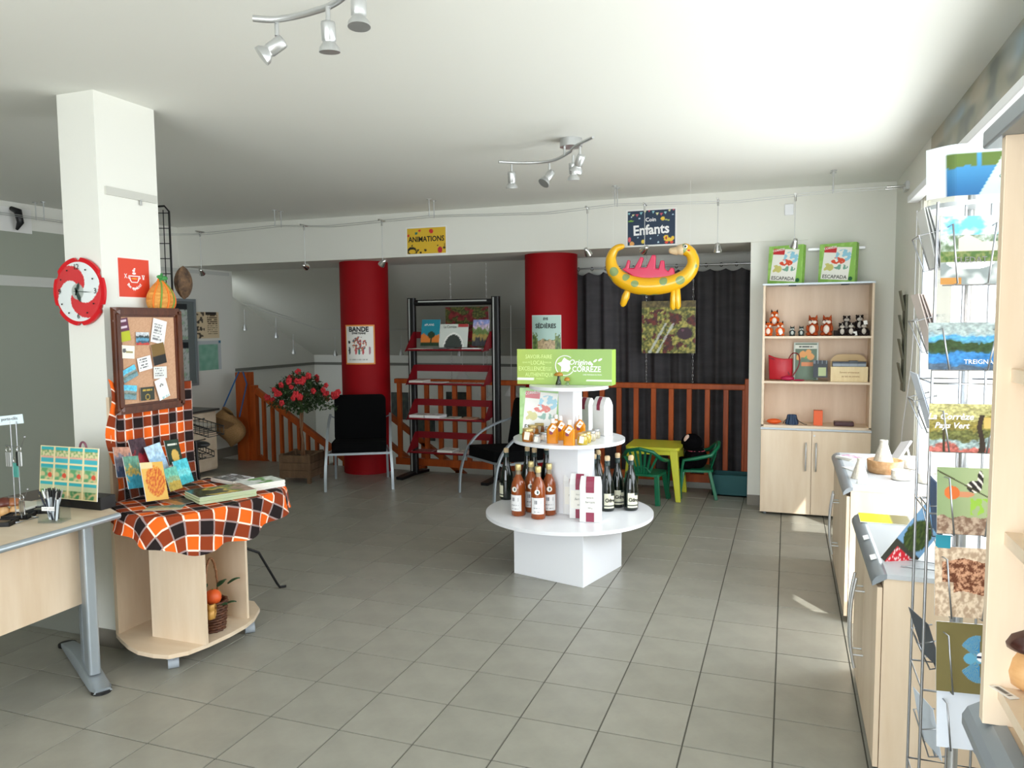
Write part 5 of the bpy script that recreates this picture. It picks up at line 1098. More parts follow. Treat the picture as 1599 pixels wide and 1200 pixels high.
# white paper bags
def paperbag(lab, loc, rz, w, d, h, band, label):
    t = thing('paper_bag', lab, 'paper bag', loc, rz, 'white paper bags with maroon strips')
    b = MB(); P = []
    for z, ww, dd in ((0, w, d), (h*.78, w*1.0, d*1.02), (h*.9, w*.97, d*.75), (h, w*.92, d*.3)):
        P.append([(-ww/2, -dd/2, z), (ww/2, -dd/2, z), (ww/2, dd/2, z), (-ww/2, dd/2, z)])
    vs = sum(P, []); b._add(vs, [(0, 3, 2, 1), (12, 13, 14, 15)]+[(r*4+i, r*4+(i+1) % 4, r*4+4+(i+1) % 4, r*4+4+i) for r in range(3) for i in range(4)]); b.build('bag', mat('white_kraft', (232, 232, 230), .6, bump=(14, .5)), t, bevel=.004)
    mb_ = mat('maroon_label', (140, 46, 72), .5)
    b = MB(); b.beam((0, -d*.15-.003, h+.001), (0, -d*.375-.003, h*.9), band, .002, (0, -1, .3)); b.beam((0, -d*.375-.0025, h*.9), (0, -d*.51-.002, h*.78), band, .002, (0, -1, .3)); b.beam((0, -d*.51-.002, h*.785), (0, -d*.505-.002, h*.66), band, .002, (0, -1, 0)); b.build('top_strip', mb_, t)
    if label:
        MB().box(-band*.5, -d/2-.0025, .004, band*.5, -d/2, h*.22).build('bottom_strip', mb_, t)
        bo = basis_of(t); F = bo @ frame_((0, -d/2-.003, 0), X_, Z_)
        ob = MB().box(-w*.42, -d/2-.0018, h*.24, w*.42, -d/2, h*.64).build('paper_label', mat('cream_label', (240, 238, 228), .6), t)
        text('Farine de', .012, F @ Matrix.Translation((0, h*.55, 0)), GREYP, t); text('Sarrasin', .020, F @ Matrix.Translation((0, h*.45, 0)), GREYP, t, shear=.2); text('500 g', .013, F @ Matrix.Translation((0, h*.32, 0)), GREYP, t)
    return t
q = at(921, 816, 'Z', Z1); paperbag('front white paper bag with maroon strips on the lowest tier', (q.x, q.y+.035, Z1), .12, .135, .08, .29, .052, True)
paperbag('middle one of the three white paper bags on the lowest tier', (q.x-.085, q.y+.10, Z1), .10, .135, .08, .29, .052, True)
paperbag('rear one of the three white paper bags, nearest the column of the display', (q.x-.15, q.y+.19, Z1), .05, .135, .08, .29, .052, True)
q = at(914, 672, 'Z', Z2); paperbag('left of the two tall white paper bags on the middle tier', (q.x+.01, q.y, Z2), -.45, .105, .075, .235, .035, False)
q = at(940, 680, 'Z', Z2); paperbag('right of the two tall white paper bags on the middle tier', (q.x, q.y+.03, Z2), -.6, .12, .08, .26, .03, False)
# bottles
def arcsheet(r, a0, a1, z0, z1, m_, name, par, fn=None, n=16):
    b = MB(); nv = 1 if fn is None else 22; n = n if fn is None else 30
    for j in range(nv+1):
        for i in range(n+1):
            a = a0+(a1-a0)*i/n
            if fn: b.col[len(b.v)] = lin([min(1, max(0, q)) for q in fn(i/n, j/nv)])
            b.v.append(Vector((r*math.sin(a), -r*math.cos(a), z0+(z1-z0)*j/nv)))
    for j in range(nv):
        for i in range(n): a = j*(n+1)+i; b.f.append([a, a+1, a+n+2, a+n+1]); b.m.append(0); b.s.append(True)
    return b.build(name, PRINT if fn else m_, par)
JU = mat('apple_juice', (160, 78, 30), .06, trans=.25, coat=.3); GL2 = mat('clear_bottle_neck', (208, 190, 160), .05, trans=.6)
def juice(lab, loc, rz):
    t = thing('juice_bottle', lab, 'bottle', loc, rz, 'bottles of orange-brown juice'); t.scale = (1.18,)*3
    MB().lathe([(.036, 0), (.041, .006), (.041, .15), (.038, .18), (.028, .205), (.019, .222), (.015, .232)], 28).build('juice_body', JU, t)
    MB().lathe([(.015, .232), (.0135, .25), (.0135, .262)], 20).build('neck', GL2, t)
    MB().lathe([(.015, .256), (.0165, .258), (.0165, .286), (.014, .289)], 20).build('cap', mat('gold_cap', (216, 196, 136), .35, .3), t)
    arcsheet(.0418, -.95, .95, .03, .12, None, 'label', t, lambda u, v: c255(120, 120, 125) if (.62 < v < .82 and .15 < u < .85 and abs(math.sin(u*26+3*math.sin(u*9))) < .35) or (v < .4 and v > .12 and int(v*26) % 3 == 0 and .2 < u < .8 and nz(u*30, v*9) > -.1) else c255(232, 232, 232))
    b = MB(); b.cyl((0, -.0405, .152), (0, -.0425, .152), .015, n=20); sl = b.build('round_seal', mat('cream_label', (240, 238, 228), .6), t)
    b = MB(); b.ball((.002, -.0426, .152), (.005, .0006, .009), 8, 6); b.build('seal_mark', mat('seal_ink', (60, 80, 84), .6), sl)
    return t
j0 = juice('front left bottle of orange juice on the lowest tier', (0, 0, Z1), 0)
JP = [((810, 808), 'left front juice bottle on the lowest tier'), ((839, 812), 'foremost juice bottle on the lowest tier, nearest the viewer'), ((833, 803), ''), ((857, 804), 'right front juice bottle beside the column of the display'), ((863, 794), 'juice bottle at the back right of the juice group'), ((833, 800), '')]
JP = [((808, 806), 'left juice bottle on the lowest tier'), ((839, 811), 'foremost juice bottle on the lowest tier, nearest the viewer'), ((828, 800), 'juice bottle standing between and behind the two front ones'), ((856, 805), 'juice bottle right of the foremost one'), ((864, 795), 'rearmost juice bottle beside the display column'), ((933, 778), 'single juice bottle behind the dark bottles at the right rear')]
for k, (p, lab) in enumerate(JP):
    q = at(p[0], p[1], 'Z', Z1); o = j0 if k == 0 else dup(j0, (0, 0, 0)); o.location = (q.x, q.y+.03, Z1); o.rotation_euler.z = .28+.1*math.sin(k*5)+(-.5 if k == 0 else 0); o['label'] = lab
CG = mat('dark_cider_glass', (10, 20, 14), .05, coat=.4)
def cider(lab, loc, rz):
    t = thing('cider_bottle', lab, 'bottle', loc, rz, 'dark corked cider bottles'); t.scale = (1.17,)*3
    MB().lathe([(.036, 0), (.041, .005), (.0425, .02), (.042, .12), (.037, .16), (.026, .20), (.017, .235), (.0145, .27), (.0145, .285)], 28).build('glass', CG, t)
    MB().lathe([(.0155, .262), (.0158, .288), (.013, .289)], 20).build('neck_label', mat('dark_neck_label', (30, 52, 50), .4), t)
    MB().lathe([(.012, .286), (.015, .295), (.016, .31), (.013, .318), (0, .32)], 18).build('cork', CORKC, t)
    MB().tube([(.0165*math.cos(a), .0165*math.sin(a), .291) for a in [2*PI*i/14 for i in range(14)]], .0012, 5, closed=True).build('wire', CHROME, t)
    l_ = arcsheet(.0432, -.75, .75, .02, .105, None, 'label', t, lambda u, v: c255(60, 66, 60) if v < .2 and v > .1 and nz(u*30, 2) > -.2 else (c255(40, 50, 46) if v > .85 and u > .6 else c255(228, 226, 200)))
    return t
c0 = cider('', (0, 0, Z1), 0)
CP = [((789, 781), 'leftmost dark cider bottle on the lowest tier', -.9), ((822, 778), 'dark cider bottle second from the left, behind the juice', 0), ((833, 781), 'dark cider bottle directly behind the left juice bottles', .3), ((852, 776), 'dark cider bottle left of the display column', .3), ((947, 799), 'dark cider bottle right beside the white paper bags', .55), ((963, 793), 'dark cider bottle standing behind the two right front ones', .5), ((984, 798), 'rightmost dark cider bottle on the lowest tier', .5), ((926, 795), 'dark cider bottle behind the white bags, left one', .5), ((932, 786), 'dark cider bottle behind the white bags, right one', .5)]
for k, (p, lab, rz) in enumerate(CP):
    q = at(p[0], p[1], 'Z', Z1); o = c0 if k == 0 else dup(c0, (0, 0, 0)); o.location = (q.x, q.y+.035, Z1); o.rotation_euler.z = rz; o['label'] = lab
def ciderlabels():
    for o in [o for o in C.objects if o.name.startswith('cider_bottle') and o.type == 'EMPTY']:
        if o.rotation_euler.z > .4:
            bo = basis_of(o); text('Cidre', .03, bo @ frame_((0, -.0440, .066), X_, Z_), BLACKI, o, off=.0006, ext=.0012, sx=.8)
ciderlabels()
AM = mat('amber_liqueur', (244, 150, 18), .06, trans=.25, coat=.3)
def flask(lab, loc, rz):
    t = thing('amber_flask', lab, 'bottle', loc, rz, 'amber bottles with hanging tags'); t.scale = (1.13,)*3
    b = MB(); b.prism(rounded(.064, .042, .012, 4), 0, .085, True); b.build('body', AM, t, bevel=.004)
    MB().lathe([(.03, .084), (.022, .098), (.011, .108), (.010, .118)], 18).build('shoulder', AM, t)
    MB().lathe([(.0125, .115), (.0125, .138), (.010, .14)], 16).build('cap', mat('white_cap', (236, 232, 224), .35), t)
    tg_ = MB(); tg_.T = Matrix.Translation((.004, -.026, .088)) @ Matrix.Rotation(.6, 4, 'Y') @ Matrix.Rotation(-.35, 4, 'X'); tg_.box(-.013, 0, -.02, .013, .001, .018); tg_.build('paper_tag', mat('cream_tag', (240, 230, 214), .6), t)
    b = MB(); b.T = Matrix.Translation((-.006, -.0222, .062)); b.cyl((0, 0, 0), (0, -.0008, 0), .011, n=16); b.build('round_seal', mat('maroon_label'), t)
    return t
f0 = flask('', (0, 0, Z2), 0)
FP_ = [((862, 693), 'left front amber bottle with a hanging tag'), ((888, 696), 'foremost amber bottle with a hanging tag'), ((874, 688), 'amber bottle behind, between the two front ones'), ((905, 686), 'amber bottle at the right by the white column'), ((867, 685), 'rear amber bottle touching the white column')]
for k, (p, lab) in enumerate(FP_):
    q = at(p[0], p[1], 'Z', Z2); o = f0 if k == 0 else dup(f0, (0, 0, 0)); o.location = (q.x, q.y+.02, Z2); o.rotation_euler.z = .2+.2*math.sin(k*4); o['label'] = lab+' on the middle tier'
def jar(lab, loc, rz, c, s, big):
    t = thing('preserve_jar', lab, 'jar', loc, rz, 'small glass jars on the middle tier'); t.scale = (1.12,)*3
    MB().lathe([(.018*s, 0), (.021*s, .004), (.021*s, .028*s), (.017*s, .034*s)], 18).build('jar_body', mat('jam_%d_%d_%d' % c, c, .08, trans=.3, coat=.3), t)
    MB().lathe([(.018*s, .033*s), (.019*s, .035*s), (.019*s, .044*s), (.017*s, .045*s)], 18).build('lid', mat('gold_lid', (206, 180, 120), .3, .6) if c[2] < 120 else mat('grey_lid', (178, 180, 180), .3, .6), t)
    b = MB(); b.T = Matrix.Translation((-.003, -.0215*s, .02*s)) @ Matrix.Rotation(.15, 4, 'Y'); b.box(-.009*s, -.001, -.012*s, .009*s, 0, .015*s); b.build('paper_tag', mat('cream_tag'), t)
    return t
JR = [((824, 690), (196, 120, 40), 1.7, 'foremost brown jar at the left'), ((832, 683), (196, 120, 40), 1.6, 'second brown jar behind the foremost one'), ((842, 679), (176, 100, 36), 1.6, 'rear brown jar before the green game box'), ((838, 692), (220, 220, 216), 1.05, 'front little white jar left of the amber bottles'), ((848, 689), (216, 214, 208), 1.05, 'rear little white jar left of the amber bottles'), ((909, 695), (206, 180, 60), 1.45, 'yellow jar right of the amber bottles'), ((915, 692), (206, 180, 60), 1.4, 'second yellow jar close to the right'), ((923, 689), (196, 186, 150), 1.3, 'pale jar with a tag before the tall white bags'), ((930, 685), (200, 190, 160), 1.25, 'rightmost pale jar before the tall white bags')]
for p, c, s, lab in JR:
    q = at(p[0], p[1], 'Z', Z2); jar(lab, (q.x, q.y+.015, Z2), .2, c, s, 0)
# ================================================================ children's corner
KG = mat('green_plastic', (8, 104, 70), .35); KY = mat('yellow_green_plastic', (204, 204, 58), .35)
t = thing('children_table', 'small yellow-green plastic children table with splayed legs', 'table', (-1.165, 7.24, 0))
b = MB(); b.prism([(x, y) for x, y in rounded(.50, .48, .05)], .475, .50); b.build('table_top', KY, t, bevel=.006)
b = MB(); b.prism(rounded(.46, .44, .04), .43, .475); b.build('apron', KY, t)
for sx in (-1, 1):
    for sy in (-1, 1):
        b = MB(); w0, w1 = .075, .045; X0, Y0, X1, Y1 = sx*.195, sy*.185, sx*.245, sy*.225
        b._add([(X0-w0/2, Y0-w0/2, .475), (X0+w0/2, Y0-w0/2, .475), (X0+w0/2, Y0+w0/2, .475), (X0-w0/2, Y0+w0/2, .475), (X1-w1/2, Y1-w1/2, 0), (X1+w1/2, Y1-w1/2, 0), (X1+w1/2, Y1+w1/2, 0), (X1-w1/2, Y1+w1/2, 0)], [(0, 1, 2, 3), (7, 6, 5, 4), (0, 4, 5, 1), (1, 5, 6, 2), (2, 6, 7, 3), (3, 7, 4, 0)])
        b.build('leg', KY, t, bevel=.006)
def kidchair(lab, loc, rz):
    t = thing('children_chair', lab, 'chair', loc, rz, 'green plastic children chairs')
    b = MB(); b.prism(rounded(.33, .31, .06), .255, .275); b.build('seat', KG, t, bevel=.006)
    for sx in (-1, 1):
        MB().beam((sx*.135, -.12, .26), (sx*.17, -.16, 0), .045, .03, (0, 1, 0)).build('leg', KG, t, bevel=.004)
        MB().beam((sx*.135, .12, .26), (sx*.165, .18, 0), .045, .03, (0, 1, 0)).build('leg', KG, t, bevel=.004)
        b = MB(); b.tube([V3(sx*.165, -.145, .0), V3(sx*.178, -.14, .25), V3(sx*.185, -.12, .37), V3(sx*.188, .0, .39), V3(sx*.18, .13, .42), V3(sx*.12, .195, .49), V3(sx*.0, .21, .515)], [.012, .014, .017, .019, .018, .018, .018], 8); b.build('arm', KG, t)
    for k in range(7):
        s = (k-3)/3; MB().beam((s*.065, .135, .275), (s*.15, .195-.02*abs(s), .505-.07*s*s), .020, .008, (0, 1, 0)).build('back_slat', KG, t)
    MB().tube([(-.08, .14, .29), (-.05, .145, .33), (0, .15, .345), (.05, .145, .33), (.08, .14, .29)], .009, 8).build('back_arch', KG, t)
    return t
k1 = kidchair('green plastic child chair with its fan back to the viewer at the yellow table', (-1.215, 7.0, 0), PI-.12)
dup(k1, (-.80, 7.34, 0), -PI/2+.15, 'green plastic child chair at the right of the yellow table holding a black plush')
t = thing('plush_mole', 'large black plush animal with pale ears sitting on the right green child chair', 'plush toy', (-.82, 7.33, .277), -1.35)
bf = mat('black_fur', (12, 11, 13), .98, spec=.05, bump=(180, .8)); pf = mat('pale_pink_fur', (206, 176, 160), .95)
b = MB(); b.ball((0, .02, .09), (.13, .11, .11)); b.ball((-.09, -.08, .04), (.045, .09, .045)); b.ball((.09, -.08, .04), (.045, .09, .045)); b.build('body', bf, t)
b = MB(); b.ball((0, -.02, .235), (.105, .10, .085)); h = b.build('head', bf, t)
MB().ball((-.085, -.05, .26), (.014, .028, .04)).build('ear', pf, h); MB().ball((.06, -.075, .285), (.016, .02, .038), rot=Matrix.Rotation(-.5, 3, 'X')).build('ear', pf, h)
MB().tube([(.09*math.cos(a), .02+.08*math.sin(a), .16) for a in [2*PI*i/20 for i in range(20)]], .005, 6, closed=True).build('ribbon', mat('pink_ribbon', (206, 90, 110), .5), t)
MB().box(.05, -.135, .02, .075, -.132, .06).build('care_tag', PAPER, t)
t = thing('storage_box', 'dark teal box on the floor at the right end of the balustrade', 'box', (-.49, 7.5, 0))
b = MB(); x0, x1, y0, y1 = -.655, -.325, 7.40, 7.64
for a in ((x0, y0, x1, y0+.012), (x0, y1-.012, x1, y1), (x0, y0, x0+.012, y1), (x1-.012, y0, x1, y1)): b.box(a[0], a[1], .0, a[2], a[3], .20)
b.box(x0, y0, 0, x1, y1, .012); b.build('box_body', mat('teal_board', (22, 84, 88), .6), t, world=True)
# inflatable dinosaur
YD = 6.42
def dz(px, py): return at(px, py, 'Y', YD)
dm = mat('yellow_vinyl', (238, 180, 22), .28, coat=.4)
nt = dm.node_tree; bs = nt.nodes['Principled BSDF']; tc = nt.nodes.new('ShaderNodeTexCoord'); vo = nt.nodes.new('ShaderNodeTexVoronoi'); vo.inputs['Scale'].default_value = 8.5; vo.inputs['Randomness'].default_value = .8
rp = nt.nodes.new('ShaderNodeValToRGB'); rp.color_ramp.interpolation = 'CONSTANT'; rp.color_ramp.elements[0].color = (*L255(140, 160, 104), 1); rp.color_ramp.elements[1].position = .33; rp.color_ramp.elements[1].color = (*L255(238, 180, 22), 1)
nt.links.new(tc.outputs['Object'], vo.inputs['Vector']); nt.links.new(vo.outputs['Distance'], rp.inputs[0]); nt.links.new(rp.outputs[0], bs.inputs['Base Color'])
t = thing('inflatable_dinosaur', 'yellow inflatable toy dinosaur with pink spikes hanging below the blue sign', 'inflatable toy', dz(1015, 450))
pts = [dz(*p) for p in ((972, 385), (962, 389), (955, 402), (957, 420), (970, 436), (995, 446), (1025, 447), (1055, 441), (1075, 428), (1083, 412), (1080, 397), (1070, 389))]
P = rodpts(pts, 5); n = len(P); K = [.024, .030, .042, .055, .066, .074, .074, .068, .058, .049, .046, .049]
R_ = []
for i in range(n): s = i/(n-1)*(len(K)-1); k = min(int(s), len(K)-2); R_.append(K[k]+(K[k+1]-K[k])*(s-k))
b = MB(); b.tube(P, R_, 20); b.ball(pts[0], .022); b.ball(pts[-1], (.05, .047, .045)); b.build('body', dm, t, world=True)
hd = MB(); q = dz(1066, 390); hd.ball(q, (.062, .048, .046)); q2 = dz(1055, 392); hd.tube([q2+V3(.02, 0, 0), q2+V3(-.005, 0, 0), q2+V3(-.03, 0, .002)], [.036, .033, .026], 16); hd.ball(q2+V3(-.03, 0, .002), .026)
hd = hd.build('snout', mat('beige_vinyl', (226, 200, 160), .3, coat=.4), t, world=True)
MB().ball(dz(1072, 386)+V3(0, -.042, 0), (.017, .01, .017)).build('eye', WHITEI, t, world=True); MB().ball(dz(1072, 386)+V3(0, -.05, 0), (.009, .006, .009)).build('pupil', BLACKP, t, world=True)
MB().ball(dz(1077, 392)+V3(0, -.045, 0), (.012, .005, .007)).build('cheek_mark', mat('red_mark', (210, 60, 30), .4), t, world=True)
sp_ = MB(); ck = mat('pink_vinyl', (206, 22, 76), .3, coat=.4)
sil = [(972, 421), (977, 418), (981, 406), (985, 407), (983, 419), (991, 419), (1001, 401), (1006, 403), (1001, 418), (1010, 418), (1019, 398), (1025, 399), (1024, 419), (1029, 420), (1032, 407), (1038, 407), (1039, 420), (1044, 424), (1048, 418), (1053, 419), (1055, 430), (1040, 436), (1012, 437), (990, 432)]
sil = [dz(*p) for p in sil]; n = len(sil); c_ = dz(1012, 428)
vs = [p+V3(0, -.018, 0) for p in sil]+[p+V3(0, .018, 0) for p in sil]
sp_._add(vs, [tuple(range(n))[::-1], tuple(range(n, 2*n))]+[(i, (i+1) % n, n+(i+1) % n, n+i) for i in range(n)])
sp_.build('spikes', ck, t, world=True, bevel=.008)
for a, c2 in (((983, 448), (972, 479)), ((1053, 447), (1051, 484)), ((1058, 447), (1059, 483))):
    p, q = dz(*a), dz(*c2); m_ = (p+q)/2; MB().tube([p, p+(q-p)*.15, m_, q-(q-p)*.1, q], [.012, .024, .034 if c2[0] == 972 else .027, .026, .010], 14).build('leg', mat('plain_yellow_vinyl', (238, 180, 22), .28, coat=.4), t, world=True)
MB().cyl(dz(958, 386)+V3(0, 0, .0), dz(958, 386)+V3(0, 0, 2.8-dz(958, 386).z), .0008, n=5).build('thread', WHITEM, t, world=True); q = dz(1078, 384); MB().cyl(q, V3(q.x, q.y, 2.8), .0008, n=5).build('thread', WHITEM, t, world=True)
# ================================================================ tall cabinet and what stands in it
x0, x1, yf, yb, zt = -.20, .655, 6.80, 7.10, 1.965
t = thing('tall_cabinet', 'tall maple cabinet with three open shelves above two doors', 'cabinet', ((x0+x1)/2, 6.95, 0))
MB().box(x0, yf+.01, .02, x1, yb, .735).build('body', WOOD, t, world=True)
for x in (x0, x1-.018): MB().box(x, yf+.01, .76, x+.018, yb, zt-.012).build('side_panel', WOOD, t, world=True)
MB().box(x0+.018, yb-.012, .76, x1-.018, yb-.004, zt-.012).build('back_panel', WOODIN, t, world=True)
for z in (1.508, 1.128): MB().box(x0+.018, yf+.012, z, x1-.018, yb-.012, z+.018).build('shelf', WOODH, t, world=True)
MB().box(x0, yf+.01, .75, x1, yb, .772).build('shelf', WOODH, t, world=True); MB().box(x0-.004, yf, .735, x1+.004, yb, .75).build('edge_strip', SILVER, t, world=True)
MB().box(x0-.004, yf-.003, zt-.012, x1+.004, yb, zt+.002).build('top_board', SILVER, t, world=True)
xm = .205
for a, c, hx in ((x0, xm-.002, xm-.045), (xm+.002, x1, xm+.035)):
    d_ = MB().box(a, yf-.008, .022, c, yf+.01, .732).build('door', WOOD, t, world=True, bevel=.002)
    MB().tube([(hx, yf-.008, .63), (hx, yf-.03, .63), (hx, yf-.036, .56), (hx, yf-.036, .44), (hx, yf-.03, .40), (hx, yf-.008, .40)], .0065, 8).build('handle', STEEL, d_, world=True)
MB().cyl((xm+.02, yf-.008, .695), (xm+.02, yf-.013, .695), .008, n=14).build('lock', STEEL, t, world=True)
for x in (x0+.04, x1-.04): MB().cyl((x, yf+.05, 0), (x, yf+.05, .02), .015, n=10).build('foot', GREYED, t, world=True)
for px in (1238, 1320): q = at(px, 449, 'Y', 6.84); MB().box(q.x-.03, 6.84, zt-.022, q.x+.03, 6.87, zt-.012).build('bracket', BLACKM, t, world=True)
S1, S2, S3 = 1.526, 1.146, .772
def sp3(px, y=6.92): return at(px, 600, 'Y', y).x
FX, FBL, FE = (222, 98, 34), (240, 232, 220), (60, 34, 26)
g = 'plush foxes on the top shelf'
plush_animal('plush_fox', 'left lower plush fox on the top cabinet shelf', (sp3(1199), 6.90, S1), -.1, .105, FX, FBL, FE, g); plush_animal('plush_fox', 'right lower plush fox with a paper tag on the top cabinet shelf', (sp3(1217), 6.89, S1), .1, .105, FX, FBL, FE, g)
plush_animal('plush_fox', 'plush fox sitting on top of the two others in the cabinet', (sp3(1208, 6.96), 6.96, S1+.085), 0, .115, FX, FBL, FE, g)
GD = (62, 72, 70)
for px, l in ((1236, 'left'), (1250, 'right')): plush_animal('plush_bird', l+' small dark grey plush bird between foxes and squirrels', (sp3(px), 6.9, S1), 0, .07, GD, (200, 206, 200), GD, 'small grey plush birds', 'bird')
SQ = (168, 74, 38)
for px, l in ((1268, 'left'), (1290, 'right')): plush_animal('plush_squirrel', l+' red-brown plush squirrel with a white belly on the top cabinet shelf', (sp3(px), 6.92, S1), -.25, .142, SQ, (238, 228, 216), SQ, 'plush squirrels', 'squirrel')
BD = (46, 38, 36)
for px, y, z, s, l in ((1313, 6.89, S1, .095, 'front left'), (1327, 6.89, S1, .10, 'front middle'), (1347, 6.89, S1, .10, 'front right'), (1320, 6.98, S1+.045, .11, 'rear left'), (1340, 6.98, S1+.045, .115, 'rear right')):
    plush_animal('plush_badger', l+' dark plush badger at the right of the top cabinet shelf', (sp3(px, y), y, z), .05*(px % 3), s, BD, (214, 206, 196), BD, 'plush badgers', 'badger')
b = MB(); b.box(sp3(1313, 6.98)-.06, 6.94, S1, sp3(1347, 6.98)+.06, 7.04, S1+.044); tag(b.build('riser_box', mat('dark_brown_box', (50, 40, 36), .8)), 'low dark riser behind the front plush badgers', 'box')
for (px, py), l in (((1220, 520), 'paper tag at the foot of the right lower fox'), ((1352, 504), 'white paper tag on the rear right badger'), ((1336, 521), 'white paper tag hanging from the front middle badger')):
    q = at(px, py, 'Y', 6.86); o = MB(); o.T = frame_(q, (1, 0, .15), Z_); o.box(-.014, -.017, 0, .014, .017, .001); tag(o.build('paper_tag', PAPER), l, 'tag')
# middle shelf
rl = mat('red_leather', (176, 20, 36), .45, bump=(60, .3))
t = thing('red_handbag', 'red leather shoulder bag leaning on the middle cabinet shelf', 'bag', (sp3(1215), 6.92, S2))
b = MB(); b.grid(lambda u, v: V3(-.165+.20*u+.03*(1-v)*(1-u)+.02*v*(1-u), 6.92+.03*math.sin(PI*u)*(-1)-.012*math.sin(PI*v)*(-1)*(-1), S2+.012+(.205-.03*u)*v-.015*math.sin(u*PI)*v), 16, 16); b.build('body', rl, t, world=True, solid=.035)
b = MB(); b.tube([V3(-.15, 6.885, S2+.2), V3(-.08, 6.88, S2+.17), V3(0, 6.88, S2+.09), V3(.02, 6.88, S2+.05)], .006, 6); b.build('zip_strap', mat('dark_red_strap', (120, 16, 30), .5), t, world=True)
b = MB(); b.tube(rodpts([V3(.0, 6.93, S2+.16), V3(.04, 6.92, S2+.23), V3(.09, 6.90, S2+.22), V3(.095, 6.88, S2+.14), V3(.05, 6.87, S2+.05), V3(.02, 6.87, S2+.02)]), .005, 6); b.build('strap', mat('dark_red_strap'), t, world=True)
b = MB(); b.ball((sp3(1230), 6.87, S2+.022), (.055, .035, .02)); b.ball((sp3(1247), 6.87, S2+.008), (.05, .02, .007)); tag(b.build('pink_pouch', mat('raspberry_leather', (176, 22, 70), .5)), 'small raspberry pouch in front of the red bag', 'pouch')
def flyer(u, v):
    if u < .06 or u > .94 or v > .97: return c255(196, 206, 196)
    if .83 < v < .93: return c255(220, 224, 212) if not (.2 < u < .8 and abs(v-.88) < .02 and nz(u*30, 1) > -.2) else c255(50, 60, 50)
    if (blob(u, v, .38, .68, .15, .09) or blob(u, v, .68, .62, .15, .09) or blob(u, v, .2, .6, .1, .08) or blob(u, v, .6, .74, .12, .07)): return c255(226, 160, 90)
    if blob(u, v, .5, .62, .07, .06): return c255(80, 160, 90)
    if .36 < v < .47 and .3 < u < .8: return c255(220, 140, 90)
    return c255(98, 122, 100)
q0 = at(1239, 600, 'Y', 7.03); q1 = at(1279, 535, 'Y', 7.03); o = sheet('leaflet_poster', q1.x-q0.x, q1.z-S2, flyer, frame_(((q0.x+q1.x)/2, 7.03, (q1.z+S2)/2), X_, (0, .12, 1)), None, 40, 56, .002); tag(o, 'green leaflet with orange drawings standing on the middle cabinet shelf', 'leaflet')
q0 = at(1270, 590, 'Y', 6.93); q1 = at(1293, 563, 'Y', 6.93); t = thing('small_notebook', 'small dark notebook on a clear easel on the middle cabinet shelf', 'book', ((q0.x+q1.x)/2, 6.93, S2))
sheet('cover', q1.x-q0.x, .145, lambda u, v: c255(176, 190, 140) if (.35 < u < .9 and .1 < v < .6) else (c255(150, 160, 170) if v > .8 and nz(u*20, 1) > .1 else c255(36, 44, 54)), frame_(((q0.x+q1.x)/2, 6.93, S2+.10), X_, (0, .15, 1)), t, 24, 28, .008)
MB().box(q0.x, 6.88, S2, q1.x, 6.95, S2+.02).build('easel', ACRYL, t, world=True)
t = thing('wooden_card_box', 'light wooden box with a rounded back panel holding four small decks', 'box', (sp3(1326), 6.93, S2))
xa, xb = sp3(1297, 6.88), sp3(1355, 6.88); pw2 = mat('pale_plywood', (232, 212, 166), .5, var=((40, 10, 10), (222, 198, 150)))
MB().box(xa, 6.86, S2, xb, 6.866, S2+.125).build('front_panel', pw2, t, world=True)
MB().box(xa, 6.866, S2, xb, 6.97, S2+.006).build('bottom', pw2, t, world=True)
for x in (xa, xb-.006): MB().box(x, 6.866, S2+.006, x+.006, 6.97, S2+.12).build('side_panel', pw2, t, world=True)
rb = [(x, y) for x, y in rounded(xb-xa, .24, .08, 8)]; b = MB(); b.T = frame_(((xa+xb)/2, 6.97, S2+.105), X_, Z_); b.prism([(x, max(y, -.1)) for x, y in rb], 0, .006); b.build('back_panel', mat('plywood_back', (206, 176, 130), .6), t, world=True)
FB_ = frame_(((xa+xb)/2, 6.8595, S2), X_, Z_); br_i = mat('burnt_brown', (150, 100, 60), .7)
text('Savons artisanaux', .021, FB_ @ Matrix.Translation((0, .078, 0)), br_i, t, shear=.2); text('au lait de jument', .020, FB_ @ Matrix.Translation((.01, .045, 0)), br_i, t, shear=.2)
for k in range(4):
    xx = xa+.014+k*(xb-xa-.03)/4; o = MB().box(xx, 6.875, S2+.007, xx+.066, 6.955, S2+.165+.008*(k == 2)); o = o.build('small_deck', mat('navy_card', (50, 62, 78), .5) if k != 2 else mat('cream_navy_card', (70, 78, 86), .5)); tag(o, ['leftmost', 'second', 'third, slightly taller', 'rightmost'][k]+' dark blue deck in the light wooden box', 'deck', 'decks in the wooden box')
    MB().box(xx+.002, 6.873, S2+.128, xx+.064, 6.875, S2+.15).build('label', mat('pale_blue_label', (150, 160, 170), .5), o, world=True)
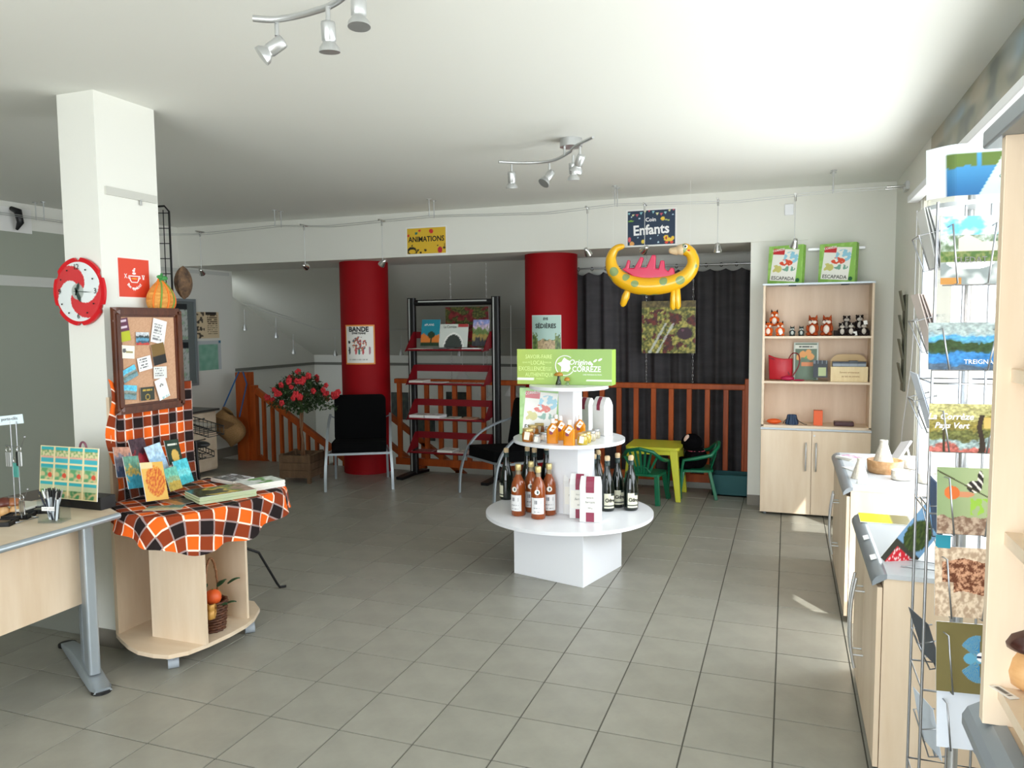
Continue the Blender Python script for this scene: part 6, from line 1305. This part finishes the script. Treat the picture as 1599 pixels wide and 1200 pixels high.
# lower shelf
b = MB(); b.ball((sp3(1210), 6.9, S3+.022), (.06, .04, .022)); b.tube([(sp3(1200), 6.9, S3+.02), (sp3(1210), 6.89, S3+.042), (sp3(1222), 6.9, S3+.02)], .004, 6); tag(b.build('orange_purse', mat('orange_leather', (226, 90, 26), .5)), 'small orange purse at the left of the lowest open shelf', 'purse')
t = thing('blue_pouch', 'dark blue drawstring pouch on the lowest open shelf', 'pouch', (sp3(1238), 6.89, S3))
b = MB(); b.grid(lambda u, v: V3((.055-.022*v)*(1+.10*math.sin(u*2*PI*9))*math.cos(2*PI*u)*(1.0 if v > .05 else .8), (.04-.015*v)*(1+.10*math.sin(u*2*PI*9))*math.sin(2*PI*u), .085*v), 72, 8); b.build('body', mat('navy_leather', (26, 52, 82), .6), t)
MB().tube([(.03, -.02, .06), (.06, -.03, .03), (.10, -.03, .008), (.12, -.02, .006)], .003, 6).build('cord', BLACKP, t); MB().tube([(-.03, -.02, .06), (-.06, -.03, .03), (-.07, -.03, .008)], .003, 6).build('cord', BLACKP, t)
b = MB(); b.box(sp3(1272), 6.88, S3, sp3(1286), 6.95, S3+.125); tag(b.build('orange_box', mat('orange_box', (228, 92, 30), .45), bevel=.002), 'upright orange box in the middle of the lowest open shelf', 'box')
b = MB(); b.box(sp3(1304), 6.88, S3, sp3(1335), 6.97, S3+.036); tag(b.build('maroon_wallet', mat('maroon_leather', (62, 18, 28), .35), bevel=.006), 'dark maroon wallet at the right of the lowest open shelf', 'wallet')
# ================================================================ right-hand cabinets
def lowcab(lab, y0, y1, h):
    t = thing('base_cabinet', lab, 'cabinet', (.56, (y0+y1)/2, 0))
    MB().box(.335, y0+.02, .03, .815, y1-.02, .735).build('body', WOOD, t, world=True)
    MB().box(.335, y0, .0, .815, y0+.019, .735).build('side_panel', WOOD, t, world=True, bevel=.001); MB().box(.335, y1-.019, .0, .815, y1, .735).build('side_panel', WOOD, t, world=True)
    MB().box(.36, y0+.03, 0, .80, y1-.03, .03).build('plinth', GREYED, t, world=True)
    b = MB(); b.prism([(.345, y0-.005), (.822, y0-.005), (.822, y1+.005), (.345, y1+.005)], .735, .752); b.build('worktop', mat('pale_grey_worktop', (188, 192, 196), .35), t, world=True)
    b = MB(); P = [(.345, .752), (.325, .749), (.308, .738), (.298, .722), (.298, .706), (.345, .735)]; n = len(P)
    b._add([(x, y0-.005, z) for x, z in P]+[(x, y1+.005, z) for x, z in P], [tuple(range(n)), tuple(range(n, 2*n))[::-1]]); b._add([(x, y0-.005, z) for x, z in P]+[(x, y1+.005, z) for x, z in P], [(i, n+i, n+(i+1) % n, (i+1) % n) for i in range(n)], True); b.build('rounded_edge', GREYED, t, world=True)
    ym = (y0+y1)/2
    for a, c, hy in ((y0+.003, ym-.002, ym-.03), (ym+.002, y1-.003, ym+.04)):
        d_ = MB().box(.315, a, .035, .333, c, .70).build('door', WOOD, t, world=True, bevel=.002)
        b = MB(); b.tube(rodpts([V3(.283, hy, .595), V3(.268, hy, .50), V3(.264, hy, .40), V3(.268, hy, .30), V3(.283, hy, .215)], 4), .0065, 8); b.cyl((.315, hy, .54), (.270, hy, .54), .004, n=8); b.cyl((.315, hy, .27), (.270, hy, .27), .004, n=8); b.build('handle', STEEL, d_, world=True)
    return t
lowcab('farther low maple cabinet with pottery on top, by the window', 4.43, 5.60, 0)
t = lowcab('nearer low maple cabinet with a grey rounded edge and leaflets on top', 2.92, 3.83, 0)
for (px, py) in ((1349, 841), (1363, 872)): q = at(px, py, 'Z', .745); o = sheet('price_label', .065, .022, lambda u, v: c255(150, 155, 160) if abs(v-.5) < .18 and .1 < u < .9 and nz(u*30, px) > -.1 else c255(226, 230, 232), frame_((.320, q.y, .7505), Y_, (1, 0, .35)), t, 24, 6, .001)
POT = mat('speckled_white_pottery', (208, 202, 190), .4, var=((90, 90, 90), (186, 178, 164)))
def pot(nm, lab, x, y, prof, z=.7525, cat='pottery'):
    t = thing(nm, lab, cat, (x, y, z)); MB().lathe(prof, 26).build('body', POT, t); return t
def cone(x, y, s, lab, z=.7525):
    t = pot('ceramic_cone', lab, x, y, [(.040*s, 0), (.036*s, .015*s), (.022*s, .06*s), (.014*s, .085*s), (.015*s, .10*s), (.010*s, .101*s), (.009*s, .07*s)], z); MB().cyl((-.02*s, -.033*s, .02*s), (-.008*s, -.012*s, .08*s), .0012, n=5).build('cord', mat('pale_cord', (200, 190, 170), .7), t)
def bowl(x, y, r, lab): pot('ceramic_bowl', lab, x, y, [(.7*r, 0), (r, .005), (r*1.02, .02), (r, .055), (r*.93, .055), (r*.9, .01), (0, .008)])
cone(.40, 4.70, 1.15, 'small white ceramic cone on the front edge of the farther cabinet')
wb_ = mat('carved_light_wood', (190, 150, 106), .7, var=((30, 30, 30), (160, 116, 74)), bump=(80, .6))
t = thing('wooden_bowl', 'rough round wooden bowl in the middle of the farther cabinet', 'bowl', (.555, 4.93, .7525)); MB().lathe([(.085, 0), (.095, .01), (.10, .075), (.088, .075), (.08, .03), (0, .028)], 28).build('body', wb_, t)
cone(.545, 4.94, 1.6, 'taller white ceramic cone standing in the rough wooden bowl', .7525+.03)
bowl(.615, 4.72, .052, 'white speckled bowl in front of the wooden bowl'); bowl(.735, 4.66, .048, 'white speckled bowl near the window at the front'); bowl(.72, 5.10, .05, 'white speckled bowl behind the others by the window')
def flat(nm, lab, x, y, w, d, rz, fn, z=.7525, n=1, cat='leaflet'):
    o = MB(); 
    for k in range(n): o.T = Matrix.Translation((x, y, z+k*.004)) @ Matrix.Rotation(rz+k*.05, 4, 'Z'); o.box(-w/2, -d/2, 0, w/2, d/2, .0035)
    o = o.build(nm, pageb); tag(o, lab, cat); sheet('cover', w*.99, d*.99, fn, Matrix.Translation((x, y, z+n*.004)) @ Matrix.Rotation(rz+(n-1)*.05, 4, 'Z'), o, 20, 20, .0006, PRINTG); return o
flat('leaflet', 'white and lilac booklets at the back left of the farther cabinet', .43, 5.37, .14, .20, -1.0, photo([(.3, (226, 220, 226)), (.5, (196, 120, 170)), (2, (236, 232, 234))], .2), n=4)
flat('leaflet', 'pale grey leaflet lying left of the small ceramic cone', .395, 4.98, .09, .14, .4, photo([(.5, (206, 210, 214)), (2, (224, 226, 228))], .1)); flat('leaflet', 'pale green cards at the front edge of the farther cabinet', .455, 4.56, .15, .09, -.15, photo([(.5, (206, 222, 212)), (2, (228, 232, 226))], .2), n=2)
t = thing('frame_on_easel', 'white tilted display frame behind the wooden bowl against the light', 'frame', (.66, 5.3, .7525)); 
q0, q1 = at(1393, 724, 'Y', 5.2), at(1418, 692, 'Y', 5.2); MB().beam((q0.x, 5.2, .757), (q1.x, 5.25, q1.z), .16, .012, (-1, 0, 1)).build('panel', WHITE, t, world=True); MB().beam((q1.x+.03, 5.25, .757), (q1.x, 5.25, q1.z-.02), .01, .01).build('strut', WHITE, t, world=True)
flat('leaflet', 'yellow and photo leaflet along the far edge of the nearer cabinet', .455, 3.735, .27, .17, -.02, lambda u, v: c255(232, 224, 50) if u < .5 else (mix(c255(170, 140, 80), c255(120, 130, 110), nz(u*20, v*20)+.5) if u < .78 else c255(206, 216, 222)), n=1)
# leaning brochure in a small wire easel
q = at(1428, 815, 'Y', 3.0)
dirv = (at(1478, 757, 'Y', 3.15)-at(1394, 858, 'Y', 3.05)); 
t = thing('leaning_brochure', 'brochure with a red corner and a dark island leaning on a wire easel', 'brochure', (.47, 3.1, .7525))
FBk = frame_((.475, 3.14, .85), dirv, (-.75, -.35, .45))
sheet('cover', .33, .12, lambda u, v: (c255(205, 36, 50) if not (nz(u*60, v*30) > .2 and v > .25) else c255(240, 220, 220)) if u < .22 and v < .8 else (mix(c255(36, 52, 26), c255(80, 96, 44), nz(u*20, v*20)+.5) if blob(u, v, .47, .5, .2, .42) else (c255(60, 60, 50) if u < .3 else (c255(120, 160, 196) if u < .82 else c255(30, 80, 140)))), FBk, t, 60, 24, .004, PRINTG)
b = MB(); b.tube([(.40, 3.02, .7565), (.52, 3.0, .7565), (.56, 3.2, .7565), (.50, 3.2, .9)], .0025, 6); b.tube([(.43, 3.12, .7565), (.55, 3.08, .7565), (.58, 3.2, .7565)], .0025, 6); b.build('wire_easel', WIRE, t, world=True)
# leaflet dispenser and cable on the wall beyond
t = thing('wall_leaflet_holder', 'narrow dark leaflet holder on the right wall beyond the window, edge on', 'holder', (.80, 6.38, 1.1))
MB().box(.815, 6.30, 1.12, .829, 6.46, 1.84).build('back', mat('olive_grey', (112, 112, 96), .7), t, world=True)
for k in range(4): MB().beam((.815, 6.38, 1.18+k*.18), (.785, 6.38, 1.33+k*.18), .12, .008, (1, 0, .3)).build('pocket', mat('olive_grey'), t, world=True)
o = MB(); o.tube(rodpts([V3(.822, 5.95, 2.4), V3(.822, 5.95, 1.5), V3(.822, 6.15, 1.1), V3(.822, 6.35, .8), V3(.822, 6.3, .6)]), .004, 6); tag(o.build('white_cable', WHITE), 'thin white cable hanging down the right wall beside the window', 'cable')
# ================================================================ postcard rack
rx, ry = .395, 2.03
t = thing('postcard_rack', 'tall chrome wire postcard rack at the right, before the window', 'rack', (rx, ry, 0))
MB().cyl((rx, ry, 0), (rx, ry, 2.0), .011, n=12).build('centre_pole', STEEL, t, world=True); MB().cyl((rx, ry, 0), (rx, ry, .02), .16, n=32).build('base_disc', STEEL, t, world=True)
hw = .085
for dx, dy in ((-hw, -hw), (hw, -hw), (hw, hw), (-hw, hw), (-.03, -hw), (.02, -hw)): MB().tube([(rx+dx, ry+dy, .45), (rx+dx, ry+dy, 1.905)], .0035 if abs(dx) == hw else .0028, 6).build('upright', WIRE, t, world=True)
b = MB(); b.cyl((rx, ry, 1.895), (rx, ry, 1.905), .10, n=28); b.build('top_plate', mat('pale_metal_plate', (196, 202, 204), .4, .4), t, world=True)
for z in (.52, .78, 1.20, 1.50):
    b = MB(); b.tube([(rx-hw, ry-hw, z), (rx+hw, ry-hw, z), (rx+hw, ry+hw, z), (rx-hw, ry+hw, z)], .0025, 6, closed=True); b.build('tier_ring', WIRE, t, world=True)
zs = [(1.72, .15, .11), (1.535, .105, .148), (1.352, .105, .148), (1.168, .15, .118), (.972, .165, .125), (.80, .16, .13), (.60, .15, .11)]
def pocket(F, w, h):
    b = MB(); b.T = F; zz = .02
    for s in (-1, 1): b.tube([(s*w*.42, h*.35, -.01), (s*w*.40, h*.35, zz+.012), (s*w*.28, -h*.5, zz), (s*w*.28, -h*.5, -.01)], .002, 6)
    b.tube([(-w*.5, h*.35, -.01), (w*.5, h*.35, -.01)], .002, 6); b.tube([(-w*.5, -h*.5, -.005), (w*.5, -h*.5, -.005)], .002, 6); b.build('wire_pocket', WIRE, t, world=True)
def rk(px, py): return at(px, py, 'Y', ry-hw-.012)
def church(u, v):
    if v > .72: return mix(c255(90, 170, 220), c255(235, 240, 240), .5+fbm(u*4, v*6, 1)*2.2)
    if v > .48: return c255(200, 190, 176) if (.3 < u < .95 and v < .62+.12*(1-abs(u-.45)*4 if abs(u-.45) < .25 else 0)) else mix(c255(90, 110, 80), c255(190, 200, 196), .5+fbm(u*10, v*10, 2)*1.8)
    if v > .33: return mix(c255(70, 100, 50), c255(120, 130, 80), .5+fbm(u*12, v*12, 3)*2.6)
    if blob(u, v, .5, .32, .4, .10): return c255(232, 234, 232)
    return mix(c255(130, 140, 140), c255(200, 205, 205), .5+nz(u*6, v*8, 4)*2) if not (u < .35 and v < .1) else c255(180, 130, 70)
lake = photo([(.10, (70, 90, 110)), (.38, (50, 120, 180)), (.58, (40, 66, 36)), (.72, (80, 150, 196)), (2, (150, 165, 165))], .06, 5, 4, .18, 3)
_pk = photo([(.12, (170, 96, 88)), (.26, (136, 156, 156)), (.42, (92, 96, 52)), (.72, (132, 122, 62)), (2, (168, 164, 112))], .10, 5, 5, .34, 5, 30)
def park(u, v):
    if abs(u-.72-.02*math.sin(v*9)) < .035+.05*max(0, .25-v) and v < .78: return c255(48, 38, 30)
    if abs(u-.2) < .018 and v < .5: return c255(56, 50, 34)
    if .5 < v < .72 and .76 < u < .88: return c255(196, 166, 96)
    return _pk(u, v)
def hoopoe(u, v):
    if abs(v-(.95-u*.45)) < .012: return c255(60, 60, 40)
    if blob(u, v, .25, .62, .13, .10): return c255(200, 104, 52)
    if blob(u, v, .42, .60, .2, .045): return c255(190, 130, 96)
    if blob(u, v, .62, .72, .13, .09) or blob(u, v, .72, .84, .05, .12): return c255(34, 32, 34) if int((u+v)*24) % 3 else c255(225, 215, 205)
    if v < .26+.05*nz(u*6, 1): return mix(c255(180, 160, 140), c255(120, 96, 80), .5+fbm(u*12, v*14, 2)*2.6)
    if .3 < v < .55 and u > .55 and nz(u*13, v*13, 5) > .05: return c255(140, 180, 70)
    return mix(c255(130, 150, 108), c255(160, 172, 130), u)
def morel(u, v):
    if .35 < v+.06*nz(u*3, 1) < .82 and u > .12+.2*(v < .5): return mix(c255(96, 56, 40), c255(196, 150, 120), .5+fbm(u*16, v*22, 2)*3+nz(u*60, v*60, 3)*.8)
    return mix(c255(214, 196, 172), c255(168, 146, 124), .5+fbm(u*14, v*14, 6)*2.6)
def tit(u, v):
    if blob(u, v, .77, .53, .09, .07): return c255(236, 240, 244) if abs(v-.53) > .012 else c255(30, 40, 70)
    for c_, s_ in (((.55, .66), 1), ((.6, .34), -1)):
        a = math.atan2((v-.5), (u-.72)); r = math.hypot(u-.72, (v-.5))
        if .06 < r < .34 and 1.5 < abs(a) < 2.6 and (a > 0) == (s_ > 0): return c255(60, 130, 180) if int(a*22) % 2 else c255(110, 150, 160)
    if blob(u, v, .62, .5, .16, .09): return c255(96, 160, 190)
    return c255(112, 104, 66)
fns = [(church, (1515, 391), .118, .150, 'postcard of a stone church, top front pocket of the rack', 'CLEDAT', (0, -.022), .018, GREYP),
       (lake, (1508, 541), .150, .105, 'postcard of a blue lake, second front pocket of the rack', 'TREIGNAC', (.03, -.035), .014, WHITEI),
       (park, (1507, 669), .145, .108, 'postcard of a park with a bench, third front pocket of the rack', None, None, 0, None),
       (hoopoe, (1510, 783), .122, .150, 'postcard of a crested bird on a branch in the rack', None, None, 0, None),
       (morel, (1506, 910), .122, .158, 'postcard with a close-up of a brown mushroom in the rack', None, None, 0, None),
       (tit, (1508, 1028), .122, .158, 'postcard of a blue bird in flight on olive background', None, None, 0, None),
       (lambda u, v: c255(214, 222, 232), (1500, 1125), .10, .13, 'plain pale blue card in the lowest visible front pocket', None, None, 0, None)]
for fn, pp, w, h, lab, s_, off_, sz, mt in fns:
    q = rk(*pp); F = frame_(q, (1, .10, 0), (0, .10, 1)); o = sheet('postcard', w, h, fn, F, None, 84, 96, .003, PRINTG); tag(o, lab, 'postcard', 'postcards in the front of the rack'); pocket(F, w*.9, h)
    if s_: text(s_, sz, F @ Matrix.Translation((off_[0], off_[1], .0038)), mt, o)
    if fn is park:
        text('La Corrèze', .020, F @ Matrix.Translation((-.030, .025, .0038)), WHITEI, o, shear=.3, off=.0003); text('Pays Vert', .018, F @ Matrix.Translation((-.028, .005, .0038)), WHITEI, o, shear=.3, off=.0003)
# side pockets seen edge on
side = [((1448, 375), .14, 5, 'bundle of white cards in the top left pocket of the rack, edge on', (214, 216, 214), -.22), ((1442, 505), .14, 6, 'bundle of pinkish cards in the second left pocket, edge on', (214, 202, 196), -.28), ((1441, 627), .14, 2, 'thin bluish cards in the third left pocket against the light', (206, 214, 226), -.30),
        ((1460, 790), .13, 2, 'dark blue card edge in the left pocket behind the leaning brochure', (60, 90, 130), -.1), ((1446, 998), .12, 1, 'single dark grey card leaning out of a lower left pocket', (70, 76, 84), -.33), ((1449, 1130), .13, 1, 'white card leaning out of the lowest left pocket', (196, 206, 216), -.2)]
for k, ((px, py), h, n, lab, c, tl) in enumerate(side):
    q = at(px, py, 'Y', ry-.02); b = MB()
    for j in range(n): b.T = frame_((q.x+.004*j, q.y+.01*(j % 2), q.z), (0, -1, 0) if k < 4 else (.25, -1, 0), (tl-.02*j, 0, 1)); b.box(-.055, -h/2, 0, .055, h/2, .0015)
    o = b.build('postcard', mat('card_%d_%d' % (c[0], c[2]), c, .5)); tag(o, lab, 'postcard', 'postcards in the left of the rack')
    F = frame_((q.x-.004, q.y, q.z), (0, -1, 0), (tl, 0, 1)); b = MB(); b.T = F
    for s in (-1, 1): b.tube([(s*.05, .01, -.03), (s*.05, .01, .018), (s*.035, -h/2, .010), (s*.035, -h/2, -.03)], .002, 6)
    b.tube([(-.05, .01, .018), (.05, .01, .018)], .002, 6); b.tube([(-.035, -h/2, -.004), (.035, -h/2, -.004)], .002, 6); b.build('wire_pocket', WIRE, t, world=True)
q = rk(1512, 262); o = sheet('header_leaflet', .25, .115, lambda u, v: c255(222, 230, 234) if u < .12 else ((c255(210, 226, 232) if v > .82 else (c255(86, 108, 50) if v > .55+.06*nz(u*9, 1) and not (.35 < u < .40) else mix(c255(30, 90, 140), c255(70, 140, 186), v*1.4))) if u < .50-(.5-v)*.25 else mix(c255(170, 205, 205), c255(200, 220, 190), v)), frame_((q.x+.055, q.y-.0, q.z-.002), (1, .05, 0), (0, 0, 1)), None, 60, 30, .001, PRINTG, curve=lambda u, v: -.05*max(0, (.2-u)/.2)**1.5-.02*(v)); tag(o, 'curled header leaflet with a lake and price text on top of the rack', 'leaflet')
FQ = frame_((q.x+.095, q.y-.014, q.z), (1, .05, 0), (0, 0, 1))
text('0,50€', .014, FQ @ Matrix.Translation((.02, .035, .018)), BLACKI, o); text('Cartes postales', .0125, FQ @ Matrix.Translation((.006, .004, .018)), BLACKI, o, shear=.3); text('1,50€', .0125, FQ @ Matrix.Translation((.010, -.011, .018)), BLACKI, o, shear=.3); text('Cartes postales', .0125, FQ @ Matrix.Translation((-.006, -.027, .018)), BLACKI, o, shear=.3); text('Charles !', .0125, FQ @ Matrix.Translation((0, -.043, .018)), BLACKI, o, shear=.3)
o = sheet('postcard', .03, .03, lambda u, v: c255(20, 130, 150), frame_(rk(1473, 846), X_, Z_), None, 4, 4, .001); tag(o, 'small teal card corner showing between the bird and mushroom postcards', 'postcard')
# ================================================================ shelf unit at the right edge
t = thing('shelf_unit', 'tall maple shelf unit with a grey edge at the right frame edge', 'shelf', (.57, .9, 0))
y1 = 1.47; ya = -.1
MB().box(.335, ya, .02, .81, y1-.01, .965).build('base_body', WOOD, t, world=True); 
MB().box(.345, ya, .965, .815, y1, .985).build('counter', WOODH, t, world=True)
b = MB(); P = [(.345, .987), (.325, .984), (.306, .972), (.298, .957), (.298, .94), (.345, .965)]; n = len(P)
b._add([(x, ya, z) for x, z in P]+[(x, y1, z) for x, z in P], [tuple(range(n)), tuple(range(n, 2*n))[::-1]]+[(i, n+i, n+(i+1) % n, (i+1) % n) for i in range(n)]); b.build('rounded_edge', GREYED, t, world=True)
ysp = 1.385
MB().box(.31, ysp, .985, .81, ysp+.022, 1.925).build('side_panel', WOOD, t, world=True, bevel=.001); MB().box(.325, ya, .985, .81, ya+.022, 1.925).build('side_panel', WOOD, t, world=True)
MB().box(.80, ya, .985, .812, ysp, 1.925).build('back_panel', WOODIN, t, world=True)
for z in (1.03, 1.285, 1.545): MB().box(.33, ya+.022, z, .80, ysp, z+.02).build('shelf', WOODH, t, world=True)
MB().box(.30, ya, 1.925, .815, 1.49, 1.955).build('top_board', GREYED, t, world=True, bevel=.004)
for z in (1.10, 1.13, 1.36, 1.41, 1.84, 1.87): MB().cyl((.375, ysp-.0005, z), (.375, ysp+.004, z), .0045, n=10).build('pin_hole', BLACKI, t, world=True)
o = MB(); o.box(.375, 1.12, 1.566, .52, 1.33, 1.80); o = o.build('food_pouch', mat('beige_packet', (176, 160, 130), .4, var=((20, 20, 60), (140, 124, 96))), bevel=.012); tag(o, 'beige patterned packet on the upper shelf at the right frame edge', 'packet'); sheet('paper_label', .10, .05, lines(W_, G_, 3, 2), frame_((.42, 1.119, 1.68), X_, Z_), o, 16, 8, .001)
for z, px, py, l in ((1.567, 1578, 556, 'white price tag on the upper shelf of the unit'), (1.052, 1568, 1082, 'white price tag beside the turned wooden mushroom')):
    q = at(px, py, 'Z', z-.0015); o = sheet('price_tag', .045, .016, lambda u, v: c255(90, 90, 90) if abs(v-.5) < .2 and .12 < u < .88 and nz(u*25, z) > -.15 else c255(236, 236, 232), frame_((q.x, q.y, z-.001), (.5, -1, 0), (1, .5, 0)), None, 20, 6, .001); tag(o, l, 'price tag')
q = at(1594, 1075, 'Z', 1.05); t = thing('wooden_mushroom', 'large turned wooden mushroom with a dark cap on the right shelf unit', 'ornament', (q.x+.016, q.y, 1.0505))
MB().lathe([(.020, 0), (.032, .008), (.036, .028), (.031, .05), (.022, .066)], 30).build('stem', mat('turned_wood', (214, 168, 116), .35, var=((14, 14, 40), (196, 146, 92))), t); MB().lathe([(.020, .062), (.040, .068), (.042, .076), (.034, .09), (.018, .098), (0, .10)], 30).build('cap', mat('dark_cap', (58, 24, 18), .25, coat=.4), t)
